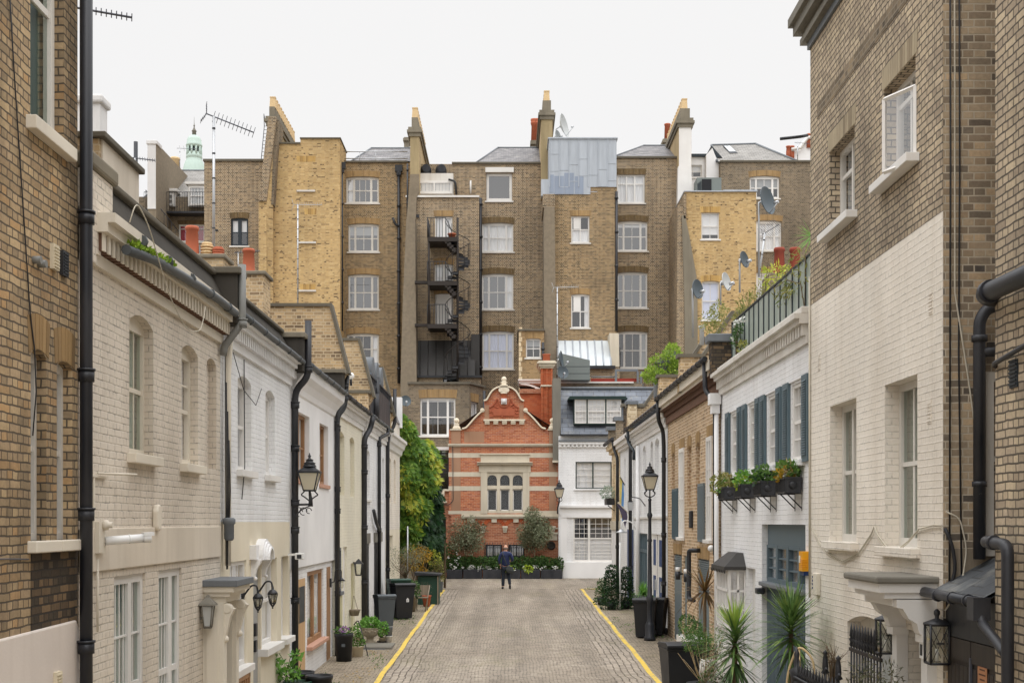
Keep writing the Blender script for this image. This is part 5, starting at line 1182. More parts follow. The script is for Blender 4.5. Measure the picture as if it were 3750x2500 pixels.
vpipe(t3, 1416, 66.95, 440, 760, .07); vpipe(t3, 1421, 66.7, 798, 850, .09)
# lower zinc lean-to with buttress
m = MB(); A, B, Cc, D = (X(1283, 65), 65, Z(840, 65)), (X(1404, 65), 65, Z(840, 65)), (X(1399, 66.9), 66.9, Z(782, 66.9)), (X(1281, 66.9), 66.9, Z(782, 66.9)); m.poly([A, B, Cc, D]); m.poly([B, (B[0], 66.9, B[2]), Cc]); lr = m.build('lean_to_roof', 'zinc_bright', t3)
m = MB()
for i in range(8): f_ = i / 7; m.tube([Vector(A) + (Vector(B) - Vector(A)) * f_, Vector(D) + (Vector(Cc) - Vector(D)) * f_], .045, 5)
m.build('roof_seam', 'zinc', lr); MB().box(A[0], B[0] + .2, 64.85, 65, A[2] - .16, A[2]).build('gutter', 'black_iron', lr)
front(t3, FF(65.1), A[0], X(1424, 65.1), 1, A[2] - .1, [], 'stock_brown', back=1.9)
m = MB(); m.prism([(X(1404, 65.6), Z(842, 65.6)), (X(1423, 65.6), Z(842, 65.6)), (X(1421, 65.6), Z(765, 65.6)), (X(1400, 65.6), Z(765, 65.6))], -1.5, 0, FF(65.6)); m.build('buttress', 'stone', t3)
# small brick closet wing with canopy
d = 66.2
front(t3, FF(d), X(1192, d), X(1250, d), 1, Z(760, d), [W(1208, 1242, 777, 822, d, 'sash', .03, cu='blind', bl=.6, cm='curtain_grey', smat='trim_old')], 'stock_ochre', back=3.9, arches='voussoir', ah=.3, name='closet_wing')
m = MB()
for i in range(22): z = Z(1000, d) + i * .26; m.box(X(1191.5, d), X(1197 + 2.5 * (i % 2), d), d - .02, d, z, z + .22)
m.build('quoin', 'stock_pale', t3); MB().box(X(1189, d), X(1252, d), d - .1, d + 4, Z(760, d), Z(756, d)).build('coping', 'coping', t3)
vpipe(t3, 1247, 66.1, 786, 850, .07)
# ---- right hand terrace house
t4 = thing('terraced_house', 'terrace house with a white chimney, yellow wing and a skylight in its grey roof', 'house', (X(1700, TD), TD, 0), 'terraced houses at the end')
d = 71.0
front(t4, FF(d), X(1655, d), X(1990, d), 1, Z(373, d), [tw_(1722, 1790, 404, 456, d, cu='blind', bl=.5, cm='curtain_grey'), tw_(1724, 1795, 506, 576, d, cu='full'), tw_(1724, 1795, 625, 700, d, cu='full')], 'stock_dark', back=8, arches='voussoir', ah=.32)
MB().box(X(1654, d), X(1990, d), d - .1, d + .35, Z(373, d), Z(369, d)).build('coping', 'coping', t4)
m = MB(); A, B, Cc, D = [(X(a, dd), dd, Z(b, dd)) for a, b, dd in ((1647, 371, 71.4), (1832, 371, 71.4), (1735, 331, 74.5), (1634, 334, 74.5))]; m.poly([A, B, Cc, D]); m.poly([B, (B[0] + 1, 80, B[2]), Cc]); m.poly([A, D, (A[0], 80, A[2])]); rr = m.build('roof', 'slate_light', t4)
m = MB(); m.tube([B, Cc], .08, 6); m.tube([Cc, D], .08, 6); m.tube([A, D], .07, 6); m.build('ridge_tile', 'lead', rr)
mid = lambda u, v: Vector(A) * (1 - u) * (1 - v) + Vector(B) * u * (1 - v) + Vector(Cc) * u * v + Vector(D) * (1 - u) * v
up = (Vector(B) - Vector(A)).cross(Vector(D) - Vector(A)).normalized() * .06
m = MB(); q = [mid(.24, .45), mid(.36, .45), mid(.375, .9), mid(.23, .9)]; m.poly([p + up for p in q]);
for i in range(4): m.poly([q[i], q[(i + 1) % 4], q[(i + 1) % 4] + up, q[i] + up])
sk = m.build("skylight", "black_paint", rr)
m = MB(); q = [mid(.25, .52), mid(.298, .52), mid(.295, .86), mid(.243, .86)]; m.poly([p + up * 1.3 for p in q]); q = [mid(.304, .52), mid(.352, .52), mid(.362, .86), mid(.302, .86)]; m.poly([p + up * 1.3 for p in q]); m.build('pane', 'zinc_bright', sk)
d = 72
front(t4, FF(d), X(1572, d), X(1662, d), 4, Z(361, d), [W(1572, 1612, 379, 408, d, 'sash', arch=False, cu='blind')], 'white_render', back=5, name='link_wall')
m = MB(); m.box(X(1570, d), X(1640, d), d - .15, d + .5, Z(361, d), Z(355, d)); m.prism([(X(1640, d), Z(361, d)), (X(1668, d), Z(410, d)), (X(1668, d), Z(372, d)), (X(1634, d), Z(334, d))], -3, 0, FF(d)); m.build('roof_fascia', 'dark_frame', t4)
m = MB(); m.prism([(X(1638, 71.6), Z(366, 71.6)), (X(1660, 71.6), Z(372, 71.6)), (X(1660, 71.6), Z(430, 71.6)), (X(1612, 71.6), Z(430, 71.6)), (X(1612, 71.6), Z(366, 71.6))], -1, 0, FF(71.6));
MB().prism([(X(1636, 71.6), Z(340, 71.6)), (X(1660, 71.6), Z(400, 71.6)), (X(1660, 71.6), Z(437, 71.6)), (X(1622, 71.6), Z(437, 71.6)), (X(1622, 71.6), Z(356, 71.6))], -.3, 0, FF(71.6)).build('gable_cheek', 'white_render', t4)
m = MB(); d = 68; m.box(X(1601, d), X(1657, d), d, d + 1.2, Z(440, d), Z(408, d)); ac = m.build('plant_box', 'grey_board', t4)
MB().box(X(1612, d), X(1634, d), d - .03, d, Z(438, d), Z(412, d)).build('painted_opening', 'shade_black', ac); m = MB()  # near-black slab paints an opening's shade onto the solid box front
for i in range(4): x = X(1602 + i * 2.4, d); m.box(x, x + .03, d - .04, d, Z(438, d), Z(414 + 2 * (4 - i), d))
m.build('louvre', 'dark_frame', ac)
d = 66.7
front(t4, FF(d), X(1573, d), X(1737, d), 1, Z(441, d), [W(1611, 1652, 488, 550, d, 'sash', 0, cu='blind', bl=.2), W(1612, 1652, 645, 735, d, 'sash', .05, cu='blind', bl=.05, cm='curtain_blue')], 'stock_yellow', back=4.2, arches='voussoir_yellow', ah=.3, name='wing_wall')
m = MB(); m.box(X(1571, d), X(1661, d), d - .08, d + 4.2, Z(441, d), Z(438.5, d)); m.box(X(1661, d), X(1739, d), d - .1, d + 4.2, Z(441, d), Z(437, d)); m.build('coping', 'zinc', t4)
m = MB(); q_ = lambda *a: [(X(p, 66.5), Z(r, 66.5)) for p, r in a]; m.prism(q_((1576, 1290), (1606, 1290), (1602, 690), (1600, 636), (1585, 550), (1574, 495), (1566, 495), (1572, 690)), -.12, 0, FF(66.5)); MB().prism(q_((1550, 1290), (1600, 1290), (1574, 495), (1572, 470), (1557, 470)), -3.4, -.1, FF(66.5)).build('buttress_side', 'stock_brown', t4); m.build('buttress', 'concrete', t4)
MB().box(X(1571, 66.45), X(1577, 66.45), 66.5, 70, Z(502, 66.5), Z(444, 66.5)).build('wing_corner', 'stock_brown', t4)
ch4 = stack(t4, 69.2, 76, 1559, 1588, 272, 440, 'trim_white', 'stucco', 6, potr=.24)
m = MB(); m.box(X(1525, 77), X(1542, 77), 77, 78, Z(400, 77), Z(318, 77)); m.box(X(1522, 77), X(1545, 77), 76.9, 78.1, Z(328, 77), Z(320, 77)); m.build('rear_chimney', 'concrete', t4); MB().lathe((X(1533, 77.4), 77.4, Z(318, 77)), [(.2, 0), (.17, .9), (.2, .92), (.2, 1.0)], 12).build('chimney_pot', 'terracotta', t4)
m = MB(); m.prism([(X(1556, 69.15), Z(466, 69)), (X(1580, 69.15), Z(446, 69)), (X(1590, 69.15), Z(440, 69)), (X(1588, 69.15), Z(380, 69)), (X(1558, 69.15), Z(380, 69))], -.5, 0, FF(69.15)); m.build('chimney_base', 'trim_white', t4)
# white gabled house far right behind
d = 82
wg = thing('white_house', 'white gable with red chimney pots showing above the brown brick parapet', 'house', (X(1850, d), d, 0))
m = MB(); m.prism([(X(1820, d), 4), (X(1900, d), 4), (X(1900, d), Z(322, d)), (X(1854, d), Z(322, d)), (X(1838, d), Z(345, d)), (X(1820, d), Z(348, d))], -4, 0, FF(d)); m.build('gable', 'white_render', wg)
m = MB(); m.tube([(X(1818, d - .2), d - .2, Z(346, d)), (X(1838, d - .2), d - .2, Z(342, d)), (X(1855, d - .2), d - .2, Z(318, d)), (X(1866, d - .2), d - .2, Z(318, d))], .12, 6); m.build('gable_trim', 'trim_white', wg)
for px in (1811, 1819, 1858): MB().lathe((X(px, d), d, Z(350 if px < 1850 else 322, d)), [(.16, -.5), (.16, 0), (.13, .3), (.17, .32), (.17, .4)], 10).build('chimney_pot', 'terracotta', wg)
# cupola far behind
d = 150
cu_ = thing('copper_cupola', 'pale green copper cupola with lantern and finial far behind the left roofs', 'tower', (X(446, d), d, 0))
x = X(446, d); zz = lambda py: Z(py, d); pxs = d / F
MB().lathe((x, d, 0), [(2.4, 0), (2.4, zz(430)), (30 * pxs, zz(412)), (27 * pxs, zz(398)), (25 * pxs, zz(388)), (21 * pxs, zz(374)), (18 * pxs, zz(368)), (17.5 * pxs, zz(364)), (18.5 * pxs, zz(363)), (17.5 * pxs, zz(357)), (16.5 * pxs, zz(355))], 24).build('drum', 'copper_green', cu_)
MB().lathe((x, d, 0), [(12 * pxs, zz(356)), (12 * pxs, zz(338))], 16).build('lantern_core', 'dark_frame', cu_)
m = MB()
for i in range(10):
 a = 2 * math.pi * i / 10 + .2; m.tube([(x + 15.5 * pxs * math.cos(a), d + 15.5 * pxs * math.sin(a), zz(357)), (x + 15.5 * pxs * math.cos(a), d + 15.5 * pxs * math.sin(a), zz(338))], .13, 8)
m.lathe((x, d, 0), [(15.8 * pxs, zz(357)), (16 * pxs, zz(351)), (15.2 * pxs, zz(351))], 24, cap=False); m.build('column_ring', 'copper_green', cu_)
MB().lathe((x, d, 0), [(16 * pxs, zz(339)), (18.5 * pxs, zz(336)), (18.5 * pxs, zz(333)), (17 * pxs, zz(331)), (16 * pxs, zz(322)), (13 * pxs, zz(316)), (8 * pxs, zz(312)), (5 * pxs, zz(311))], 24).build('dome', 'copper_green', cu_)
MB().lathe((x, d, 0), [(5 * pxs, zz(312)), (4.5 * pxs, zz(303)), (6 * pxs, zz(302)), (4 * pxs, zz(299)), (2 * pxs, zz(295)), (1 * pxs, zz(292)), (2.2 * pxs, zz(289)), (1 * pxs, zz(287)), (.5 * pxs, zz(282)), (.3 * pxs, zz(272)), (.1 * pxs, zz(268))], 12).build('finial', 'stone_grey', cu_)
# aerials over the terrace and left roofs
def mastpx(px, py0, py1, d): return (X(px, d), d, Z(py0, d)), (X(px, d), d, Z(py1, d))
t_, b_ = mastpx(491, 268, 612, 26); yagi('tv_aerial', 'tall aerial on a long banded mast above the left rooftops', t_, b_, (1, .3, -.33), 1.0, 11, .13, refl=True, mastr=.028)
t_, b_ = mastpx(684, 470, 698, 60); yagi('tv_aerial', 'white aerial mast standing in front of the blank yellow brick wing', t_, b_, (1, .02, .0), 1.35, 12, .12, 'aluminium', .035)
t_, b_ = mastpx(197, 22, 330, 15); yagi('tv_aerial', 'aerial with hooped elements sticking out beside the left drainpipe', t_, b_, (1, .25, -.09), .62, 10, .05, refl=False)
t_, b_ = mastpx(1280, 660, 860, 58); yagi('tv_aerial', 'grey aerial on the thin mast in front of the centre right buttress', t_, b_, (1, .1, .04), 1.15, 10, .12, 'aluminium', .03)
t_, b_ = mastpx(547, 580, 640, 40); yagi('tv_aerial', 'small dark aerial above the terracotta pot by the grey flue', t_, b_, (1, .2, .12), .8, 10, .08, refl=False, mastr=.014)
t_, b_ = mastpx(310, 325, 375, 30); yagi('tv_aerial', 'short aerial clipped to the thick dark pipe beyond the beige roof room', (t_[0], t_[1], Z(363, 30)), b_, (1, .1, -.1), .55, 9, .05, refl=False, mastr=.02)
o = thing('vent_pipe', 'thick dark vent pipe rising beyond the beige roof room', 'pipe', (X(309, 30), 30.1, 6.9)); MB().tube([(X(309, 30), 30.1, 6.9), (X(309, 30), 30.1, Z(323, 30))], .05, 10).build('pipe', 'black_paint', o)
t_, b_ = mastpx(664, 339, 400, 76)
t_, b_ = mastpx(413, 341, 395, 79); yagi('tv_aerial', 'tiny aerial on a thin mast left of the green cupola', t_, b_, (1, .1, 0), 1.2, 5, .2, refl=False, mastr=.03)
t_, b_ = mastpx(1743, 480, 636, 45); yagi('tv_aerial', 'dark log shaped aerial below the large dish at the right', (X(1757, 45), 45, Z(535, 45)), b_, (.35, -1, .1), 1.1, 10, .28, 'aerial_dark', .035)
t_, b_ = mastpx(1832, 245, 368, 80); yagi('tv_aerial', 'thin far aerial mast left of the right hand building corner', (t_[0], t_[1], Z(328, 80)), b_, (1, .1, -.05), 1.3, 8, .1, refl=False, mastr=.03)
MB_l = thing('roof_ladder', 'thin iron roof ladder leaning beside the first chimney', 'ladder', (X(602, 70), 70, Z(368, 70)))
m = MB(); a, b = Vector((X(600, 70), 70, Z(366, 70))), Vector((X(607, 70), 70, Z(290, 70)))
for k in (0, .3): m.tube([a + Vector((k, 0, 0)), b + Vector((k, 0, 0))], .02, 5)
for i in range(10): p = a + (b - a) * i / 9; m.tube([p, p + Vector((.3, 0, 0))], .014, 4)
m.tube([b, (X(606, 70), 70, Z(262, 70)), (X(614, 70), 69.5, Z(285, 70))], .02, 5); m.build('rails', 'black_iron', MB_l)
dish('satellite_dish', 'large pale dish beside the third chimney above the zinc cladding', (X(1290, 68), 68, Z(290, 68)), .62, (1, -.38, .2), (X(1277, 68.5), 68.5, Z(320, 68)), 'dish_light')
dish('satellite_dish', 'small grey dish at the foot of the third chimney', (X(1279, 68), 68, Z(313, 68)), .3, (1, -.6, .2), (X(1272, 68.3), 68.3, Z(322, 68)), 'dish_light')
# ================================================================== MEWS END
# rear extension with white sash
d = 63.5
t2x = thing('brick_extension', 'brown brick bay extension with a large white sash above the climbing plant', 'building', (X(1010, d), d, gz(58)))
front(t2x, FF(d), X(938, d), X(1078, d), 1, Z(882, d), [W(965, 1046, 913, 1001, d, 'tri', .03, t=.08, smat='trim_old', cu='blind', bl=.9)], 'stock_dark', back=3, arches='voussoir', ah=.42)
m = MB(); x0, x1 = X(1078, d), X(1111, 65.2); ang = math.atan2(65.2 - d, x1 - x0); L_ = math.hypot(65.2 - d, x1 - x0); fa = Fr((x0, d, 0), (math.cos(ang), math.sin(ang), 0), (0, 0, 1), (math.sin(ang), -math.cos(ang), 0))
wall(m, fa, 0, L_, 1, Z(882, d), [(L_ * .12, L_ * .62, Z(985, d), Z(920, d))], .2, 1); m.build('bay_wall', 'stock_dark', t2x); window(t2x, fa, dict(r=(L_ * .12, L_ * .62, Z(985, d), Z(920, d)), kind='sash0', cu='full'))
arch(t2x, fa, L_ * .12, L_ * .62, Z(920, d), 0, .42, 'voussoir')
m = MB(); m.box(X(936, d), X(1079, d), d - .1, d + 3, Z(882, d), Z(877, d)); m.box(-.1, L_ + .1, Z(882, d), Z(877, d), -1, .1, fa); m.build('coping', 'coping', t2x)
pipe(t2x, [(X(1112, 63), 63.4, 3), (X(1112, 63), 63.4, Z(895, 63))], .07)
MB().box(X(980, 62), X(1032, 62), 61.6, 63.5, Z(1034, 62), Z(1027, 62)).build('lintel', 'trim_white', t2x)
m = MB(); m.box(X(985, 62), X(1060, 62), 61.9, 62.0, Z(1135, 62), Z(1034, 62)); cv = m.build('conservatory_glazing', 'pane_green', t2x)
m = MB()
for px in (985, 1003, 1013, 1030): x = X(px, 62); m.box(x - .03, x + .03, 61.85, 61.95, Z(1135, 62), Z(1034, 62))
for py in (1041, 1052, 1085, 1130): m.box(X(985, 62), X(1032, 62), 61.85, 61.95, Z(py, 62) - .03, Z(py, 62) + .03)
m.build('conservatory_frame', 'black_iron', t2x)
m = MB(); x0, x1 = X(990, 60.5), X(1030, 60.5); z0 = Z(1128, 60.5); m.tube([(x0, 60.5, z0 + 1.3), (x1, 60.5, z0 + 1.3)], .03, 5); m.tube([(x0, 60.5, z0 + 1.0), (x1, 60.5, z0 + 1.0)], .02, 5)
for i in range(15): x = x0 + (x1 - x0) * i / 14; m.tube([(x, 60.5, z0), (x, 60.5, z0 + 1.3)], .015, 4)
m.build('balcony_railing', 'black_iron', t2x); MB().box(x0 - 1, x1, 60.4, 63, z0 - .2, z0).build('balcony', 'stone_grey', t2x)
for px in (997, 1008): MB().lathe((X(px, 61.2), 61.2, Z(1068, 61.2)), [(.16, 0), (.14, .05), (.05, .25), (.03, .4)], 10).build('pendant_lamp', 'black_iron', t2x)
# ---------------------------------------------------------------- red brick gabled house
D_ = 58.5
rh = thing('gabled_house', 'red brick and stone banded house with a shaped curved gable and mullioned window', 'house', (0, D_, gz(D_)))
f = FF(D_); PX = lambda p: X(p, D_); PZ = lambda p: Z(p, D_)
lights = [(1119.4, 1141.3), (1148.8, 1170.4), (1177.7, 1200.6)]
holes = [(PX(1104), PX(1216), PZ(1178), PZ(1080), 0), (PX(1115), PX(1153), PZ(1281), PZ(1250), 0), (PX(1168.4), PX(1204.8), PZ(1281), PZ(1250), 0)]
m = MB(); wall(m, f, PX(1036), PX(1282), gz(58) - .2, PZ(1183), holes[1:], .2, 6); m.build('lower_wall', 'red_brown', rh)
m = MB(); wall(m, f, PX(1031), PX(1282), PZ(1183), PZ(1022), holes[:1], .25, 6);
def curve(pts, n=8):
 out = []
 for i in range(len(pts) - 1):
  p0 = pts[max(i - 1, 0)]; p1 = pts[i]; p2 = pts[i + 1]; p3 = pts[min(i + 2, len(pts) - 1)]
  for k in range(n):
   t = k / n; out.append(tuple(.5 * (2 * p1[j] + (p2[j] - p0[j]) * t + (2 * p0[j] - 5 * p1[j] + 4 * p2[j] - p3[j]) * t * t + (3 * p1[j] - p0[j] - 3 * p2[j] + p3[j]) * t ** 3) for j in (0, 1)))
 out.append(pts[-1]); return out
gl_l = curve([(1062, 986), (1070, 984), (1076, 979), (1090, 963), (1104, 949), (1112, 943)])
gu_l = curve([(1112, 922), (1119, 919), (1124, 911), (1130, 901), (1138, 894), (1147, 890.5), (1157.5, 889)])
mir = lambda pts: [(2 * 1157.5 - a, b) for a, b in reversed(pts)]
outl = [(1031, 1022), (1031, 986)] + gl_l + [(1113, 942)] + gu_l + mir(gu_l)[1:] + [(1202, 942)] + mir(gl_l) + [(1282, 986), (1282, 1022)]
m.prism([(PX(a), PZ(b)) for a, b in outl], -.45, 0, f); m.build('wall', 'red_brick', rh)
# stone bands
m = MB()
for t_, b_ in ((1040, 1050.5), (1083.6, 1094), (1115.8, 1126.5), (1172.5, 1180)):
 m.box(PX(1030), PX(1104), PZ(b_), PZ(t_), -.05, .012, f); m.box(PX(1216), PX(1281), PZ(b_), PZ(t_), -.05, .012, f)
m.build('stone_band', 'stone', rh)
m = MB()
for t_, b_, pr in ((1019, 1022, .14), (1022, 1024.5, .09), (1024.5, 1026, .05)): m.box(PX(1029), PX(1284), PZ(b_), PZ(t_), -.05, pr, f)
for t_, b_, pr in ((1180, 1184, .05), (1184, 1187, .14), (1187, 1190.5, .09)): m.box(PX(1060), PX(1284), PZ(b_), PZ(t_), -.05, pr, f)
m.build('string_course', 'stone', rh)
m = MB()
for a, b in ((1036.5, 1058), (1261, 1278)): m.box(PX(a), PX(b), PZ(1018), PZ(988), -.3, .07, f); m.box(PX(a), PX(b), PZ(1179), PZ(1026), -.05, .008, f)
m.build('pilaster', 'stone_brown', rh)
m = MB()
for a, b in ((1034, 1060), (1258, 1281)): m.box(PX(a), PX(b), PZ(988), PZ(985), -.35, .12, f)
m.build('pilaster_cap', 'stone', rh)
for cx in (1048.5, 1269): m = MB(); z = PZ(985); m.lathe((PX(cx), D_ + .12, z), [(.2, 0), (.17, .1), (.1, .18), (.13, .22), (.07, .28), (.08, .3)], 14); m.ball((PX(cx), D_ + .12, z + .40), .125, 14); m.build('ball_finial', 'stone_ball', rh)
# copings
def ribbon(pts, w0, w1, h, fr=f):
 m = MB(); P = [(PX(a), PZ(b)) for a, b in pts]; o = []
 for i, p in enumerate(P):
  q = P[min(i + 1, len(P) - 1)]; r = P[max(i - 1, 0)]; t = Vector((q[0] - r[0], q[1] - r[1])).normalized(); o.append((p[0] - t.y * h, p[1] + t.x * h))
 for i in range(len(P) - 1): m.prism([P[i], P[i + 1], o[i + 1], o[i]], w0, w1, fr)
 return m
for pts in (gl_l, gu_l, mir(gu_l), mir(gl_l)):
 ribbon(pts, -.5, .1, .075).build('gable_coping', 'stone_ball', rh); ribbon(pts, -.5, .16, .035).build('gable_coping', 'stone', rh)
m = MB()
for cx in (1108, 1207): m.tube([(PX(cx), D_ - .14, PZ(942)), (PX(cx), D_ + .4, PZ(942))], .1, 14); m.tube([(PX(cx), D_ - .17, PZ(942)), (PX(cx), D_ - .1, PZ(942))], .05, 10)
for cx in (1150, 1165): m.tube([(PX(cx), D_ - .18, PZ(896)), (PX(cx), D_ + .3, PZ(896))], .1, 14)
m.box(PX(1150), PX(1165), PZ(904), PZ(886), -.4, .16, f); m.box(PX(1149), PX(1166), PZ(887), PZ(884), -.4, .2, f); m.box(PX(1152), PX(1163), PZ(884), PZ(878), -.35, .1, f); m.lathe((PX(1157.5), D_ + .12, PZ(878)), [(.2, 0), (.1, .06), (.08, .12), (.12, .15)], 14); m.ball((PX(1157.5), D_ + .12, PZ(870)), .125, 14)
m.build('gable_finial', 'stone_ball', rh)
m = MB(); m.box(PX(1110.5), PX(1206), PZ(966.5), PZ(963), -.05, .16, f)
for i in range(5): c = 1119 + i * 19.9; m.box(PX(c - 5.5), PX(c + 5.5), PZ(974), PZ(966.5), -.05, .1, f); m.box(PX(c - 5.5), PX(c + 5.5), PZ(970), PZ(966.5), -.05, .14, f)
m.build('corbel_shelf', 'stone_ball', rh)
m = MB(); m.box(PX(1113), PX(1124), PZ(962.5), PZ(930), -.02, .006, f); m.box(PX(1193), PX(1203), PZ(962.5), PZ(930), -.02, .006, f); m.box(PX(1066), PX(1112), PZ(1016), PZ(990), -.02, .002, f); m.build('render_patch', 'stone_brown', rh)
# terracotta cartouche
cw = curve([(1124, 937), (1131, 933), (1138, 925), (1142, 917), (1146, 927), (1151, 934), (1157.5, 936)])
cart = [(1124, 957), (1124, 937)] + cw[1:] + mir(cw)[1:] + [(1191, 957)]
m = MB(); m.prism([(PX(a), PZ(b)) for a, b in cart], -.02, .05, f); ct = m.build('cartouche', 'carving', rh)
m = ribbon(cw + mir(cw)[1:], .0, .11, .04); m.box(PX(1133), PX(1182), PZ(954), PZ(939), .05, .09, f)
for i in range(26):
 cx, cy = R.choice(((1129, 945), (1186, 945), (1139, 933), (1176, 933), (1157, 955))); cx += R.uniform(-4, 4); cy += R.uniform(-5, 5)
 m.ball((PX(cx), D_ - .06, PZ(cy)), (R.uniform(.03, .07), .04, R.uniform(.02, .05)), 8)
for (a, b, c, e) in ((1142, 944, 1143.5, 949), (1153, 944, 1154.5, 949), (1157, 944, 1160, 949), (1167, 944, 1171, 949)): m.box(PX(a), PX(c), PZ(e), PZ(b), .09, .1, f)
m.build('relief', 'carving', ct)
m = MB(); m.box(PX(1151), PX(1164), PZ(928), PZ(915), -.02, .1, f); m.ball((PX(1157.5), D_ - .1, PZ(922)), .12, 12); m.build('boss', 'white_worn', rh)
m = MB(); m.box(PX(1151.5), PX(1163.5), PZ(915), PZ(904), -.02, .06, f); m.build('gable_key', 'red_rubbed', rh)
# stone window surround with mullions
m = MB()
def archlight(mb, a, b, c, d, ri, w0, w1, A, B, Cc, Dd):
 n = 10; pts = [(a + (b - a) * i / n, d - ri + ri * math.sin(math.acos(max(-1, min(1, 2 * i / n - 1))))) for i in range(n + 1)]
 for p, q in zip(pts, pts[1:]): mb.prism([p, q, (q[0], Dd), (p[0], Dd)], w0, w1, f)
xs = [PX(1104)] + [PX(v) for l in lights for v in l] + [PX(1216)]
for i in (0, 2, 4, 6): m.box(xs[i], xs[i + 1], PZ(1179), PZ(1084), -.14, .05 if i in (0, 6) else .0, f)
m.box(xs[1], xs[6], PZ(1122.8), PZ(1114.5), -.14, -.002, f); m.box(xs[1], xs[6], PZ(1179), PZ(1172), -.14, -.002, f)
for a, b in lights: archlight(m, PX(a), PX(b), 0, PZ(1090.5), .2, -.14, -.004, 0, 0, 0, PZ(1084))
m.box(PX(1100), PX(1219), PZ(1084.2), PZ(1068), -.05, .055, f); m.box(PX(1104), PX(1216), PZ(1066), PZ(1043), -.05, .05, f)
for t_, b_, pr in ((1061, 1063, .26), (1063, 1066, .2), (1066, 1069, .1)): m.box(PX(1096) , PX(1223), PZ(b_), PZ(t_), -.05, pr, f)
for i in range(40): x = PX(1098) + i * (PX(1221) - PX(1098)) / 40; m.box(x, x + .03, PZ(1066.8), PZ(1064.6), .1, .23, f)
m.box(PX(1102), PX(1217), PZ(1044), PZ(1041), -.05, .12, f); m.build('window_surround', 'stone', rh, bev=.01)
k = 0
for a, b in lights:
 for (t_, bo, ri) in ((1090.5, 1114.5, .2), (1122.8, 1172, 0)):
  m = MB(); x0, x1, z0, z1 = PX(a), PX(b), PZ(bo), PZ(t_); m.poly([f(x0, z0, -.125), f(x1, z0, -.125), f(x1, z1, -.125), f(x0, z1, -.125)]); lw = m.build('leaded_window', 'pane_dim', rh); MB().box(x0, x1, z0, z1, -.2, -.19, f).build('blackout_backing', 'shade_black', lw)  # thin black-out panel behind the leaded glass, room shade as colour
  m = MB(); nx, ny = 5, (4 if ri else 7)
  for i in range(1, nx): x = x0 + (x1 - x0) * i / nx; m.box(x - .004, x + .004, z0, z1, -.118, -.108, f)
  for i in range(1, ny): z = z0 + (z1 - z0) * i / ny; m.box(x0, x1, z - .004, z + .004, -.118, -.109, f)
  for i in range(nx):
   cx = x0 + (x1 - x0) * (i + .5) / nx;
   for zc in ((z0 + .1,) if ri else (z0 + .1, z1 - .12)): m.tube([(cx + .045 * math.cos(t), D_ + .113, zc + .09 * math.sin(t)) for t in [j * .7 for j in range(10)]], .0035, 4, False)
  m.build('lead_came', 'gutter_grey', rh)
  if not ri:
   m = MB(); m.box(x0, x0 + .045, z0, z1, -.12, -.09, f); m.box(x1 - .045, x1, z0, z1, -.12, -.09, f); m.box(x0, x1, z0, z0 + .045, -.12, -.09, f); m.box(x0, x1, z1 - .045, z1, -.12, -.09, f); m.build('window_frame', 'trim_white', rh)
# basement windows, blind arches
for (a, b) in ((1115, 1153), (1168.4, 1204.8)):
 window(rh, f, dict(r=(PX(a), PX(b), PZ(1281), PZ(1250)), kind='pair', mat='dark_frame', sill=False, cu='full', cm='curtain_grey', pane='pane', v=[(.5, .05)], rev=.08))
m = MB(); x0, x1 = PX(1113), PX(1210)
for i in range(17): x = x0 + (x1 - x0) * i / 16; m.tube([(x, D_ - .08, PZ(1284)), (x, D_ - .08, PZ(1245))], .012, 5)
for py in (1257, 1276): m.box(x0, x1, PZ(py) - .012, PZ(py) + .012, .07, .1, f)
m.build('window_bars', 'black_iron', rh)
for cx, hw in ((1085, 25), (1135, 25), (1185, 25), (1235, 25)):
 m = MB(); n = 15; c = PX(cx); r0 = hw * D_ / F * .78; zc = PZ(1211)
 for i in range(n):
  a0 = math.pi * i / n + .02; a1 = math.pi * (i + 1) / n - .02
  m.prism([(c + r0 * math.cos(a0), zc + r0 * .8 * math.sin(a0)), (c + r0 * math.cos(a1), zc + r0 * .8 * math.sin(a1)), (c + (r0 + .16) * math.cos(a1), zc + (r0 * .8 + .16) * math.sin(a1)), (c + (r0 + .16) * math.cos(a0), zc + (r0 * .8 + .16) * math.sin(a0))], -.02, .03, f)
 m.build('blind_arch', 'voussoir_red', rh); MB().box(c - .12, c + .12, PZ(1199), PZ(1191), -.02, .08, f).build('keystone', 'stone', rh)
m = MB()
for cx in (1110, 1160, 1210, 1270): m.box(PX(cx - 6), PX(cx + 6), PZ(1212), PZ(1207), -.02, .14, f); m.box(PX(cx - 5), PX(cx + 5), PZ(1217), PZ(1212), -.02, .1, f); m.box(PX(cx - 4), PX(cx + 4), PZ(1222), PZ(1217), -.02, .06, f)
m.box(PX(1261), PX(1281), PZ(1214), PZ(1211), -.02, .1, f); m.box(PX(1261), PX(1280), PZ(1240), PZ(1222), -.02, .07, f); m.box(PX(1259), PX(1282), PZ(1226), PZ(1222), -.02, .14, f); m.build('corbel', 'stone', rh)
m = MB(); m.lathe((PX(1266), D_, PZ(1252)), [(.2, 0), (.2, .05), (.13, .07), (.12, .04), (.04, .06)], 16, (0, -1, 0)); m.build('wall_boss', 'rust_black', rh)
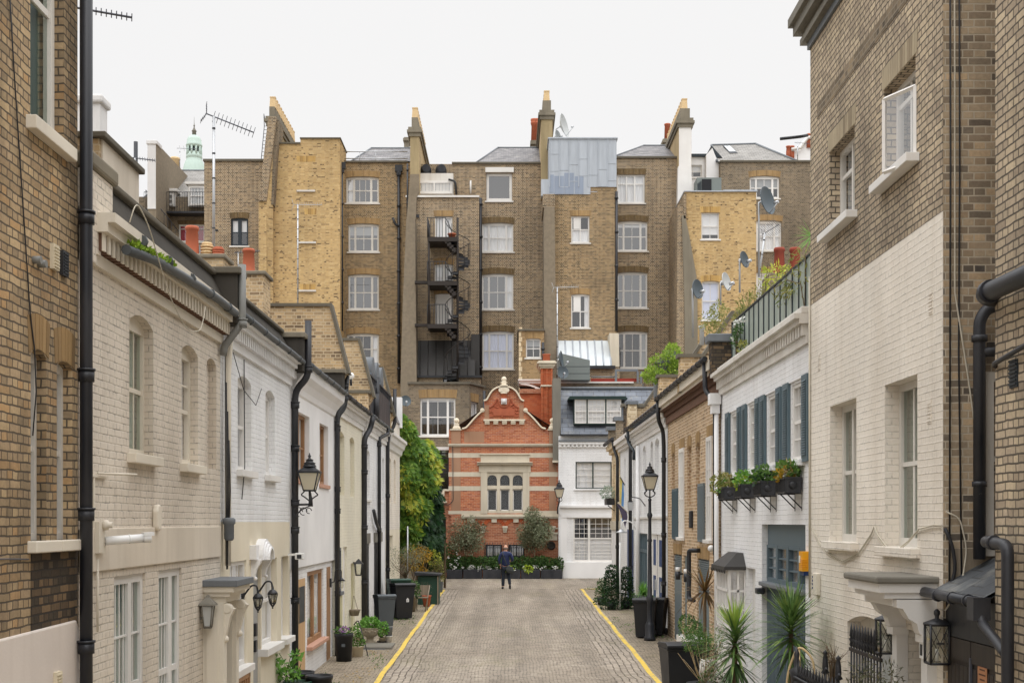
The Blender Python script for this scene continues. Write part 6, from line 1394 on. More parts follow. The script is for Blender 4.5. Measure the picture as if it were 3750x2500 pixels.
# left low wall with scroll, dark gate
m = MB(); wall(m, FF(58.6), PX(1000), PX(1038), gz(58) - .2, PZ(1150), [(PX(1008), PX(1024), gz(58) - .2, PZ(1187))], .3, .4); m.box(PX(1016), PX(1038), PZ(1150), PZ(1127), -.35, -.1, f); m.build('side_wall', 'red_brown', rh)
m = MB(); m.prism([(PX(a), PZ(b)) for a, b in curve([(1002, 1148), (1004, 1141), (1011, 1137), (1016, 1130), (1018, 1123), (1031, 1123)]) + [(1031, 1127), (1021, 1127), (1020, 1150), (1002, 1150)]], -.4, .02, f); m.box(PX(1002), PX(1026), PZ(1154), PZ(1150), -.4, .08, f); m.build('scroll', 'stone_ball', rh)
MB().box(PX(1008), PX(1024), gz(58) - .1, PZ(1187), -.35, -.3, f).build('gate', 'black_door', rh)
pipe(rh, bend([(PX(1040), D_ - .06, PZ(1020)), (PX(1041), D_ - .05, PZ(1150)), (PX(1030), D_ - .05, PZ(1160)), (PX(1006), D_ - .05, PZ(1155))], .15), .015, 'black_iron', name='cable')
# body behind and chimney
m = MB(); m.box(PX(1195), PX(1282), 60.0, 66, gz(58), Z(900, 60)); m.build('rear_wall', 'red_rubbed', rh)
m = MB(); m.poly([(PX(1035), 59, PZ(985)), (PX(1157), 59, PZ(905)), (PX(1157), 64, PZ(905)), (PX(1035), 64, PZ(985))]); m.poly([(PX(1280), 59, PZ(985)), (PX(1157), 59, PZ(905)), (PX(1157), 64, PZ(905)), (PX(1280), 64, PZ(985))]); m.build('roof', 'slate_roof', rh)
MB().box(PX(1194), PX(1245), 59.9, 60.2, Z(903, 60), Z(893, 60)).build('parapet', 'red_brown', rh)
dc = 59.6
m = MB(); m.box(X(1243, dc), X(1269, dc), dc, dc + 1.4, gz(58), Z(842, dc))
for px in (1243, 1254, 1265): m.box(X(px, dc), X(px + 4, dc), dc - .06, dc, gz(58), Z(846, dc))
ch = m.build('chimney', 'red_rubbed', rh); m = MB()
for t_, b_, e in ((846, 842, .05), (842, 836, .12), (836, 832, .2), (832, 829, .14)): m.box(X(1243, dc) - e, X(1269, dc) + e, dc - .06 - e, dc + 1.4 + e, Z(b_, dc), Z(t_, dc))
m.box(X(1242, dc), X(1270, dc), dc - .1, dc + 1.5, Z(888, dc), Z(884, dc)); m.build('chimney_cap', 'stone', ch, bev=.02)
MB().lathe((X(1256, dc), dc + .6, Z(829, dc)), [(.19, 0), (.17, .35), (.2, .36), (.2, .4)], 14).build('chimney_pot', 'terracotta', ch)
# white timber canopy gable between
wc = thing('timber_canopy', 'white timber gable canopy with fretted bracket beside the red chimney', 'canopy', (X(1218, 63), 63, 6))
m = MB(); d = 63.5; m.box(X(1192, d), X(1248, d), d, d + 2, Z(880, d), Z(874, d)); m.box(X(1190, d), X(1250, d), d - .1, d + 2.1, Z(874, d), Z(871, d)); m.build('canopy_roof', 'trim_white', wc)
m = MB()
for i in range(10):
 a0, a1 = i / 10, (i + 1) / 10; q = lambda t: (X(1196 + 44 * t, d), Z(883 + 12 * t ** 1.7, d)); m.prism([q(a0), q(a1), (q(a1)[0], q(a1)[1] + .09), (q(a0)[0], q(a0)[1] + .09)], -.1, 0, FF(d))
m.prism([(X(1225, d), Z(886, d)), (X(1228, d), Z(886, d)), (X(1238, d), Z(898, d)), (X(1234, d), Z(898, d))], -.1, .01, FF(d)); m.build('bracket', 'trim_white', wc)
MB().box(X(1194, 65), X(1248, 65), 65, 66, Z(960, 65), Z(886, 65)).build('porch_shade', 'shade_black', wc)  # solid near-black block paints the shade below the canopy
# ---------------------------------------------------------------- white house at the end
D2 = 58.0; f2 = FF(D2)
wh = thing('end_house', 'white brick house at the end with green framed windows and a slate mansard dormer', 'house', (X(1350, D2), D2, gz(58)))
front(wh, f2, X(1283, D2), 7.6, gz(58) - .2, Z(1001, D2), [W(1322, 1405, 1060, 1122, D2, 'plain', mat='trim_white', v=[(.49, .08), (.12, .015), (.245, .015), (.37, .015), (.62, .015), (.745, .015), (.87, .015)], h=[(.5, .02), (.25, .015), (.75, .015)], cu='blind', bl=.02, t=.05, smat='white_brick', rev=.06),
 W(1317, 1408, 1187, 1289, D2, 'plain', v=[(.39, .1), (.13, .02), (.26, .02), (.57, .02), (.74, .02), (.91, .02)], h=[(.52, .06), (.75, .02), (.87, .02), (.64, .02)] + [(.08 * i, .025) for i in range(1, 6)], cu='low', bl=.52, t=.06, rev=.06)], 'white_brick', back=5)
m = MB(); a, b, c, d = X(1322, D2), X(1405, D2), Z(1122, D2), Z(1060, D2)
for q in ((a, a + .05, c, d), (b - .05, b, c, d), (a, b, c + .002, c + .05), (a, b, d - .05, d - .002), ((a + b) / 2 - .06, (a + b) / 2 - .0, c, d)): m.box(*q, -.06, -.035, f2)
m.build('outer_frame', 'green_frame', wh)
m = MB(); m.box(X(1290, D2), 7.6, Z(1188, D2), Z(1181, D2), -.02, .06, f2); m.box(X(1285, D2), 7.6, Z(1165, D2), Z(1160, D2), -.02, .16, f2); m.box(X(1285, D2), 7.6, Z(1181, D2), Z(1165, D2), -.02, .04, f2)
for i in range(24): x = X(1290, D2) + i * .22; m.box(x, x + .11, Z(1167, D2), Z(1162, D2), .04, .12, f2)
m.build('shop_cornice', 'white_render', wh)
m = MB(); m.box(X(1287, D2), X(1302, D2), gz(58) - .2, Z(1181, D2), -.02, .04, f2); m.build('pilaster', 'white_render', wh)
m = MB(); m.box(X(1292, D2), X(1414, D2), gz(58) - .1, Z(1290, D2), -.02, .09, f2); m.build('stall_riser', 'white_render', wh, bev=.01)
m = MB(); m.box(X(1283, D2), 7.6, Z(1020, D2), Z(1015, D2), -.02, .16, f2); m.box(X(1283, D2), 7.6, Z(1028, D2), Z(1020, D2), -.02, .05, f2)
for i in range(30): x = X(1284, D2) + i * .19; m.box(x, x + .1, Z(1026, D2), Z(1020, D2), .05, .12, f2)
m.build('dentil_course', 'white_render', wh); MB().box(X(1283, D2), 7.6, Z(1014.5, D2), Z(1010.5, D2), -.02, .2, f2).build('lead_flashing', 'lead', wh)
m = MB(); m.poly([(X(1289, 57.9), 57.9, Z(1000, 57.9)), (7.6, 57.9, Z(1000, 57.9)), (7.6, 59.6, Z(892, 59.6)), (X(1289, 57.9), 59.6, Z(892, 59.6))]); m.poly([(X(1289, 57.9), 57.9, Z(1000, 57.9)), (X(1289, 57.9), 59.6, Z(892, 59.6)), (X(1289, 57.9), 62, Z(892, 59.6)), (X(1289, 57.9), 62, Z(1000, 57.9))]); m.poly([(X(1289, 57.9), 59.6, Z(892, 59.6)), (7.6, 59.6, Z(892, 59.6)), (7.6, 63, Z(892, 59.6)), (X(1289, 57.9), 63, Z(892, 59.6))]); mr_ = m.build('mansard_roof', 'slate_blue', wh)
MB().box(X(1286, 57.8), 7.6, 57.7, 57.9, Z(1001, 57.9), Z(997, 57.9)).build('gutter', 'black_iron', wh); MB().tube([(X(1289, 59.5), 59.55, Z(891, 59.5)), (7.6, 59.55, Z(891, 59.5))], .07, 8).build('ridge_roll', 'lead', mr_)
dd = 58.0
x0, x1, z0, z1 = X(1318, dd), X(1428, dd), Z(972, dd), Z(917, dd)
m = MB(); m.box(x0, x0 + .06, dd + .02, 60, z0, z1); m.box(x1 - .06, x1, dd + .02, 60, z0, z1); m.box(x0, x1, dd + .02, 60, z0 - .06, z0); m.box(x0 - .25, x1 + .25, dd - .15, 60.2, z1, z1 + .08); m.box(x0 - .2, x1 + .2, dd - .1, 60.2, z1 + .08, z1 + .14); dm = m.build('dormer', 'green_frame', mr_)
for (a, b) in ((1320, 1347), (1350, 1390), (1393, 1427)):
 window(dm, FF(dd), dict(r=(X(a, dd), X(b, dd), z0, z1), kind='plain', rev=0, mat='trim_white', t=.04, nx=3 if b - a < 32 else 4, ny=4, cu='blind', bl=.0, sill=False, name='dormer_window'))
m = MB()
for px in (1348.5, 1391.5): m.box(X(px - 1.5, dd), X(px + 1.5, dd), dd - .02, dd + .1, z0, z1)
m.build('dormer_post', 'green_frame', dm)
m = MB(); m.box(X(1270, 58.2), X(1288, 58.2), 58.2, 59.4, Z(1062, 58.2), Z(868, 58.2)); m.build('party_pier', 'stone_grey', wh); MB().box(X(1269, 58.1), X(1289.5, 58.1), 58.1, 59.5, Z(1062, 58.2), Z(1057, 58.2)).build('pier_base', 'stone', wh)
# roof clutter above the end house
fb = thing('roof_parapet_wall', 'brown brick parapet with a red steel beam above the slate mansard', 'wall', (X(1380, 62.5), 62.5, 0))
m = MB(); m.box(X(1288, 62.5), X(1475, 62.5), 62.5, 63, 2, Z(880, 62.5)); m.build('brick', 'stock_dark', fb); m = MB(); m.box(X(1286, 62.5), X(1455, 62.5), 62.4, 63.1, Z(880, 62.5), Z(876.5, 62.5)); m.build('coping', 'trim_old', fb)
m = MB(); m.box(X(1357, 63.2), X(1462, 63.2), 63.15, 63.3, Z(876, 63.2), Z(870, 63.2)); m.box(X(1357, 63.2), X(1462, 63.2), 63.1, 63.4, Z(870.6, 63.2), Z(869.5, 63.2)); m.build('steel_beam', 'red_steel', fb)
m = MB()
for (a, b, p, q) in ((1412, 1417, 848, 877), (1417, 1465, 848, 853), (1462, 1467, 853, 880), (1470, 1474, 853, 890), (1452, 1478, 882, 886)): m.box(X(a, 63), X(b, 63), 62.9, 63.0, Z(q, 63), Z(p, 63))
m.tube([(X(1357, 63), 63, Z(865, 63)), (X(1414, 63), 63, Z(865, 63))], .03, 6); m.build('grey_frame', 'lead', fb)
gb = thing('roof_hut', 'grey boarded hut with a sloping top on the roof, left of the bright zinc lean-to', 'hut', (X(1320, 62), 62, 5))
m = MB(); d = 61.5; m.prism([(X(1284, d), Z(872, d)), (X(1355, d), Z(872, d)), (X(1355, d), Z(827, d)), (X(1284, d), Z(810, d))], -1.6, 0, FF(d)); m.build('hut_wall', 'grey_board', gb)
m = MB()
for py in (842, 858): m.box(X(1284, d), X(1355, d), d - .006, d, Z(py, d), Z(py, d) + .02)
m.build('board_joint', 'dark_frame', gb)
dish('satellite_dish', 'dark dish on the hut beside the thin mast, seen edge on', (X(1285, 61), 60.9, Z(827, 61)), .42, (1, -.2, .1), (X(1281, 61), 61, Z(872, 61)), 'dish_dark')
dish('satellite_dish', 'small black dish low on the roof below the grey hut', (X(1291, 60.4), 60.4, Z(856, 60.4)), .3, (.35, -1, .2), (X(1286, 60.8), 60.8, Z(884, 60.6)), 'dish_dark')
dish('satellite_dish', 'small grey dish near the pebbledash buttress above the vine', (X(931, 60), 60, Z(921, 60)), .26, (.3, -1, .2), (X(936, 60.2), 60.2, Z(936, 60)), 'dish_dark')
# street lantern on the end house
ll = thing('wall_lantern', 'black street lantern on the corner between the red gabled house and the white end house', 'street lamp', (X(1284, 57.5), 57.5, 3.5), 'street lanterns')
c = (X(1284.5, 57.3), 57.3, Z(1142, 57.3)); lantern(ll, c, 1.15); m = MB(); m.tube(bend([(X(1281, 57.9), 58.0, Z(1178, 57.5)), (X(1281, 57.5), 57.5, Z(1165, 57.5)), (c[0], 57.3, c[2] - .2), (c[0], 57.3, c[2])], .15), .035, 8)
for k in (-1, 1): m.tube(bend([(c[0], 57.3, c[2] - .22), (c[0] + k * .15, 57.3, c[2] - .12), (c[0] + k * .08, 57.3, c[2])], .08), .014, 5)
m.build('bracket', 'black_iron', ll)
# ================================================================== RIGHT ROW
fr_ = FR(WR)
def RW(px0, px1, z0, z1, kind='sash', ri=0.0, w=WR, **k): return dict(r=(Y(px1, w), Y(px0, w), z0, z1, ri), kind=kind, **k)
r0 = thing('brick_building', 'yellow grey brick building with fat black pipes, beside the alley doors', 'building', (4.25, 9, 0))
m = MB(); wall(m, fr_, 4, 11.03, -.3, 13, [], .2, 6); m.build('wall', 'stock_grey', r0)
m = MB(); m.tube(bend([(4.1, 6, 5.48), (4.1, 10.92, 5.52), (4.3, 11.1, 5.52), (4.7, 11.4, 5.5)], .12), .082, 14); m.tube([(4.1, 10.72, 5.52), (4.1, 10.8, 5.52)], .1, 14); m.build('soil_pipe', 'black_paint', r0)
m = MB(); m.tube(bend([(4.32, 11.08, 3.39), (4.12, 10.95, 3.39), (4.12, 10.42, 3.37), (4.12, 10.42, -.2)], .1), .052, 12); m.tube([(4.12, 10.7, 3.385), (4.12, 10.76, 3.385)], .064, 12); m.tube([(4.12, 10.42, 2.0), (4.12, 10.42, 2.04)], .064, 12); m.box(4.08, 4.25, 10.35, 10.5, 1.86, 1.9); m.build('drainpipe', 'black_paint', r0)
m = MB(); m.tube(bend([(4.2, 8.5, 5.15), (4.2, 10.4, 4.98), (4.2, 10.98, 4.92), (4.4, 11.1, 4.9)], .1), .022, 8); m.build('drainpipe', 'black_paint', r0)
y = Y(2331, WR); m = MB(); m.box(y - .07, y + .09, Z(890, y), Z(826, y), 0, .012, fr_)
for i in range(7): m.box(y - .06, y + .08, Z(884 - i * 9, y), Z(880 - i * 9, y), .012, .025, fr_)
m.build('air_vent', 'dark_frame', r0)
MB().box(9.9, 10.08, 3.5, 3.62, 0, .02, fr_).build('plate', 'trim_beige', r0)
# ---- cream and brick building
R1a, R1b = 12.36, 17.78
r1 = thing('corner_house', 'tall house, cream painted below and bare brick above, with an open window', 'house', (4.25, 15, 0))
up = [RW(1905, 1963, 7.36, 8.44, 'plain', mat='trim_old', rev=.14, v=[(.5, .06)], h=[(.68, .05)], t=.06, smat='trim_white', sp=.14, sx=.12, sh=.09, cu='full', cm='curtain_grey'),
      RW(2030, 2103, 7.38, 8.44, 'plain', mat='trim_old', rev=.14, v=[(.6, .05)], h=[(.82, .05)], t=.06, smat='trim_white', sp=.14, sx=.12, sh=.09)]
lo = [RW(1906, 1967, 3.3, 5.08, 'sash0', mat='trim_old', rev=.16, v=[(.6, .07)], t=.08, smat='cream_brick', sp=.1, sh=.1, cu='full', cm='blind_green', pane='pane_green'),
      RW(2032, 2107, 3.28, 5.1, 'sash0', mat='trim_old', rev=.16, v=[(.62, .05)], t=.08, smat='cream_brick', sp=.1, sh=.1, cu='full', cm='blind_green', pane='pane_green'),
      RW(1946, 2046, .8, 2.44, 'pair', .13, mat='trim_old', rev=.16, cu='full', v=[(.3, .05), (.62, .05)], sill=False),
      dict(r=(12.82, 13.52, 0, 2.42, 0), kind='hole')]
front(r1, fr_, R1a, R1b, 6.6, 10.4, up, 'stock_grey', back=6, name='upper_wall')
front(r1, fr_, R1a, R1b, -.3, 6.6, lo, 'cream_brick', back=6, name='lower_wall')
for s in up: r = s['r']; arch(r1, fr_, r[0], r[1], r[3], 0, .24, 'voussoir_grey')
m = MB(); m.box(R1a + .6, R1b - .4, 9.1, 9.3, -.02, .006, fr_); m.build('brick_band', 'stock_dark', r1)
m = MB(); wall(m, FF(R1a - .003), 4.255, 7.5, -.3, 12, [], .2); m.build('end_wall', 'stock_alley', r1)
window(r1, FF(R1a - .003), dict(r=(4.63, 5.5, 3.3, 5.02), kind='sash0', mat='trim_old', t=.09, rev=-.075, smat='trim_old', cu='full', cm='curtain_grey'))
m = MB()
for i, (p, zl, zh) in enumerate(((.12, 10.3, 10.38), (.09, 10.38, 10.46), (.2, 10.46, 10.6), (.26, 10.6, 10.72))): m.box(R1a, R1b + p, zl, zh, -.5, p, fr_)
m.build('cornice', 'stone_grey', r1); MB().box(R1a, R1b + .02, 10.2, 10.3, -.02, .04, fr_).build('lead_flashing', 'lead', r1)
# projecting open sash
ya, yb = Y(2103, WR), Y(2030, WR); m = MB(); gm = MB()
P = lambda u, t: Vector((4.245 - .2 * u, 13.17 + .42 * u, 8.1 - .78 * t))
def bar4(a, b, wd): m.tube([a, b], wd, 4, True, False)
for a, b in (((0, 0), (1, 0)), ((0, 1), (1, 1)), ((0, 0), (0, 1)), ((1, 0), (1, 1))): bar4(P(*a), P(*b), .026)
gm.poly([P(0, 0), P(1, 0), P(1, 1), P(0, 1)]); o = m.build('open_sash', 'trim_white', r1); gm.build('pane', 'pane_bright', o)
# porch canopy
m = MB(); m.box(12.46, 13.7, 2.95, 3.02, -.02, .62, fr_); m.build('porch_canopy', 'stone_grey', r1, bev=.02)
m = MB(); m.box(12.5, 13.64, 2.86, 2.95, -.02, .58, fr_); m.box(12.53, 13.6, 2.8, 2.86, -.02, .52, fr_); m.box(12.6, 13.55, 2.72, 2.8, -.02, .42, fr_); m.build('canopy_moulding', 'trim_white', r1)
m = MB(); fx = Fr((WR, 0, 0), (-1, 0, 0), (0, 0, 1), (0, 1, 0))
for a, b in ((12.52, 12.7), (13.5, 13.66)):
 m.prism([(0, 2.79), (.40, 2.79), (.40, 2.71), (.34, 2.70), (.28, 2.6), (.2, 2.55), (.17, 2.45), (.1, 2.4), (0, 2.38)], a, b, fx)
 m.box(a - .03, b + .03, 2.36, 2.44, -.02, .15, fr_); m.box(a, b, -.1, 2.38, -.02, .1, fr_)
m.build('porch_bracket', 'trim_white', r1)
MB().box(12.82, 13.52, -.2, 2.42, -.22, -.17, fr_).box(12.92, 13.42, 1.2, 2.2, -.17, -.155, fr_).build('door', 'grey_door', r1)
MB().box(12.54, 12.66, 2.2, 2.38, .1, .13, fr_).build('doorbell', 'lamp_white', r1); MB().box(12.57, 12.63, 2.23, 2.34, .13, .135, fr_).build('doorbell_camera', 'black_paint', r1)
for (px, py) in ((2138, 695), (2135, 945), (1882, 830)):
 y = Y(px, WR); m = MB(); z = Z(py, y)
 for i in range(6): m.box(y - .05, y + .05, z - .1 + i * .035, z - .08 + i * .035, 0, .012, fr_)
 m.box(y - .06, y + .06, z - .12, z + .12, -.01, .006, fr_); m.build('air_brick', 'cream_brick', r1)
m = MB(); pts = [(1868, 1210), (1885, 1245), (1905, 1270), (1940, 1288), (1975, 1270), (2005, 1225), (2012, 1208), (2020, 1228), (2040, 1255), (2065, 1262), (2090, 1242), (2115, 1214), (2150, 1205), (2166, 1206)]
pts = [fr_(Y(px, WR), Z(py, Y(px, WR)), .018) for px, py in pts]; m.tube(pts, .008, 6); m.tube([p + Vector((0, .02, -.025)) for p in pts], .005, 6); m.build('cable', 'cable_white', r1)
m = MB(); m.tube([fr_(17.74, 2.5, .02), fr_(17.74, 7.0, .02)], .014, 6); m.build('cable_conduit', 'cable_white', r1)
m = MB(); fe_ = FF(R1a - .02)
for i, x in enumerate((4.31, 4.40)): m.tube([(x, R1a - .02, 12), (x + .01, R1a - .02, 7), (x, R1a - .02, 5.2 if i else 2.9), (x + (.03 if i else 0), R1a - .02, 2.9)], .009, 6)
m.tube(bend([(4.26, R1a - .03, 3.5), (4.32, R1a - .06, 3.35), (4.36, R1a - .06, 3.1), (4.28, R1a - .05, 2.85)], .1), .018, 8); m.build('cable', 'cable_black', r1)
m = MB(); m.tube([(4.345, R1a - .025, 12), (4.36, R1a - .025, 8), (4.36, R1a - .025, 5.8), (4.5, R1a - .025, 4.9), (4.58, R1a - .03, 4.3), (4.6, R1a - .05, 3.3)], .009, 6); m.tube(bend([(4.27, R1a - .03, 3.66), (4.4, R1a - .05, 3.6), (4.47, R1a - .05, 3.3), (4.4, R1a - .1, 2.95), (4.24, R1a - .1, 2.7)], .1), .008, 6); m.build('cable', 'cable_white', r1)
m = MB(); m.tube(bend([(5.2, 12.2, 5.75), (4.62, 12.2, 5.62), (4.55, 12.2, 5.5), (4.55, 12.2, 3.2)], .12), .058, 12); m.tube([(4.55, 12.2, 5.3), (4.55, 12.2, 5.36)], .075, 12); m.tube([(4.55, 12.2, 3.9), (4.55, 12.2, 3.95)], .07, 12); m.tube([(4.55, 12.2, 5.2), (4.7, 12.2, 5.2), (5.2, 12.2, 5.3)], .05, 10); m.build('soil_pipe', 'black_paint', r1)
m = MB(); y = 17.95; m.tube([(4.25, y, 9.05), (4.12, y - .1, 9.0), (3.86, y, 9.0)], .022, 6); m.build('roof_bracket', 'black_paint', r1)
# lean-to porch over the alley doors
al = thing('alley_porch', 'slate roofed lean-to with black double doors between the cream house and the brick building', 'porch', (4.3, 11.7, 0))
m = MB(); m.poly([(4.16, 11.04, 2.9), (4.16, 12.35, 2.9), (5.0, 12.35, 3.36), (5.0, 11.04, 3.36)]); m.poly([(4.16, 11.04, 2.86), (5.0, 11.04, 3.32), (5.0, 12.35, 3.32), (4.16, 12.35, 2.86)]); m.build('roof', 'slate_dark', al)
m = MB(); m.tube([(4.12, 11.02, 2.85), (4.12, 12.55, 2.87)], .05, 10)
for y in (11.3, 11.7, 12.1): m.tube([(4.12, y, 2.855), (4.12, y + .03, 2.855)], .06, 10)
m.box(4.05, 4.2, 11.0, 11.16, 2.7, 2.9); m.tube(bend([(4.13, 11.06, 2.78), (4.13, 11.02, 2.68), (4.14, 10.6, 2.5), (4.12, 10.44, 2.46)], .06), .045, 10); m.build('gutter', 'black_paint', al)
for a, b in ((11.06, 11.68), (11.7, 12.34)):
 m = MB(); m.box(a, b, -.2, 2.45, -.1, -.05, fr_)
 for i in range(6): m.box(a + (b - a) * i / 6 + .006, a + (b - a) * (i + 1) / 6 - .006, -.1, 2.2, -.05, -.04, fr_)
 m.box(a, b, 2.25, 2.45, -.05, -.03, fr_); m.build('door', 'wood_dark', al)
MB().box(11.04, 12.36, 2.46, 2.84, -.3, -.03, fr_).build('fascia', 'black_door', al)
MB().box(11.68, 11.71, 1.95, 2.3, -.04, -.02, fr_).build('bolt', 'aerial_dark', al); MB().ball(fr_(11.75, 1.02, .0), .035, 8).build('door_knob', 'aluminium', al)
MB().prism([(12.36, 2.86), (12.36, 3.3), (12.36 - .01, 3.3), (12.36 - .01, 2.86)], -.6, -.05, fr_).build('side_board', 'wood_grey', al)
nt_ = thing('paper_notice', 'brown paper notice fixed to the black alley door', 'notice', fr_(11.42, 1.8, -.03)); MB().box(11.31, 11.53, 1.9, 2.32, -.038, -.034, fr_).build('sheet', 'notice_paper', nt_)
m = MB()
for i, L_ in enumerate((.16, .13, .16, .12, .15, .16, .1)): m.box(11.42 - L_ / 2, 11.42 + L_ / 2, 2.26 - i * .045, 2.275 - i * .045, -.034, -.033, fr_)
m.build('lines_of_print', 'ink', nt_)
# wall boxes
o = thing('alarm_box', 'orange yellow alarm box with navy base beside the blue grey garage door', 'alarm', fr_(18, 2.95)); m = MB(); m.box(17.87, 18.09, 2.86, 3.14, 0, .09, fr_)
for i in range(6): m.box(17.86, 18.0, 2.9 + i * .025, 2.91 + i * .025, .02, .1, fr_)
m.build('case', 'yellow_box', o, bev=.012); MB().box(17.88, 18.08, 2.8, 2.86, 0, .07, fr_).build('base', 'navy_plastic', o); MB().box(18.0, 18.08, 2.98, 3.08, .09, .094, fr_).build('label_plate', 'lamp_white', o)
o = thing('intercom', 'cream intercom box on the cream brick wall', 'intercom', fr_(17.3, 2.7)); m = MB(); m.box(17.2, 17.42, 2.56, 2.86, 0, .06, fr_); m.build('case', 'trim_beige', o, bev=.01); m = MB()
for i in range(4): m.box(17.38, 17.41, 2.64 + i * .05, 2.67 + i * .05, .06, .066, fr_)
m.build('button', 'navy_plastic', o)
def boxlamp(name, label, c, s=1.0):
 o = thing(name, label, 'wall lamp', c, 'box lanterns at the porch'); c = Vector(c); h, b = .36 * s, .085 * s; m = MB(); q = [(1, 1), (-1, 1), (-1, -1), (1, -1)]
 for i in range(4):
  j = (i + 1) % 4; p, r = c + Vector((q[i][0] * b, q[i][1] * b, 0)), c + Vector((q[j][0] * b, q[j][1] * b, 0))
  m.tube([p, p + Vector((0, 0, h))], .012, 4); m.tube([p, r], .012, 4); m.tube([p + Vector((0, 0, h)), r + Vector((0, 0, h))], .014, 4)
  if i in (0, 2, 3): m.tube([p, r + Vector((0, 0, h))], .004, 4); m.tube([r, p + Vector((0, 0, h))], .004, 4)
 m.lathe(c + Vector((0, 0, h)), [(b * 1.5, 0), (b * 1.45, .015), (b * .5, .05), (.02, .06), (.02, .08), (.03, .1), (.03, .13), (.01, .15)], 12); m.box(c.x, WR, c.y - .012, c.y + .012, c.z + .18, c.z + .2)
 f = m.build('lantern_frame', 'black_iron', o); MB().box(c.x - b * .95, c.x + b * .95, c.y - b * .95, c.y + b * .95, c.z + .01, c.z + h).build('glass', 'lamp_glass', f); MB().tube([c + Vector((0, 0, .02)), c + Vector((0, 0, .14))], .016).build('lamp_bulb', 'lamp_white', f)
boxlamp('box_lantern', 'black box lantern on the near porch pilaster beside the alley', (4.18, 12.32, Z(1522, 12.32)), 1.05)
boxlamp('box_lantern', 'black box lantern between the railings and the far porch pilaster', (4.14, 13.85, Z(1498, 13.85)), 1.0)
def spear(m, x, y, z0, z1, s=1.0):
 m.tube([(x, y, z0), (x, y, z1 - .2 * s)], .011 * s, 6); m.lathe((x, y, z1 - .24 * s), [(.012 * s, 0), (.024 * s, .02 * s), (.014 * s, .05 * s), (.026 * s, .08 * s), (.012 * s, .1 * s), (.022 * s, .115 * s), (.016 * s, .17 * s), (.002 * s, .26 * s)], 8)
rg = thing('window_railing', 'black spear topped railing in front of the arched cream wall window', 'railing', (4.1, 14.5, .25)); m = MB()
for i in range(11): y = 13.92 + i * .118; spear(m, 4.1, y, .9, 2.34, 1.1)
m.build('spear', 'black_iron', rg); MB().box(4.085, 4.115, 13.88, 15.16, 2.02, 2.06).build('rail', 'rust_black', rg)
rg = thing('area_railing', 'glossy black spiked cast iron railing with fat knobs in front of the cream house', 'railing', (3.4, 14, .24))
def bigspear(m, x, y, z0, z1):
 m.tube([(x, y, z0), (x, y, z1 - .2)], .016, 8); m.lathe((x, y, z1 - .26), [(.016, 0), (.05, .015), (.03, .05), (.035, .07), (.03, .16), (.018, .22), (.03, .235), (.002, .27)], 8)
 for s in (-1, 1): m.ball((x, y + s * .04, z1 - .2), (.02, .03, .025), 8)
m = MB()
for i in range(26):
 y = 12.9 + i * .068; spear(m, 3.36, y, .3, 1.88 + (.06 if i % 2 else 0), .8)
for y in (13.1, 13.65): bigspear(m, 3.5, y + .3, .3, 2.14)
m.build('spike', 'black_iron', rg); m = MB(); m.tube([(3.34, 12.8, 1.7), (3.34, 14.7, 1.7)], .03, 8); m.tube([(3.34, 12.8, .5), (3.34, 14.7, .5)], .02, 8)
for i in range(40): m.ball((3.32, 12.9 + i * .045, 1.76), .02, 6)
m.build('rail', 'black_iron', rg); m = MB(); m.lathe((3.36, 14.72, .25), [(.05, 0), (.045, 1.3), (.06, 1.35), (.07, 1.5), (.09, 1.58), (.03, 1.62), (.04, 1.68), (.025, 1.72), (.035, 1.77), (.005, 1.86)], 14); m.build('post', 'black_iron', rg)
# ---- white house with shutters
R2a, R2b = 17.8, 25.24
ws = []; shut = []
for (a, b) in ((1680, 1695.5), (1721, 1737), (1764, 1785), (1818.5, 1845.5)):
 ws.append(RW(a, b, 4.46, 5.6, 'plain', mat='trim_white', rev=.02, t=.05, nx=3, ny=4, smat='white_brick', sp=.09, sh=.09, cu='sides', pane='pane'))
for (a, b) in ((1669.8, 1678.4), (1697, 1705), (1708, 1717), (1738.5, 1748), (1750, 1761), (1787, 1797.7), (1803, 1816), (1847, 1860.5)): shut.append((Y(b, WR), Y(a, WR)))
gy0, gy1 = Y(1850, WR), Y(1750, WR); by0, by1 = Y(1712, WR), Y(1645, 3.94)
h = thing('mews_house', 'white brick house with louvred shutters, window boxes and a blue grey garage door', 'house', (4.25, 21.5, gz(21)))
r2 = h
hol = ws + [dict(r=(gy0, gy1, 0, 3.52, 0), kind='hole'), dict(r=(Y(1735, WR), Y(1714, WR), .2, 2.75, 0), kind='hole')]
front(r2, fr_, R2a, R2b, -.3, 6.5, hol, 'white_brick', back=5)
for a, b in shut:
 m = MB(); m.box(a, b, 4.42, 5.66, .005, .045, fr_); sh = m.build('shutter', 'teal_shutter', r2); m = MB()
 for i in range(30):
  z = 4.52 + i * .036
  m.prism([(.046, z), (.062, z - .012), (.062, z - .002), (.046, z + .016)], a + .06, b - .06, Fr((WR, 0, 0), (-1, 0, 0), (0, 0, 1), (0, 1, 0)))
 m.build('louvre', 'teal_shutter', sh)
m = MB()
for s in ws: r = s['r']; m.box(r[0] - .03, r[1] + .1, r[3] + .04, r[3] + .07, 0, .03, fr_)
m.build('window_head', 'white_brick', r2)
dentils(r2, fr_, R2a, R2b, 6.2, 'trim_old', z2=.16, step=.17, wd=.09, p=.1, top=.14)
MB().box(R2a, R2b, 6.5, 6.6, -.3, .12, fr_).build('parapet', 'trim_old', r2, bev=.015)
m = MB(); m.box(gy0, gy1, 3.18, 3.52, -.16, -.1, fr_); m.build('door_fascia', 'teal_door', r2)
m = MB(); n = 4;
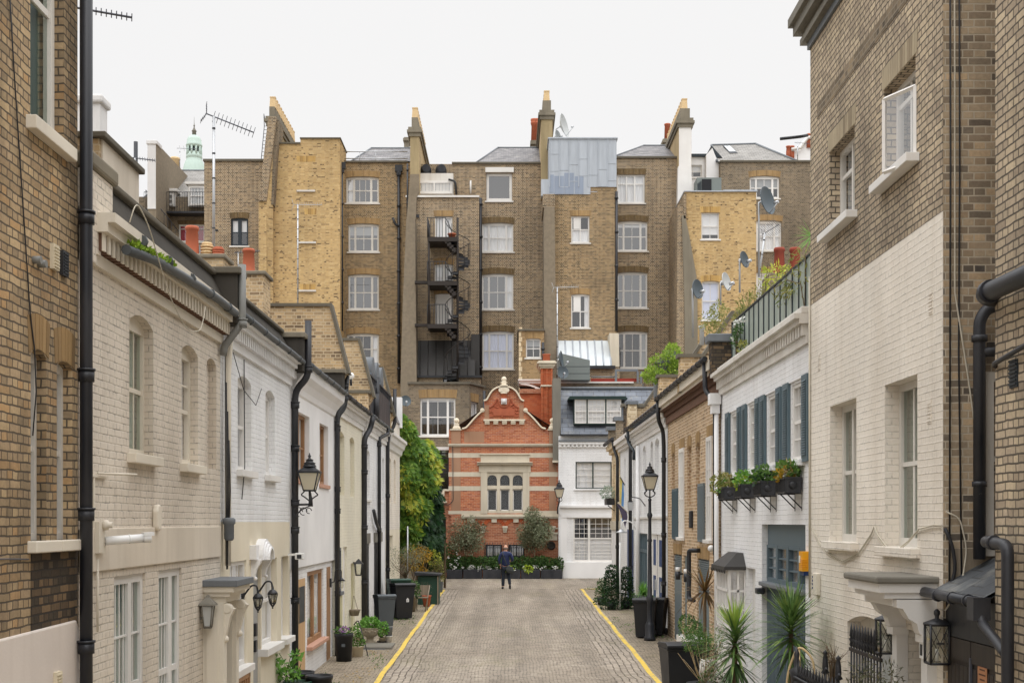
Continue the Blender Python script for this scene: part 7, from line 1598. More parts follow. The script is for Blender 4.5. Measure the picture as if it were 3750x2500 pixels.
for i in range(n + 1): u = gy0 + (gy1 - gy0) * i / n; m.box(u - .07 if i else u, u + .07 if i < n else u, 2.62, 3.18, -.16, -.08, fr_)
m.box(gy0, gy1, 2.56, 2.64, -.16, -.085, fr_); m.box(gy0, gy1, 3.13, 3.18, -.16, -.085, fr_)
for z in (2.8, 2.97): m.box(gy0, gy1, z - .012, z + .012, -.15, -.1, fr_)
tr_ = m.build('transom_window', 'teal_door', r2); MB().box(gy0 + .05, gy1 - .05, 2.62, 3.15, -.14, -.13, fr_).build('pane', 'pane', tr_); MB().box(gy0 + .05, gy1 - .05, 2.62, 3.15, -.17, -.16, fr_).build('blind', 'curtain_grey', tr_)
MB().box(gy0 - .0, gy1 - .0, 2.5, 2.57, -.16, .06, fr_).build('door_beam', 'lead', r2, bev=.015)
m = MB(); m.box(gy0, gy1, 0, 2.5, -.16, -.1, fr_)
for i in range(30): u = gy0 + (gy1 - gy0) * i / 30; m.box(u, u + .05, 0, 2.48, -.1, -.075, fr_)
m.build('garage_door', 'teal_door', r2)
MB().box(Y(1735, WR), Y(1714, WR), .2, 2.75, -.2, -.12, fr_).build('door', 'trim_white', r2)
o = thing('flood_lamp', 'small black flood lamp under the garage door beam', 'lamp', fr_(21.0, 2.4)); MB().box(21.0, 21.18, 2.36, 2.46, -.02, .12, fr_).build('body', 'black_paint', o, bev=.02)
# small bay window
m = MB(); x0, x1 = WR - .31, WR + .05; m.box(x0, x1, by0, by1, 2.66, 2.74); m.box(x0, x1, by0, by1, .3, 1.25); m.box(x0, x0 + .05, by0, by0 + .06, 1.25, 2.66); m.box(x1 - .08, x1, by0, by0 + .06, 1.25, 2.66); m.box(x0, x1, by1 - .06, by1, 1.25, 2.66)
m.box(x0, x1, by0, by1, 1.25, 1.3); by = m.build('bay_window', 'trim_white', r2)
m = MB()
for i in range(1, 4): y = by0 + (by1 - by0) * i / 4; m.box(x0, x0 + .04, y - .015, y + .015, 1.3, 2.66)
for z in (1.64, 1.98, 2.32): m.box(x0, x0 + .04, by0, by1, z - .02, z + .02); m.box(x0, x1, by0 - .004, by0 + .03, z - .02, z + .02)
m.box((x0 + x1) / 2 - .02, (x0 + x1) / 2 + .02, by0 - .004, by0 + .03, 1.3, 2.66); m.build('glazing_bar', 'trim_white', by)
m = MB(); m.box(x0 + .025, x0 + .03, by0 + .06, by1 - .06, 1.3, 2.66); m.build('pane', 'pane_dim', by)
m = MB(); wall(m, FF(by0 - .006), x0, WR, .3, 2.74, [(x0 + .05, WR - .03, 1.3, 2.66)], .05); m.build('bay_side', 'trim_white', by); MB().box(x0 + .04, WR - .02, by0 + .02, by0 + .024, 1.3, 2.66).build('pane', 'pane', by)
m = MB(); A = [(x0 - .07, by0 - .07), (x0 - .07, by1 + .07), (WR, by1 + .07), (WR, by0 - .07)]; B = [(WR - .12, by0 + .2), (WR - .12, by1 - .2), (WR, by1 - .2), (WR, by0 + .2)]
for i in range(4): j = (i + 1) % 4; m.poly([(A[i][0], A[i][1], 2.76), (A[j][0], A[j][1], 2.76), (B[j][0], B[j][1], 3.0), (B[i][0], B[i][1], 3.0)])
m.poly([(p[0], p[1], 3.0) for p in B]); m.box(x0 - .08, WR, by0 - .08, by1 + .08, 2.7, 2.76)
for i in range(9): y = by0 - .1 + i * .18; m.prism([(y, 2.7), (y + .14, 2.7), (y + .07, 2.64)], .37, .39, fr_)
m.build('bay_roof', 'zinc_black', by)
# white hopper + pipes between R2 and R3
m = MB(); m.box(25.1, 25.4, 5.9, 6.12, .02, .24, fr_); m.box(25.14, 25.36, 5.72, 5.9, .04, .2, fr_); m.build('hopper', 'white_render', r2)
pipe(r2, [fr_(25.2, 5.75, .1), fr_(25.2, .4, .1)], .045, 'white_render')
# window boxes
for i, (a, lab) in enumerate(((18.2, 'black window box nearest the cream house, trailing green plants'), (19.95, 'second black window box from the cream house, thick with green leaves'), (21.67, 'third black window box from the cream house, with a bright lime leaved plant'), (23.4, 'window box nearest the brown brick house, with a straggly sprawling plant'))):
 wb = thing('window_box', lab, 'planter', fr_(a + .3, 4.1), 'window boxes below the shuttered windows'); b = a + .6
 m = MB(); m.box(a, b, 3.98, 4.2, .03, .26, fr_)
 for k in range(9): m.box(a + .03 + k * .065, a + .045 + k * .065, 4.0, 4.18, .26, .275, fr_)
 m.box(a - .01, b + .01, 4.18, 4.21, .02, .28, fr_); m.lathe(fr_(a, 4.09, .15), [(.06, 0), (.05, .012), (.01, .015)], 12, (0, -1, 0)); m.build('box', 'black_iron', wb)
 m = MB()
 for y in (a + .08, b - .08): m.tube([fr_(y, 3.97, .26), fr_(y, 3.97, 0), fr_(y, 3.72, 0)], .01, 5); m.tube([fr_(y, 3.97, .22), fr_(y, 3.76, .01)], .01, 5)
 m.build('box_bracket', 'black_iron', wb)
 mb = MB(); cloud(mb, fr_((a + b) / 2, 4.3, .15), (.15, .33, .16), 260, .07, .05, .0)
 if i == 3: cloud(mb, fr_(b + .1, 4.3, .2), (.2, .4, .22), 200, .06, .04, .3)
 mb.build('foliage', ['leaf_mid', 'leaf_mid', 'leaf_fern', 'leaf_roof'][i], wb)
 mb = MB(); cloud(mb, fr_((a + b) / 2 + .05, 4.25, .16), (.14, .28, .12), 70, .08, .06); mb.build('foliage', ['leaf_amber', 'leaf_dark', 'leaf_lime', 'leaf_fern'][i], wb)
 if i in (0, 3):
  mb = MB()
  for _ in range(25): p = fr_(R.uniform(a, b), 4.25, .15); mb.tube([p, p + Vector((R.uniform(-.15, .05), R.uniform(-.2, .2), R.uniform(.05, .25)))], .004, 3)
  mb.build('stem', 'cane', wb)
# roof terrace glass fence
gf = thing('glass_fence', 'tall translucent green glass panel fence with dark posts on the white house roof', 'fence', (4.42, 21.4, 6.75)); n = 16
m = MB(); g_ = MB()
for i in range(n + 1):
 y = 17.82 + (24.85 - 17.82) * i / n; m.box(4.39, 4.43, y - .02, y + .02, 6.56, 7.47 if i % 2 == 0 else 7.45)
 if i < n: y2 = 17.82 + (24.85 - 17.82) * (i + 1) / n; gp = MB().box(4.405, 4.415, y + .025, y2 - .025, 6.58, 7.44); gp.build('glass_panel', 'fence_glass', gf)
m.box(4.385, 4.435, 17.8, 24.88, 7.455, 7.48); m.build('post', 'dark_frame', gf)
MB().box(4.42, 5.6, 24.84, 24.86, 6.7, 7.3).build('glass_panel', 'fence_glass', gf)
GWr = [(3.98, 6.6), (4.0, 7.0), (4.02, 7.4), (4.55, 7.4), (5.25, 8.4), (11, 8.4), (11, 6.6)]
fg = Fr((0, 0, 0), (1, 0, 0), (0, 0, 1), (0, 1, 0))
def gableR(o, y, th=.32, mat='stock_party', top=8.48):
 P = [(a, min(z, top)) for a, z in GWr]
 m = MB(); m.prism(P, y, y + th, fg); m.build('party_wall', mat, o)
 m = MB(); m.prism([(3.95, 7.4), (4.56, 7.4), (5.26, 8.4), (11, 8.4), (11, 8.48), (5.2, 8.48), (4.53, 7.48), (3.95, 7.48)], y - .05, y + th + .05, fg); m.build('coping', 'coping', o)
m = MB(); m.box(4.02, 5.2, 25.0, 25.35, 6.5, 7.12); m.build('party_upstand', 'stock_soot', r2); MB().box(3.95, 5.2, 24.94, 25.42, 7.12, 7.28).build('coping', 'lead', r2, bev=.02)
m = MB(); m.box(5.0, 5.7, 24.2, 24.9, 6.7, 8.32); m.build('chimney', 'stock_dark', r2)
for px in (1790, 1826): pot(r2, (X(px, 24.4), 24.4, 8.3), .11, .55, 'terracotta_dark')
# ---- brown brick house
R3a, R3b = 25.26, 33.7
h3s = []
for (a, b) in ((1561, 1572), (1624, 1636.5)): h3s.append(RW(a, b, 3.18, 5.36, 'plain', mat='trim_white', rev=-.03, t=.09, v=[(.5, .08)], h=[(.42, .05), (.7, .03)], smat='trim_white', sp=.09, cu='full', cm='curtain'))
for (a, b) in ((1543, 1550), (1579, 1588), (1598.6, 1608), (1640, 1650)): h3s.append(RW(a, b, 3.95, 5.35, 'recess', .08, mat='stock_mews', smat='trim_white', rev=.1))
h3s += [RW(1547, 1566, .55, 2.75, 'hole'), RW(1602, 1629, .45, 2.75, 'hole'), RW(1570, 1578, .5, 2.75, 'hole')]
r3 = thing('mews_house', 'brown brick house with grey shutters, toothed cornice and grey louvred doors', 'house', (4.25, 29.5, gz(29)))
front(r3, fr_, R3a, R3b, -.3, 6.75, h3s, 'stock_mews', back=5)
for s in h3s[:6]: r = s['r']; arch(r3, fr_, r[0], r[1], r[3], r[4], .24, 'voussoir')
for a, b in ((1547, 1566), (1602, 1629)): arch(r3, fr_, Y(b, WR), Y(a, WR), 2.75, 0, .26, 'voussoir')
dentils(r3, fr_, R3a, R3b, 6.34, 'cornice_brown', z2=.13, step=.13, wd=.06, p=.12, gap='cornice_brown', top=.02, name='cornice')
m = MB(); m.box(R3a, R3b, 6.16, 6.32, -.05, .06, fr_); m.build('corbel_band', 'cornice_brown', r3)
m = MB(); m.box(R3a, R3b, 6.49, 6.6, -.05, .18, fr_); m.box(R3a, R3b, 6.6, 6.8, -.05, .26, fr_); m.build('eaves_board', 'trim_beige', r3)
gutter(r3, FR(WR - .32), R3a, R3b, 6.82, 0, 'black_iron', .055, .6)
for (a, b) in ((1547, 1566), (1602, 1629)):
 ya, yb = Y(b, WR), Y(a, WR); m = MB(); m.box(ya, yb, .4, 2.3, -.15, -.03, fr_); m.build('garage_door', 'grey_blue_door', r3); m = MB()
 for i in range(9): m.box(ya + .05, yb - .05, 2.32 + i * .045, 2.35 + i * .045, -.1, -.02, fr_)
 m.box(ya, yb, 2.28, 2.75, -.15, -.06, fr_); m.build('door_louvre', 'grey_blue_door', r3)
MB().box(Y(1578, WR), Y(1570, WR), .5, 2.75, -.15, -.04, fr_).build('door', 'grey_blue_door', r3)
for (a, b) in ((1547.5, 1558.5), (1607, 1620)):
 ya, yb = Y(b, WR), Y(a, WR); m = MB(); m.box(ya, yb, 3.12, 4.4, .01, .05, fr_)
 for i in range(10): u = ya + (yb - ya) * i / 10; m.box(u + .02, u + .05, 3.18, 4.34, .05, .06, fr_)
 m.build('shutter', 'teal_shutter' if a < 1600 else 'grey_blue_door', r3)
pipe(r3, bend([fr_(25.6, 6.8, .28), fr_(25.6, 6.2, .26), fr_(25.35, 6.02, .12), fr_(25.34, 5.6, .1), fr_(25.34, 2.9, .1)], .12), .05)
pipe(r3, [fr_(25.42, 6.0, .08), fr_(25.42, 2.7, .08)], .045)
pipe(r3, bend([fr_(33.6, 6.8, .28), fr_(33.6, 6.25, .26), fr_(33.74, 6.0, .12), fr_(33.74, 5.6, .1), fr_(33.74, .5, .1)], .14), .055, 'black_iron', [fr_(33.74, 5.2, .1), fr_(33.74, 3.2, .1), fr_(33.74, 1.9, .1)])
m = MB(); m.tube(bend([fr_(27.9, 2.93, .02), fr_(27.9, 2.93, .16), fr_(28.0, 2.93, .25), fr_(28.0, 1.85, .25), fr_(27.6, 1.85, .2)], .1), .05, 8); m.build('boiler_flue', 'black_iron', r3)
gableR(r3, 29.5); gableR(r3, 33.6)
m = MB();
for (a, b) in ((25.6, 29.5), (29.85, 33.6)): m.prism([(4.7, 6.8), (4.8, 7.0), (5.6, 8.0), (11, 8.0), (11, 6.8)], a, b, fg)
m.build('roof', 'slate_roof', r3)
def udlamp(lab, px, py):
 y = Y(px, WR - .1); z = Z(py, y); o = thing('wall_lamp', lab, 'wall lamp', fr_(y, z), 'white topped black wall lamps'); MB().tube([fr_(y, z - .16, .12), fr_(y, z + .04, .12)], .06, 12).build('shade', 'black_paint', o); MB().tube([fr_(y, z + .04, .12), fr_(y, z + .14, .12)], .058, 12).build('diffuser', 'lamp_white', o); MB().box(y - .02, y + .02, z - .05, z, 0, .1, fr_).build('bracket', 'black_paint', o)
udlamp('black wall lamp with white top beside the farther grey door of the brown house', 1559, 1315); udlamp('black wall lamp with white top between the two grey doors of the brown house', 1578, 1320)
o = thing('wall_speaker', 'slim black box on the brown brick between the two shutters', 'lamp', fr_(29.2, 3.6)); MB().box(29.05, 29.3, 3.42, 3.82, 0, .07, fr_).build('case', 'black_paint', o, bev=.02)
o = thing('security_lamp', 'round white globe lamp beside the brown house pipe', 'lamp', fr_(25.7, 3.0)); MB().ball(fr_(25.75, 3.02, .12), .07, 12).build('globe', 'lamp_white', o); MB().box(25.72, 25.78, 2.98, 3.04, 0, .1, fr_).build('bracket', 'lamp_white', o)
# ---- white house beyond
R4a, R4b = 33.72, 42.7
h4s = []
for (a, b) in ((1494, 1500), (1504, 1514), (1519.5, 1528), (1476, 1483), (1465.5, 1470)): h4s.append(RW(a, b, 4.5, 5.95, 'recess', .12, mat='white_brick', smat='trim_white'))
h4s += [RW(1461, 1487, .6, 3.2, 'hole'), RW(1496, 1521, .6, 3.2, 'hole'), RW(1524, 1531, .6, 3.2, 'hole')]
r4 = thing('mews_house', 'white house with glazed grey folding doors and white doors behind the street lamp', 'house', (4.25, 38, gz(38)))
front(r4, fr_, R4a, R4b, -.3, 6.75, h4s, 'white_brick', back=5)
dentils(r4, fr_, R4a, R4b, 6.22, 'trim_white', step=.16, wd=.08); gutter(r4, FR(WR - .3), R4a, R4b, 6.66, 0, 'black_iron', .05, .6)
MB().box(R4a, R4b, 3.66, 3.72, -.02, .05, fr_).build('string_course', 'trim_white', r4)
ya, yb = Y(1487, WR), Y(1461, WR); m = MB()
for i in range(7): u = ya + (yb - ya) * i / 6; m.box(u - .04, u + .04, .6, 3.2, -.1, -.02, fr_)
for z in (.6, 1.2, 2.6, 3.15): m.box(ya, yb, z, z + .1, -.1, -.025, fr_)
o = m.build('folding_door', 'teal_door', r4); MB().box(ya, yb, .6, 3.2, -.06, -.055, fr_).build('pane', 'pane', o); MB().box(ya, yb, .6, 3.2, -.12, -.11, fr_).build('blind', 'curtain_grey', o)
for (a, b) in ((1496, 1507), (1509, 1521)):
 ya, yb = Y(b, WR), Y(a, WR); m = MB(); m.box(ya, yb, .6, 3.2, -.15, -.03, fr_); o = m.build('door', 'trim_white', r4); MB().box(ya + .3, yb - .3, 2.3, 3.05, -.03, -.025, fr_).box(ya + .3, yb - .3, 1.0, 2.0, -.03, -.025, fr_).build('door_glazing', 'blue_door', o); MB().box(ya + .1, ya + .18, 1.6, 1.9, -.03, .03, fr_).build('handle', 'aluminium', o)
MB().box(Y(1531, WR), Y(1524, WR), .6, 3.2, -.14, -.1, fr_).build('window_panel', 'pane_dim', r4)
pipe(r4, bend([fr_(42.3, 6.6, .26), fr_(42.3, 6.2, .24), fr_(41.6, 5.9, .12), fr_(41.6, 5.6, .12)], .12), .05, 'dark_frame')
pipe(r4, [fr_(40.5, 6.0, .1), fr_(40.5, .7, .1)], .06, 'white_render')
gableR(r4, 42.4); m = MB(); m.prism([(4.05, 6.7), (4.15, 6.9), (4.9, 7.5), (11, 7.5), (11, 6.7)], 33.95, 42.4, fg); m.build('roof', 'slate_blue', r4)
m = MB(); m.box(4.0, 4.3, 42.3, 42.7, 6.6, 7.5); m.build('party_upstand', 'stock_pale', r4); MB().box(3.95, 4.35, 42.25, 42.75, 7.5, 7.6).build('coping', 'lead', r4)
m = MB(); m.box(4.5, 5.4, 38.2, 39.2, 7.4, 8.35); m.prism([(4.4, 8.35), (5.5, 8.35), (4.95, 8.75)], 38.1, 39.3, fg); m.build('dormer', 'lead', r4)
# ---- white house with blue door
r5 = thing('mews_house', 'narrow white house with a royal blue door and flags', 'house', (4.25, 45.3, gz(45)))
h5s = [RW(1444, 1448, 4.5, 5.9, 'recess', .1, mat='white_brick', smat='trim_white'), RW(1434, 1437, 4.5, 5.9, 'recess', .1, mat='white_brick', smat='trim_white'), RW(1442, 1455, .7, 3.3, 'hole')]
front(r5, fr_, 42.72, 48.0, -.3, 6.7, h5s, 'white_brick', back=5); MB().box(Y(1455, WR), Y(1442, WR), .7, 3.3, -.15, .02, fr_).build('door', 'blue_door', r5)
m = MB(); m.box(42.75, 48, 6.2, 6.3, -.02, .1, fr_); m.box(42.75, 48, 6.3, 6.45, -.02, .18, fr_); m.box(42.75, 48, 6.45, 6.6, -.02, .26, fr_); m.build('cornice', 'trim_white', r5)
pipe(r5, bend([fr_(42.9, 6.5, .26), fr_(42.8, 6.2, .12), fr_(42.8, .7, .12)], .12), .06, 'black_iron', [fr_(42.8, 4.2, .12), fr_(42.8, 2.0, .12)])
m = MB(); m.box(4.2, 9, 45.8, 46.2, 6.6, 7.75); m.build('party_wall', 'stock_soot', r5); MB().box(4.1, 9, 45.7, 46.3, 7.75, 7.84).build('coping', 'coping', r5)
m = MB(); m.box(4.3, 9, 42.8, 45.8, 6.6, 7.1); m.build('roof_parapet', 'white_render', r5)
# ---- pale brick end house
r6 = thing('mews_house', 'pale yellow brick house beside the white end house, with a silvery window box', 'house', (4.25, 50, gz(50)))
h6s = [RW(1409, 1412, 4.4, 5.9, 'recess', .1, mat='stock_pale', smat='trim_white'), RW(1416, 1420, 4.4, 5.9, 'recess', .1, mat='stock_pale', smat='trim_white')]
front(r6, fr_, 48.02, 52.0, 3.3, 6.7, h6s, 'stock_pale', back=5, name='upper_wall'); m = MB(); wall(m, fr_, 48.02, 52.0, -.3, 3.3, [], .2, 5); m.build('lower_wall', 'white_render', r6)
MB().box(48.02, 52.0, 3.25, 3.6, -.02, .06, fr_).build('fascia', 'stone', r6); m = MB(); m.box(48, 52, 6.3, 6.45, -.02, .12, fr_); m.box(48, 52.1, 6.45, 6.65, -.02, .22, fr_); m.build('cornice', 'stock_pale', r6)
gutter(r6, FR(WR - .3), 48, 52.1, 6.72, 0, 'black_iron', .06, .5)
pipe(r6, bend([fr_(48.3, 6.7, .28), fr_(48.3, 6.3, .2), fr_(48.1, 6.0, .1), fr_(48.1, .8, .1)], .12), .06, 'black_iron', [fr_(48.1, 2.6, .1)])
m = MB(); m.box(4.1, 4.6, 48.0, 48.4, 6.6, 7.4); m.box(4.1, 4.7, 51.6, 52, 6.6, 7.3); m.build('party_upstand', 'stock_dark', r6); MB().box(4.0, 4.7, 47.9, 48.5, 7.4, 7.55).box(4.0, 4.8, 51.5, 52.1, 7.3, 7.45).build('coping', 'lead', r6)
m = MB(); m.prism([(4.3, 6.7), (5.2, 8.2), (9, 8.2), (9, 6.7)], 48.4, 51.6, fg); m.build('roof', 'slate_blue', r6)
wb = thing('window_box', 'black wire window box of silver leaved plants on the pale brick end house', 'planter', fr_(50.5, 4.2)); m = MB(); m.box(50.2, 51.2, 4.24, 4.5, .04, .36, fr_); m.tube([fr_(50.3, 4.22, .3), fr_(50.3, 4.0, .02)], .02, 5); m.build('box', 'black_iron', wb)
mb = MB(); cloud(mb, fr_(50.7, 4.72, .25), (.32, .6, .26), 420, .09, .04); mb.build('foliage', 'leaf_silver', wb)
def flag(name, lab, base, tip, cols, drop, wav):
 o = thing(name, lab, 'flag', base); b, t = Vector(base), Vector(tip); MB().tube([b, t], .02, 6).build('flagpole', 'trim_beige' if name == 'flag' else 'black_iron', o); MB().ball(t, .035, 8).build('finial', 'cream_pot', o)
 k = len(cols); d = (t - b)
 for i, mt in enumerate(cols):
  m = MB(); n = 8
  for j in range(n):
   for q in range(2):
    def Pt(u, v): p = b + d * (.25 + .75 * u); return p + Vector((wav * math.sin(v * 5 + u * 3), wav * math.cos(v * 4), -drop * v * (.35 + .65 * (1 - u) if len(cols) == 1 else 1)))
    u0, u1 = (i + q / 2) / k, (i + (q + 1) / 2) / k
    m.poly([Pt(u0, j / n), Pt(u1, j / n), Pt(u1, (j + 1) / n), Pt(u0, (j + 1) / n)], True)
  m.build('cloth', mt, o)
flag('flag', 'furled purple grey flag on a pale pole beside the blue door', fr_(44.3, 3.84, .02), fr_(44.0, 4.22, .42), ['flag_purple'], .62, .04)
flag('hanging_flag', 'long yellow and blue flag hanging down the white wall above the blue door', fr_(45.9, 4.9, .03), fr_(45.8, 5.2, .2), ['flag_blue', 'flag_yellow'], 1.45, .02)
o = thing('wall_lamp', 'white flat shade lamp on a curved arm beside the blue door', 'wall lamp', fr_(41.9, 3.3)); m = MB(); m.tube(bend([fr_(42.0, 3.3, 0), fr_(42.0, 3.55, .12), fr_(42.0, 3.62, .45), fr_(42.0, 3.3, .5)], .12), .02, 6); m.build('arm', 'lamp_white', o); MB().lathe(fr_(42.0, 3.2, .5), [(.24, 0), (.1, .06), (.05, .12)], 14).build('shade', 'aluminium', o)
o = thing('hanging_lantern', 'square grey lantern on a curved black arm on the white wall', 'wall lamp', fr_(39.6, 4.1)); m = MB(); m.tube(bend([fr_(39.2, 4.05, 0), fr_(39.4, 4.3, .15), fr_(39.7, 4.35, .4), fr_(39.7, 4.2, .42)], .12), .016, 6); m.build('arm', 'black_iron', o); MB().lathe(fr_(39.7, 3.92, .42), [(.1, 0), (.12, .26)], 4, None, .78, False).build('lantern_body', 'aluminium', o)
# dishes on the right
dish('satellite_dish', 'large dark dish on a tall pole beside the yellow brick wing', (X(1756, 36), 36, Z(463, 36)), .4, (.9, -.75, .2), (X(1743, 36), 36, Z(636, 36)), 'dish_dark')
dish('satellite_dish', 'mid sized dark dish on a pole in front of the yellow wing', (X(1706, 36), 36, Z(597, 36)), .24, (.9, -.7, .2), (X(1699, 36), 36, Z(672, 36)), 'dish_dark')
dish('satellite_dish', 'pale dish close to the lower window of the yellow wing', (X(1664, 35), 35, Z(648, 35)), .26, (.9, -.6, .2), (X(1655, 35), 35, Z(700, 35)), 'dish_light')
dish('satellite_dish', 'dark green dish on the leftmost pole by the concrete buttress', (X(1598, 34), 34, Z(665, 34)), .26, (.9, -.75, .1), (X(1591, 34), 34, Z(775, 34)), 'dish_dark')
o = thing('vent_pipe', 'short grey blue vent pipe with cap beside the roof coping', 'pipe', (X(1612, 33), 33, 8.2)); MB().lathe((X(1612, 33), 33, Z(792, 33)), [(.06, 0), (.06, .4), (.085, .42), (.085, .5), (.06, .52)], 12).build('pipe', 'dish_light', o)
# ================================================================== STREET THINGS
def onroad(px, py):
 d = F * CZ / ((py - HY) + F * .0169); return X(px, d), d, gz(d)
lp = thing('street_lamp', 'tall black cast iron street lamp post beside a black bin', 'street lamp', onroad(1492.5, 1470)); x, y, z = lp.location
MB().lathe((x, y, z), [(.15, 0), (.15, .08), (.12, .12), (.125, .38), (.1, .44), (.075, .5), (.065, .95), (.09, 1.0), (.09, 1.1), (.06, 1.16), (.052, 1.9), (.045, 2.5), (.066, 2.54), (.045, 2.6), (.04, 3.1), (.06, 3.14), (.07, 3.2), (.04, 3.26), (.036, 3.55), (.05, 3.58), (.03, 3.62)], 16).build('post', 'black_paint', lp)
c = (x, y, Z(1124, y)); lantern(lp, c, 1.0)
m = MB(); m.tube([(x, y, z + 3.6), c], .018, 8)
for k in (-1, 1):
 m.tube(bend([(x, y, c[2] - .2), (x + k * .1, y, c[2] - .16), (x + k * .15, y, c[2] - .08), (x + k * .07, y, c[2] - .03)], .05), .014, 6); m.tube([(x + k * .12, y, c[2] - .1), (x + k * .09, y, c[2] + .0)], .012, 5)
m.build('bracket', 'black_iron', lp)
def wheelie(name, lab, px, py, s, mat, rz=0.0, lidmat=None, num=False, grp='wheelie bins'):
 x, y, z = onroad(px, py); o = thing(name, lab, 'bin', (0, 0, 0), grp); w0, w1, h = .22 * s, .285 * s, .95 * s
 m = MB(); b = [(-w0, -w0 * 1.05), (w0, -w0 * 1.05), (w0, w0 * 1.05), (-w0, w0 * 1.05)]; t_ = [(-w1, -w1 * 1.15), (w1, -w1 * 1.15), (w1, w1 * 1.15), (-w1, w1 * 1.15)]
 B = [Vector((a, c_, .03)) for a, c_ in b]; T = [Vector((a, c_, h)) for a, c_ in t_]
 m.poly(B[::-1]);
 for i in range(4): j = (i + 1) % 4; m.poly([B[i], B[j], T[j], T[i]])
 m.poly(T); m.box(-w1 - .015, w1 + .015, -w1 * 1.15 - .015, w1 * 1.15 + .015, h - .05, h); m.build('body', mat, o, bev=.018)
 m = MB(); m.prism([(-w1 * 1.25, h + .004), (w1 * 1.3, h + .004), (w1 * 1.3, h + .05), (w1 * .9, h + .09), (-w1 * 1.0, h + .06), (-w1 * 1.25, h + .03)], -w1 - .02, w1 + .02, Fr((0, 0, 0), (0, -1, 0), (0, 0, 1), (1, 0, 0))); m.tube([(-w1, w1 * 1.3, h + .02), (w1, w1 * 1.3, h + .02)], .02, 8); m.build('lid', lidmat or mat, o, bev=.015)
 for sx in (-1, 1): MB().tube([(sx * w0, w0 * 1.1, .09), (sx * (w0 + .05), w0 * 1.1, .09)], .09, 14).build('wheel', 'black_paint', o)
 if num:
  f_ = -w0 * 1.05 - (w1 * 1.15 - w0 * 1.05) * .62 - .012
  k = MB(); k.prism([(.04, .52), (.12, .52), (.12, .6), (.08, .65), (.04, .6)], 0, .004, Fr((0, f_, 0), (1, 0, 0), (0, 0, 1), (0, -1, 0))); k.build('house_sticker', 'white_ink', o); k = MB(); k.box(.075, .086, .535, .6, .004, .006, Fr((0, f_, 0), (1, 0, 0), (0, 0, 1), (0, -1, 0))); k.build('sticker_number', 'black_paint', o)
 o.location = (x, y, z); o.rotation_euler = (0, 0, rz); return o
wheelie('wheelie_bin', 'grey wheelie bin behind the carved stone urn', 883, 1438, .88, 'bin_grey', .35)
wheelie('wheelie_bin', 'black wheelie bin with a white house shaped sticker beside the yellow line', 924, 1420, 1.05, 'bin_black', .35, num=True)
wheelie('wheelie_bin', 'green lidded bin half hidden behind the black stickered bin', 915, 1408, 1.08, 'bin_green', .3)
wheelie('wheelie_bin', 'dark bin standing behind the street lamp post', 1482, 1463, 1.0, 'bin_black', -.2)
wheelie('wheelie_bin', 'tall black bin just behind the lamp post bin against the brown house', 1506, 1458, .98, 'bin_black', -.3)
wheelie('wheelie_bin', 'big black bin below the feathery shrub', 1561, 1612, 1.04, 'bin_black', .12)
def tub(name, lab, cat, px, py, r0, r1, h, mat, n=20, rings=True, soil=True, group=None, loc=None):
 x, y, z = loc or onroad(px, py); o = thing(name, lab, cat, (x, y, z), group); pr = [(r0, 0), (r0 + (r1 - r0) * .9, h * .86), (r1 * 1.06, h * .87), (r1 * 1.08, h), (r1 * .96, h), (r1 * .92, h * .9)]
 MB().lathe((x, y, z), pr, n).build('pot', mat, o)
 if soil: MB().lathe((x, y, z + h * .9), [(r1 * .94, 0), (.01, .02)], n).build('soil', 'soil', o)
 return o
def leaves(o, c, r, n, mat, L=.07, wd=.035, name='foliage', **k):
 m = MB(); cloud(m, c, r, n, L, wd, **k); return m.build(name, mat, o)
def stems(o, base, tips, mat='bark', r=.008):
 m = MB()
 for t_ in tips: b = Vector(base) + Vector((R.uniform(-.03, .03), R.uniform(-.03, .03), 0)); t_ = Vector(t_); m.tube([b, (b + t_) / 2 + Vector((R.uniform(-.04, .04), R.uniform(-.04, .04), .02)), t_], [r, r * .8, r * .4], 5)
 return m.build('stem', mat, o)
o = tub('planter_tub', 'black tub of mauve flowers standing against the black drainpipe', 'planter', 790, 1517, .17, .2, .62, 'bin_black'); x, y, z = o.location
MB().box(x - .03, x + .05, y - .19, y - .18, z + .33, z + .4).build('handle', 'bin_grey', o); leaves(o, (x, y, z + .66), (.19, .19, .08), 130, 'leaf_mid'); leaves(o, (x + .02, y - .05, z + .7), (.12, .12, .05), 40, 'petal_mauve', .05, .05, 'flowers')
o = tub('flower_pot', 'square cream pot of green leaves with a tall black hoop beside the tub', 'plant pot', 821, 1507, .12, .14, .25, 'cream_pot', 8); x, y, z = o.location; leaves(o, (x, y, z + .36), (.16, .16, .16), 240, 'leaf_mid')
o = thing('hoop', 'bent black metal hoop leaning among the plant pots', 'hoop', (x, y, z)); MB().tube(bend([(x - .12, y + .3, z + .7), (x - .02, y + .3, z + .82), (x + .18, y - .05, z + .3), (x + .26, y - .15, z + .02)], .1), .012, 6).build('rod', 'black_iron', o)
x, y, z = onroad(850, 1477); o = thing('stone_urn', 'carved grey stone urn planted with fresh green leaves', 'urn', (x, y, z)); MB().lathe((x, y, z), [(.14, 0), (.14, .03), (.1, .05), (.085, .12), (.1, .16), (.17, .2), (.2, .28), (.205, .38), (.21, .4), (.18, .4), (.17, .34)], 22).build('bowl', 'urn_stone', o)
m = MB()
for i in range(16): a = i * .39; m.ball((x + .19 * math.cos(a), y + .19 * math.sin(a), z + .3 + .03 * (i % 2)), (.04, .04, .035), 7)
m.build('carving', 'urn_stone', o); leaves(o, (x, y, z + .5), (.24, .2, .14), 420, 'leaf_fern', .08, .05); leaves(o, (x + .3, y + .1, z + .36), (.14, .14, .16), 160, 'leaf_fern', .07, .05)
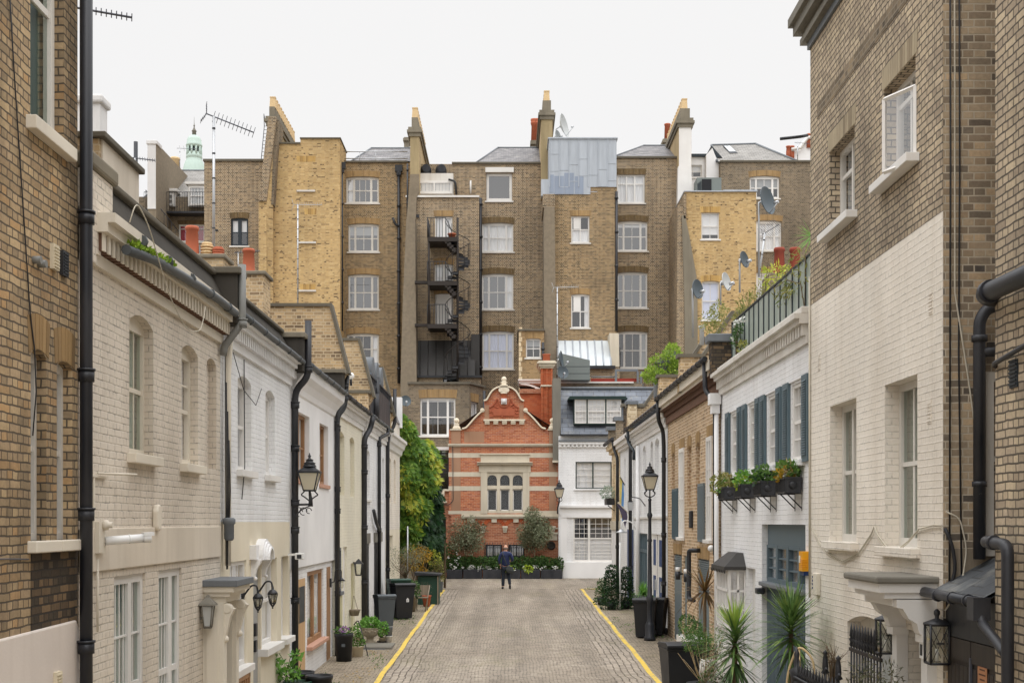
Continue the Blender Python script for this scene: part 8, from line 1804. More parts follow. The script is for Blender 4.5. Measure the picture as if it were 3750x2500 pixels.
o = tub('flower_pot', 'small pot with a red flower in a saucer on the stone step', 'plant pot', 878, 1474, .07, .09, .12, 'cream_pot'); x, y, z = o.location; leaves(o, (x, y, z + .2), (.1, .1, .1), 110, 'leaf_dark', .05, .03); leaves(o, (x + .04, y, z + .29), (.035, .035, .03), 26, 'petal_red', .04, .04, 'flowers'); MB().lathe((x, y, z), [(.12, 0), (.14, .03), (.12, .03)], 16).build('saucer', 'rust_black', o)
o = tub('metal_bucket', 'zinc bucket set on a white pot beside the red flower', 'bucket', 893, 1474, .07, .085, .16, 'trim_white'); x, y, z = o.location; MB().lathe((x, y, z + .15), [(.08, 0), (.1, .22), (.11, .24), (.095, .24)], 16).build('bucket', 'lead', o); leaves(o, (x, y, z + .44), (.06, .06, .06), 30, 'leaf_dull', .06, .01)
o = tub('flower_pot', 'cream bowl of leaves behind the tub of mauve flowers', 'plant pot', 826, 1470, .1, .13, .2, 'cream_pot', soil=True); x, y, z = o.location; leaves(o, (x, y, z + .3), (.16, .16, .12), 180, 'leaf_fern', .07, .04)
m = MB(); x, y, z = onroad(872, 1488); m.box(x - .45, x + .3, y - .2, y + .9, z - .1, z + .05); o = m.build('stone_step', 'stone_grey', None, bev=.02); tag(o, 'low mossy stone step under the urn and pots', 'step')
o = thing('wall_basket', 'small woven basket hanging on the ivory wall above the urn', 'basket', (-3.95, 31.7, 1.4)); MB().lathe((-3.88, 31.8, 1.2), [(.1, 0), (.15, .14), (.16, .16)], 14).build('basket', 'wood_grey', o); m = MB(); m.tube(bend([(-3.95, 31.8, 1.34), (-3.9, 31.8, 1.75), (-3.8, 31.8, 1.36)], .1), .008, 5); m.build('handle', 'wood_grey', o)
x, y, z = onroad(985, 1388); bs = thing('bin_store', 'dark green timber bin store with flat black roof at the left of the yellow line', 'bin store', (x, y, z))
m = MB(); m.box(x - .38, x - .33, y, y + .7, z, z + .98); m.box(x + .3, x + .35, y, y + .7, z, z + .98); m.box(x - .38, x + .35, y + .65, y + .7, z, z + .98); m.box(x - .33, x + .3, y + .02, y + .05, z, z + .98); m.build('cabinet', 'bin_green', bs, bev=.01); m = MB(); m.prism([(x - .48, z + 1.0), (x + .42, z + 1.0), (x + .42, z + 1.06), (x - .48, z + 1.12)], -.85, .12, FF(y)); m.build('roof', 'black_paint', bs, bev=.01); MB().box(x + .29, x + .33, y - .03, y + .0, z, z + .98).build('corner_post', 'wood_grey', bs)
o = tub('flower_pot', 'tall terracotta pot in front of the green bin store', 'plant pot', 980, 1392, .1, .15, .38, 'terracotta'); x, y, z = o.location; stems(o, (x, y, z + .36), [(x + R.uniform(-.2, .2), y + R.uniform(-.2, .2), z + R.uniform(.55, .85)) for _ in range(16)], 'bark', .006); leaves(o, (x, y, z + .6), (.22, .2, .2), 60, 'leaf_dull', .05, .015)
x, y, z = onroad(965, 1402); o = thing('folding_chair', 'weathered grey wooden folding chair leaning beside the bin store', 'chair', (x, y, z))
MB().box(x - .12, x + .28, y + .1, y + .14, z + .5, z + .82).build('backrest', 'wood_grey', o); m = MB(); m.box(x - .12, x + .26, y - .2, y + .12, z + .42, z + .45); m.build('seat', 'wood_grey', o)
for sx in (-.1, .24):
 MB().bar((x + sx - .06, y - .2, z), (x + sx + .06, y + .14, z + .82), .02).build('leg', 'wood_grey', o); MB().bar((x + sx - .02, y + .2, z), (x + sx, y - .16, z + .43), .018).build('leg', 'wood_grey', o)
o = tub('flower_pot', 'tall pale wooden planter between the black bin and the folding chair', 'plant pot', 947, 1404, .09, .12, .5, 'wood_grey', 4); x, y, z = o.location; leaves(o, (x, y, z + .7), (.24, .24, .3), 340, 'leaf_hedge', .08, .05)
x, y, z = onroad(931, 1398); tr = thing('olive_tree', 'thin grey leaved olive tree by the cream end house on the left', 'tree', (x, y, z))
tips = [(x + R.uniform(-.6, .45), y + R.uniform(-.4, .4), z + R.uniform(1.3, 2.0)) for _ in range(30)]; m = MB(); m.tube([(x, y, z), (x + .03, y, z + .5), (x, y, z + 1.05)], [.03, .025, .02], 7); m.build('trunk', 'bark', tr); stems(tr, (x, y, z + 1.0), tips)
m = MB();
for t_ in tips: cloud(m, Vector(t_) - Vector((0, 0, .1)), (.2, .2, .22), 46, .06, .014)
m.build('crown', 'leaf_olive', tr); MB().lathe((x, y, z), [(.12, 0), (.16, .3), (.15, .3)], 14).build('pot', 'bin_grey', tr)
x, y, z = onroad(975, 1372); o = thing('amber_shrub', 'orange and yellow autumn shrub behind the bin store', 'shrub', (x, y + .6, z)); m = MB(); lumpy(m, (x - .3, y + 1.1, z + 1.35), (.65, .5, .55), 1300, 12, L=.12, wd=.035, droop=.7); m.build('crown', 'leaf_amber', o); stems(o, (x - .3, y + 1.1, z), [(x - .3 + R.uniform(-.5, .5), y + 1.1 + R.uniform(-.4, .4), z + R.uniform(1.2, 1.9)) for _ in range(26)])
leaves(o, (x - .4, y + 1.0, z + 1.6), (.5, .4, .4), 260, 'leaf_olive', .1, .03)
x, y, z = onroad(1009, 1360); o = thing('planter_box', 'square grey planter with a yellow leaved shrub at the end of the yellow line', 'planter', (x, y, z)); MB().lathe((x, y, z), [(.16, 0), (.2, .4), (.21, .42), (.18, .42)], 4, None, .78, False).build('box', 'bin_grey', o); stems(o, (x, y, z + .4), [(x + R.uniform(-.35, .3), y + R.uniform(-.3, .3), z + R.uniform(.8, 1.5)) for _ in range(22)]); m = MB(); lumpy(m, (x - .05, y, z + 1.0), (.38, .35, .5), 520, 9, L=.09, wd=.035); m.build('foliage', 'leaf_roof', o); leaves(o, (x - .2, y, z + 1.35), (.25, .25, .3), 200, 'leaf_vine_yellow', .1, .035)
o = tub('flower_pot', 'green barrel half hidden behind the bin store corner', 'plant pot', 999, 1372, .16, .18, .6, 'bin_green');
# near pots bottom left
o = tub('planter_tub', 'large dark green tub of leafy stems by the cream house', 'planter', 676, 1592, .2, .24, .42, 'bin_green', loc=(-3.68, 22.0, gz(22))); x, y, z = o.location
m = MB();
for k in range(16):
 b = Vector((x - .1 + R.uniform(-.12, .12), y - .1, z + .3)); t_ = b + Vector((R.uniform(-.45, .15), R.uniform(-.3, .1), R.uniform(.2, .62))); m.tube([b, (b + t_) / 2 + Vector((0, 0, .06)), t_], .006, 4)
m.build('stem', 'leaf_mid', o); m = MB()
for k in range(26): cloud(m, (x - .2 + R.uniform(-.35, .25), y - .15 + R.uniform(-.2, .15), z + .5 + R.uniform(-.15, .4)), (.07, .07, .06), 15, .1, .05)
m.build('foliage', 'leaf_fern', o)
tub('planter_tub', 'wide empty looking black tub nearest the road, beside the green tub', 'planter', 0, 0, .2, .23, .5, 'bin_black', loc=(-3.33, 22.2, gz(22)))
tub('planter_tub', 'black tub standing behind the dark green tub at the pipe foot', 'planter', 0, 0, .19, .22, .5, 'bin_black', loc=(-3.73, 22.75, gz(22)))
bn = thing('wooden_bench', 'slatted wooden bench below the cream house window', 'bench', (-3.75, 18.4, gz(18))); z = gz(18.4)
m = MB()
for i in range(9): m.box(-3.93, -3.9, 17.6 + i * .16, 17.65 + i * .16, z + .5, z + .92)
m.box(-3.95, -3.89, 17.5, 19.05, z + .92, z + 1.0); m.box(-3.95, -3.89, 17.5, 19.05, z + .46, z + .5); m.build('backrest', 'wood_oak', bn, bev=.01); m = MB()
for i in range(4): m.box(-3.86 + i * .12, -3.77 + i * .12, 17.5, 19.05, z + .42, z + .45)
m.build('seat', 'wood_oak', bn);
for y in (17.53, 19.0):
 MB().box(-3.95, -3.89, y - .03, y + .03, z, z + 1.0).build('leg', 'wood_oak', bn); MB().box(-3.45, -3.39, y - .03, y + .03, z, z + .62).build('leg', 'wood_oak', bn); MB().box(-3.95, -3.36, y - .035, y + .035, z + .62, z + .66).build('armrest', 'wood_oak', bn)
# planter boxes in front of the red house
for i, (a, b) in enumerate(((1026, 1063), (1064, 1108), (1109, 1152), (1153, 1196), (1197, 1241), (1242, 1292))):
 x0, x1 = X(a, 57.6), X(b, 57.6) - .02; o = thing('trough_planter', ['black trough planter at the left end of the row, full of white flowers', 'second black trough from the left, clipped green hedge', 'black trough left of the walking man', 'black trough just right of the walking man, with a lime leaved plant', 'black trough below the right olive tree, with a lime leaved plant', 'black trough at the right end beside the white house'][i], 'planter', ((x0 + x1) / 2, 57.8, gz(57.8)), 'black troughs before the red house')
 z = gz(57.8); MB().box(x0, x1, 57.45, 58.1, z, z + .42).build('trough', 'black_paint', o, bev=.012); m = MB(); c = ((x0 + x1) / 2, 57.8, z + .72); [cloud(m, (x0 + (x1 - x0) * (k + .5) / 6, 57.8 + R.uniform(-.05, .05), z + .62 + R.uniform(-.04, .1)), ((x1 - x0) * .14, .3, .34), 330, .09, .055) for k in range(6)]; m.build('foliage', 'leaf_hedge', o)
 m = MB()
 for _ in range(12 if i in (0, 1) else 6): cloud(m, (R.uniform(x0, x1), 57.46 + R.uniform(-.05, .06), z + R.uniform(.42, .56 if i else 1.25)), .045, 7, .06, .05)
 m.build('flowers', 'petal_white', o)
 if i in (3, 4): leaves(o, (x0 + .3, 57.42, z + .45), (.22, .14, .17), 150, 'leaf_lime', .08, .06, 'lime_foliage')
 if i == 0: m = MB(); lumpy(m, (x0 - .1, 57.7, z + 1.0), (.55, .3, .75), 1100, 12, L=.09, wd=.05); m.build('foliage', 'leaf_hedge', o)
def olive(lab, px, cy, rx, ry, rz, n, base, mats):
 x = X(px, base); z = gz(base) + .4; o = thing('olive_tree', lab, 'tree', (x, base, z)); zc = Z(cy, base); m = MB(); m.tube([(x, base, z), (x + .02, base, z + .6), (x - .02, base, z + 1.1)], [.05, .04, .035], 7)
 tips = []
 for _ in range(24): v = rv(); tips.append((x + v.x * rx * .8, base + v.y * ry * .8, zc + v.z * rz * .8))
 for t_ in tips: m.tube([(x, base, z + R.uniform(.8, 1.1)), ((x + t_[0]) / 2, (base + t_[1]) / 2, (z + 1.1 + t_[2]) / 2 + .1), t_], [.02, .013, .005], 4)
 m.build('trunk', 'bark', o);
 for i, mt in enumerate(mats):
  m = MB()
  for t_ in tips[i::len(mats)]: cloud(m, t_, (rx * .4, ry * .4, rz * .36), n // 13, .12, .034, shell=.2)
  m.build('crown', mt, o)
olive('grey green olive tree in front of the red house, left of the man', 1069, 1228, .95, .6, .95, 2000, 57.8, ['leaf_olive', 'leaf_olive', 'leaf_dull'])
olive('fuller olive tree in front of the red house, right of the man', 1227, 1215, .8, .6, 1.0, 3400, 57.8, ['leaf_olive', 'leaf_olive', 'leaf_dull', 'leaf_olive'])
# climbing plant
vn = thing('climbing_plant', 'tall mass of yellow green climbing plant beside the red gabled house', 'climbing plant', (-3.9, 50, gz(50)))
A = MB(); B = MB(); Dk = MB()
def frond(mb, p, L):
 dr = Vector((R.uniform(-.4, .7), R.uniform(-1, .3), -R.uniform(.6, 1.3))).normalized(); sd = dr.cross(Vector((R.uniform(-.3, .3), R.uniform(-1, -.2), R.uniform(-.2, .5)))).normalized(); p = Vector(p)
 for k in range(5):
  q = p + dr * L * k / 5
  for s in (-1, 1): leaf(mb, q, (dr * .7 + sd * s), sd.cross(dr) + rv() * .4, .24 * R.uniform(.75, 1.2), .08)
 leaf(mb, p + dr * L, dr, rv(), .22, .07)
lobes = []
for (px, py, rp, d) in ((925, 985, 26, 47.5), (940, 1030, 34, 48), (965, 1040, 34, 49), (930, 1085, 30, 47.5), (965, 1090, 40, 49), (985, 1050, 22, 50.5), (935, 1140, 32, 48), (958, 1155, 26, 48.5), (928, 1190, 22, 48), (940, 1215, 24, 48.5), (930, 1245, 18, 48.5), (912, 960, 14, 47)):
 lobes.append((Vector((X(px, d), d, Z(py, d))), rp * d / F))
for c, r in lobes:
 for _ in range(int(120 * r * r / .36) + 40):
  v = rv(); v = v.normalized() * R.uniform(.55, 1.05); v.y = -abs(v.y) if R.random() < .75 else v.y
  p = c + v * r; frond(B if (R.random() < .06 or (math.sin(p.x * 5 + p.z * 1.7) > .9)) else A, p, R.uniform(.2, .38))
A.build('foliage', 'leaf_vine', vn); B.build('foliage', 'leaf_vine_yellow', vn)
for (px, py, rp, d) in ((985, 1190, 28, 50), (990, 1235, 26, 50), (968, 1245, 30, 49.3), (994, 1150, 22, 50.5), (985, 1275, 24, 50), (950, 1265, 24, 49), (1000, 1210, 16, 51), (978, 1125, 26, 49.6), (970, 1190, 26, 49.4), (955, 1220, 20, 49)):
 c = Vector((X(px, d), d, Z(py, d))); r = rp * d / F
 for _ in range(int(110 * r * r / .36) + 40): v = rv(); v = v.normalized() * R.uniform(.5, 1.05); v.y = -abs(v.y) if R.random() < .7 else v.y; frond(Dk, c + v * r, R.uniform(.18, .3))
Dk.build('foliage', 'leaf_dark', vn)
m = MB()
for i in range(6): x0 = -3.6 + .2 * i; m.tube([(x0, 50 + .3 * i, gz(50)), (x0 + R.uniform(-.2, .2), 50 + .3 * i, 2.5), (x0 + R.uniform(-.4, .4), 49.5, 5.5)], [.05, .04, .02], 6)
m.build('stem', 'bark', vn)
vw = thing('garden_wall', 'brick garden wall hidden behind the climbing plant', 'wall', (-4.4, 51, 0)); m = MB(); m.box(-5.2, -4.3, 46.45, 58.2, -.2, 6.2); m.build('brick', 'stock_dark', vw)
m = MB(); m.tube([(-3.75, 46.9, .8), (-3.75, 46.9, 3.4)], .03, 8); o = m.build('plastic_pipe', 'aluminium', None, loc=(-3.75, 46.9, .8)); tag(o, 'thin pale pipe at the end corner of the cream house', 'pipe')
# right side greenery
def hedge(lab, px, py, rx, rz, mat, n, dark=True):
 x, y, z = onroad(px, py); o = thing('shrub', lab, 'shrub', (x, y, z)); m = MB();
 for k in range(7): q = k / 6; cloud(m, (x, y, z + rz * 2 * (.08 + .84 * q)), (rx * (1.05 - .5 * q), rx * (1.05 - .5 * q), rz * .3), n // 7, .07, .035, shell=.75)
 m.build('foliage', mat, o); m = MB(); m.tube([(x, y, z), (x, y, z + rz * 1.4)], [.03, .015], 6); m.build('stem', 'bark', o)
 MB().lathe((x, y, z), [(.14, 0), (.18, .25), (.16, .25)], 12).build('pot', 'bin_black', o); return o
hedge('tall dark clipped shrub in front of the pale brick end house', 1405, 1399, .36, .68, 'leaf_dark', 2600)
hedge('second dark clipped shrub beside the blue door', 1437, 1397, .32, .64, 'leaf_dark', 2200)
hedge('loose mid green bush left of the dark clipped shrubs', 1383, 1388, .28, .42, 'leaf_hedge', 900)
o = thing('white_pole', 'thin white pole standing between the dark clipped shrubs', 'pole', onroad(1424, 1400)); x, y, z = o.location; MB().tube([(x, y, z), (x, y, z + 2.2)], .025, 8).build('rod', 'lamp_white', o)
def blades(mb, c, n, L, wd, up0, up1, droop=.35, seg=4):
 c = Vector(c)
 for i in range(n):
  a = R.uniform(0, 6.283); e = R.uniform(up0, up1); d = Vector((math.cos(a) * math.cos(e), math.sin(a) * math.cos(e), math.sin(e))); l = L * R.uniform(.75, 1.1); sd = d.cross(Vector((0, 0, 1))); sd = sd.normalized() if sd.length > .05 else Vector((1, 0, 0))
  P = [];
  for k in range(seg + 1): t_ = k / seg; P.append(c + d * l * t_ + Vector((0, 0, -droop * l * t_ * t_ * math.cos(e))))
  for k in range(seg):
   w0 = wd * (1 - (k / seg) ** 2) * (.6 if k == 0 else 1); w1 = wd * (1 - ((k + 1) / seg) ** 2)
   mb.poly([P[k] - sd * w0, P[k] + sd * w0, P[k + 1] + sd * w1, P[k + 1] - sd * w1], True)
def yucca(lab, x, y, zc, L, n, mats, tr=.04, leanx=0.0):
 z = gz(y); o = thing('yucca', lab, 'plant', (x, y, z)); m = MB(); m.tube([(x + leanx, y, z + .3), (x + leanx * .4, y, z + .9), (x, y, zc - .12), (x, y, zc + .15)], [tr * 1.3, tr, tr * .9, tr * .6], 9); m.build('trunk', 'bark', o)
 m = MB();
 for k in range(6): blades(m, (x, y, zc + .05 * k - .1), n // 6, L, .018, -.5 + .14 * k, .15 + .2 * k, .22)
 m.build('leaves', mats[0], o)
 m = MB(); blades(m, (x, y, zc - .22), n // 3, L * .95, .017, -1.2, -.3, .15); m.build('lower_leaves', mats[1], o)
 m = MB(); blades(m, (x, y, zc + .22), n // 3, L * .85, .016, .55, 1.4, .06); m.build('new_leaves', mats[2], o); MB().lathe((x + leanx, y, z), [(.18, 0), (.22, .36), (.2, .36)], 16).build('pot', 'bin_black', o)
yucca('yucca in front of the small white bay window', 3.1, 17.3, 1.86, .62, 150, ['leaf_yucca', 'leaf_yucca_dark', 'leaf_yucca_new'])
yucca('taller yucca in front of the blue grey garage door', 3.78, 16.9, 2.06, .72, 170, ['leaf_yucca', 'leaf_yucca_dark', 'leaf_yucca'], leanx=.0)
o = thing('cordyline', 'bronze leaved cordyline beside the bay window and brown brick wall', 'plant', (4.0, 25.8, gz(25))); m = MB(); blades(m, (3.98, 25.6, 2.15), 60, .85, .022, -.5, 1.2, .4); m.build('leaves', 'leaf_red', o); MB().tube([(3.98, 25.6, gz(25)), (3.98, 25.6, 2.15)], .035, 8).build('trunk', 'bark', o); MB().lathe((3.98, 25.6, gz(25)), [(.15, 0), (.2, .35), (.18, .35)], 14).build('pot', 'trim_white', o)
o = thing('potted_grass', 'tufts of bright grass in a pot beside the street lamp', 'plant', (3.75, 34.6, gz(34.6))); m = MB(); blades(m, (3.72, 34.8, 1.55), 170, .5, .012, .3, 1.4, .7); m.build('leaves', 'leaf_fern', o); MB().lathe((3.72, 34.8, gz(34.8)), [(.22, 0), (.28, .95), (.26, .95)], 16).build('pot', 'bin_black', o)
o = thing('feathery_shrub', 'feathery green shrub in a black pot above the big black bin', 'shrub', (3.1, 20.5, gz(20))); x, y, z = 3.12, 20.9, gz(20.9); MB().lathe((x + .1, y, z), [(.22, 0), (.28, .55), (.26, .55)], 16).build('pot', 'bin_black', o); stems(o, (x + .1, y, z + .5), [(x + R.uniform(-.4, .5), y + R.uniform(-.3, .3), z + R.uniform(.9, 1.6)) for _ in range(24)], 'cane', .006)
m = MB(); lumpy(m, (x, y, z + 1.35), (.5, .4, .32), 1500, 12, L=.055, wd=.012); m.build('foliage', 'leaf_mid', o); m = MB(); lumpy(m, (x + .15, y, z + 1.0), (.4, .35, .4), 700, 9, L=.05, wd=.014); m.build('foliage', 'leaf_dull', o); leaves(o, (x + .25, y - .2, z + .5), (.3, .2, .3), 240, 'leaf_hedge', .06, .03)
o = tub('planter_tub', 'low black tub of pale shrubs below the front yucca', 'planter', 0, 0, .22, .26, .45, 'bin_black', loc=(3.12, 18.6, gz(18.6))); x, y, z = o.location; leaves(o, (x, y, z + .75), (.32, .3, .3), 420, 'leaf_dull', .05, .014); stems(o, (x, y, z + .4), [(x + R.uniform(-.3, .3), y + R.uniform(-.3, .3), z + R.uniform(.6, 1.1)) for _ in range(14)])
o = thing('clipped_box_plant', 'pair of clipped box plants on a white sill below the brown house', 'plant', (3.9, 27.3, gz(27))); m = MB()
for k, (py_, dz) in enumerate(((26.9, 1.25), (27.9, 1.3))): cloud(m, (3.95, py_, dz), (.18, .18, .22), 420, .05, .03, shell=.85)
m.build('foliage', 'leaf_hedge', o); MB().box(3.75, 4.2, 26.6, 28.2, .85, 1.05).build('trough', 'trim_white', o); MB().box(3.8, 4.15, 26.65, 28.15, gz(27), .85).build('stand', 'bin_black', o)
o = thing('olive_bush', 'straggly dull leaved bush in front of the spear topped railing', 'shrub', (3.95, 13.3, gz(13))); m = MB(); tips = [(3.95 + R.uniform(-.25, .2), 13.35 + R.uniform(-.45, .5), R.uniform(1.2, 2.0)) for _ in range(40)]
stems(o, (3.95, 13.3, .4), tips, 'bark', .005)
for t_ in tips: cloud(m, t_, (.1, .12, .14), 26, .065, .014, up=.3)
m.build('foliage', 'leaf_dull', o)
o = thing('dry_vine', 'bare brown twisted stems in front of the cream wall', 'plant', (3.9, 15.4, gz(15))); m = MB()
for k in range(26): b = Vector((3.92 + R.uniform(-.04, .04), 15.3 + R.uniform(-.05, .05), 1.4)); m.tube([b, b + Vector((R.uniform(-.05, .05), R.uniform(-.05, .05), .45)), b + Vector((R.uniform(-.15, .15), R.uniform(-.22, .22), R.uniform(.5, .75)))], [.008, .006, .002], 4)
m.build('stem', 'bark', o)
o = thing('cane_hoop', 'bamboo cane hoop plant support in front of the taller yucca', 'plant support', (3.5, 15.6, gz(15))); m = MB(); z = gz(15.5); m.tube(bend([(3.42, 15.6, z), (3.44, 15.6, 1.7), (3.56, 15.5, 2.06), (3.72, 15.4, 1.9), (3.74, 15.4, 1.4)], .2), .014, 7); m.tube([(3.58, 15.5, z), (3.57, 15.5, 2.0)], .012, 6); m.build('cane', 'cane', o)
# roof terrace plants on the right
o = thing('roof_plants', 'tangled yellow green roof terrace plants behind the glass fence', 'plants', (4.9, 23, 6.9)); m = MB(); lumpy(m, (4.78, 24.6, 7.65), (.35, 1.6, .45), 1500, 14, L=.09, wd=.022); lumpy(m, (4.8, 21.5, 7.55), (.3, 1.3, .3), 600, 9, L=.1, wd=.025); lumpy(m, (4.35, 26.6, 7.75), (.3, .8, .38), 600, 9, L=.09, wd=.022); m.build('foliage', 'leaf_roof', o)
stems(o, (4.7, 24, 6.9), [(4.6 + R.uniform(-.3, .5), R.uniform(21, 27), R.uniform(7.4, 8.0)) for _ in range(60)], 'bark', .007); leaves(o, (4.8, 22.6, 7.9), (.25, .4, .25), 200, 'leaf_vine_yellow', .12, .03)
o = thing('rose_bush', 'white rose growing over the parapet in front of the glass fence', 'plant', (4.3, 23.6, 6.75)); m = MB(); lumpy(m, (4.3, 23.8, 7.05), (.07, .5, .3), 260, 6, L=.06, wd=.03); m.build('foliage', 'leaf_hedge', o); m = MB()
for p in ((4.28, 23.8, 7.3), (4.28, 23.9, 7.02), (4.28, 23.1, 7.25)): cloud(m, p, .035, 16, .05, .05)
m.build('flowers', 'petal_white', o); leaves(o, (4.3, 23.2, 6.75), (.06, .3, .12), 90, 'leaf_roof'); stems(o, (4.33, 23.9, 6.7), [(4.33, 23.9 + R.uniform(-.5, .4), R.uniform(7.0, 7.4)) for _ in range(12)])
o = thing('roof_bush', 'rounded bright green bush on the right roof above the brown brick house', 'bush', (4.7, 36, 7.6)); m = MB(); d = 38.0
for (px, py, rx, rz) in ((1525, 845, 36, 34), (1545, 818, 20, 28), (1500, 862, 24, 18), (1555, 850, 18, 30)): cloud(m, (X(px, d), d, Z(py, d)), (rx * d / F, .45, rz * d / F), 520, .11, .045, up=.3)
m.build('foliage', 'leaf_bright', o); stems(o, (X(1530, d), d, Z(888, d)), [(X(1530, d) + R.uniform(-.4, .4), d, Z(850, d) + R.uniform(-.1, .4)) for _ in range(14)])
o = thing('roof_palm', 'spiky green palm leaves showing beside the right hand building corner', 'plant', (5.3, 22, 7)); m = MB(); blades(m, (X(1866, 20.5), 20.5, Z(545, 20.5)), 50, .42, .012, -.6, 1.2, .3); m.build('leaves', 'leaf_fern', o); MB().tube([(X(1866, 20.5), 20.5, 6.8), (X(1866, 20.5), 20.5, Z(545, 20.5))], .03).build('trunk', 'bark', o)
o = thing('terrace_shrub', 'pale leaved shrub with thin branches hanging over the glass fence', 'shrub', (4.3, 19.5, 6.9)); m = MB()
for k in range(18): b = Vector((4.36, R.uniform(18.3, 20.5), 7.3 + R.uniform(-.3, .25))); cloud(m, b, (.07, .12, .1), 12, .11, .022, droop=.2)
m.build('foliage', 'leaf_roof', o); m = MB(); m.tube([(4.36, 18.6, 6.7), (4.35, 18.8, 7.1), (4.36, 19.8, 7.35), (4.37, 20.8, 7.4)], .008, 5); m.tube([(4.36, 18.6, 6.7), (4.35, 18.5, 7.2), (4.36, 18.55, 7.5)], .006, 5); m.build('stem', 'bark', o)
# ================================================================== THE MAN
mx_, my_ = X(1161.5, 50.9), 50.9; mz = gz(my_)
man = thing('person', 'balding man seen from behind walking in a blue quilted jacket with a shoulder bag', 'person', (mx_, my_, mz))
def skin(name, verts, edges, rad, mat, root=0, lev=2, parent=man):
 me = bpy.data.meshes.new(name); me.from_pydata([tuple(v) for v in verts], edges, []); o = bpy.data.objects.new(name, me); C.objects.link(o); o.parent = parent
 sk = o.modifiers.new('skin', 'SKIN'); sk.use_smooth_shade = True
 for i, r in enumerate(rad): v = me.skin_vertices[0].data[i]; v.radius = r if isinstance(r, tuple) else (r, r); v.use_root = (i == root)
 sb = o.modifiers.new('sub', 'SUBSURF'); sb.levels = lev; sb.render_levels = lev; me.materials.append(MATS[mat]); return o
# one body surface (skin): pelvis, spine, neck, head, arms with hands, legs
bv = [(0, 0, .92), (0, .0, 1.12), (0, .01, 1.32), (0, .0, 1.46), (0, .01, 1.53), (0, .02, 1.6), (.0, .025, 1.68),
      (-.17, 0, 1.41), (-.25, .02, 1.16), (-.22, .12, .98), (-.2, .19, .93), (.17, 0, 1.41), (.27, .05, 1.18), (.2, .22, 1.12), (.14, .28, 1.12),
      (-.09, 0, .86), (-.1, .02, .48), (-.11, -.01, .09), (.09, 0, .86), (.12, .06, .49), (.17, -.08, .13)]
be = [(0, 1), (1, 2), (2, 3), (3, 4), (4, 5), (5, 6), (3, 7), (7, 8), (8, 9), (9, 10), (3, 11), (11, 12), (12, 13), (13, 14), (0, 15), (15, 16), (16, 17), (0, 18), (18, 19), (19, 20)]
br = [(.14, .1), (.13, .09), (.14, .1), (.08, .07), .05, (.065, .075), (.06, .07), .06, .043, .034, .036, .06, .043, .034, .036, .08, .055, .04, .08, .055, .04]
skin('body', bv, be, br, 'skin')
m = MB(); o_ = Vector((mx_, my_, mz))
m.ball(o_ + Vector((0, .025, 1.665)), (.077, .092, .108), 16); m.ball(o_ + Vector((-.078, .03, 1.655)), (.012, .022, .03), 8); m.ball(o_ + Vector((.078, .03, 1.655)), (.012, .022, .03), 8); m.ball(o_ + Vector((0, .118, 1.64)), (.014, .02, .02), 8); m.build('head', 'skin', man)
m = MB()
for i in range(11):
 a = math.pi * (1.02 + .96 * i / 10) ; m.ball(o_ + Vector((.074 * math.cos(a), .025 + .088 * math.sin(a), 1.635)), (.016, .016, .045), 8)
m.build('hair', 'hair_grey', man)
for sx, hx, hy, hz in ((-1, -.2, .2, .89), (1, .12, .31, 1.13)):
 m = MB(); b = o_ + Vector((hx, hy, hz)); m.ball(b, (.028, .032, .042), 8)
 for k in range(4): m.tube([b + Vector((-.02 + k * .013, .01, -.02)), b + Vector((-.022 + k * .014, .03, -.06 - .006 * (k in (1, 2)))), b + Vector((-.02 + k * .013, .05, -.075))], .008, 5)
 m.tube([b + Vector((-sx * .025, .015, 0)), b + Vector((-sx * .045, .04, -.035))], .009, 5); m.build('hand', 'skin', man)
jv = [(0, 0, .9), (0, 0, 1.02), (0, -.005, 1.18), (0, 0, 1.34), (0, .005, 1.44), (0, .01, 1.53), (-.16, 0, 1.43), (-.235, .01, 1.28), (-.265, .02, 1.14), (-.23, .11, 1.0), (.16, 0, 1.43), (.25, .02, 1.28), (.285, .05, 1.16), (.22, .2, 1.13)]
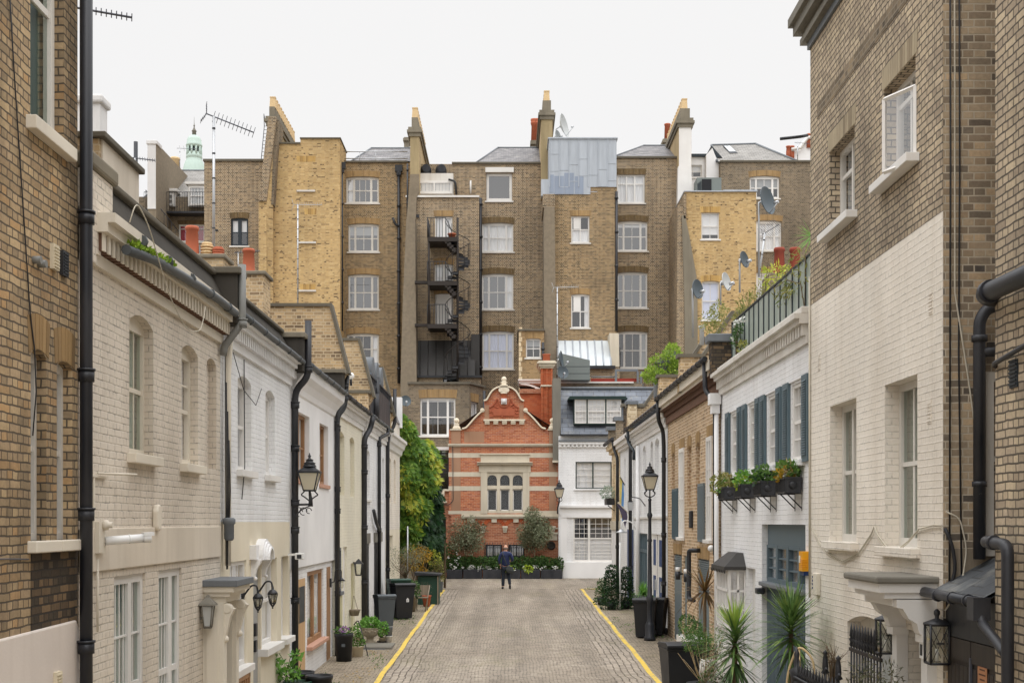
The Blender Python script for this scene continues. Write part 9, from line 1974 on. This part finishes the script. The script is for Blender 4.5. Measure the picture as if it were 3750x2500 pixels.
skin('jacket', jv, [(0, 1), (1, 2), (2, 3), (3, 4), (4, 5), (4, 6), (6, 7), (7, 8), (8, 9), (4, 10), (10, 11), (11, 12), (12, 13)], [(.185, .125), (.175, .12), (.165, .115), (.175, .12), (.12, .1), (.07, .075), .085, .07, .062, .05, .085, .07, .062, .05], 'jacket')
m = MB()
for i in range(11):
 z_ = .93 + i * .045; q = []
 rx = .188 - .02 * math.sin(i / 10 * math.pi); ry = .128
 for k in range(15): a = math.pi * (1 + k / 14); q.append(o_ + Vector((rx * math.cos(a), -.0 + ry * math.sin(a), z_)))
 m.tube(q, .006, 4)
m.build('quilting', 'jacket', man)
tv = [(0, 0, .9), (-.09, 0, .84), (-.1, .02, .5), (-.11, -.01, .1), (.09, 0, .84), (.125, .06, .5), (.17, -.08, .16)]
skin('trousers', tv, [(0, 1), (1, 2), (2, 3), (0, 4), (4, 5), (5, 6)], [(.15, .12), (.105, .11), .078, .066, (.105, .11), .078, .062], 'trousers')
m = MB(); m.ball(o_ + Vector((-.12, .04, .045)), (.05, .13, .05), 12); m.build('shoe', 'shoe', man); m = MB(); m.ball(o_ + Vector((.175, -.08, .09)), (.05, .07, .11), 12); m.build('shoe', 'shoe', man)
sb_ = thing('shoulder_bag', 'dark grey shoulder bag slung at the walking man right hip', 'bag', (mx_ + .16, my_ - .14, mz + .75)); m = MB(); m.ball(o_ + Vector((.17, -.16, .78)), (.17, .07, .14), 14); m.prism([(mx_ + .02, mz + .78), (mx_ + .32, mz + .7), (mx_ + .26, mz + .9), (mx_ + .06, mz + .95)], .1, .24, FF(my_)); m.build('bag_body', 'bag_cloth', sb_, bev=.03)
m = MB(); m.tube([o_ + Vector(p) for p in ((.06, -.17, .92), (.0, -.165, 1.1), (-.08, -.15, 1.3), (-.13, -.1, 1.47), (-.13, .0, 1.5))], .016, 6); m.build('strap', 'bag_cloth', sb_)
for o in [o for o in C.objects if o.type == 'EMPTY' and o.parent is None]:
 if len(o.children) == 1 and not o.children[0].children and o.children[0].type == 'MESH':
  c = o.children[0]; nm = o.name; c.parent = None; c.location = o.location; c.rotation_euler = o.rotation_euler
  for k in ('label', 'category', 'group'):
   if k in o: c[k] = o[k]
  bpy.data.objects.remove(o); c.name = nm
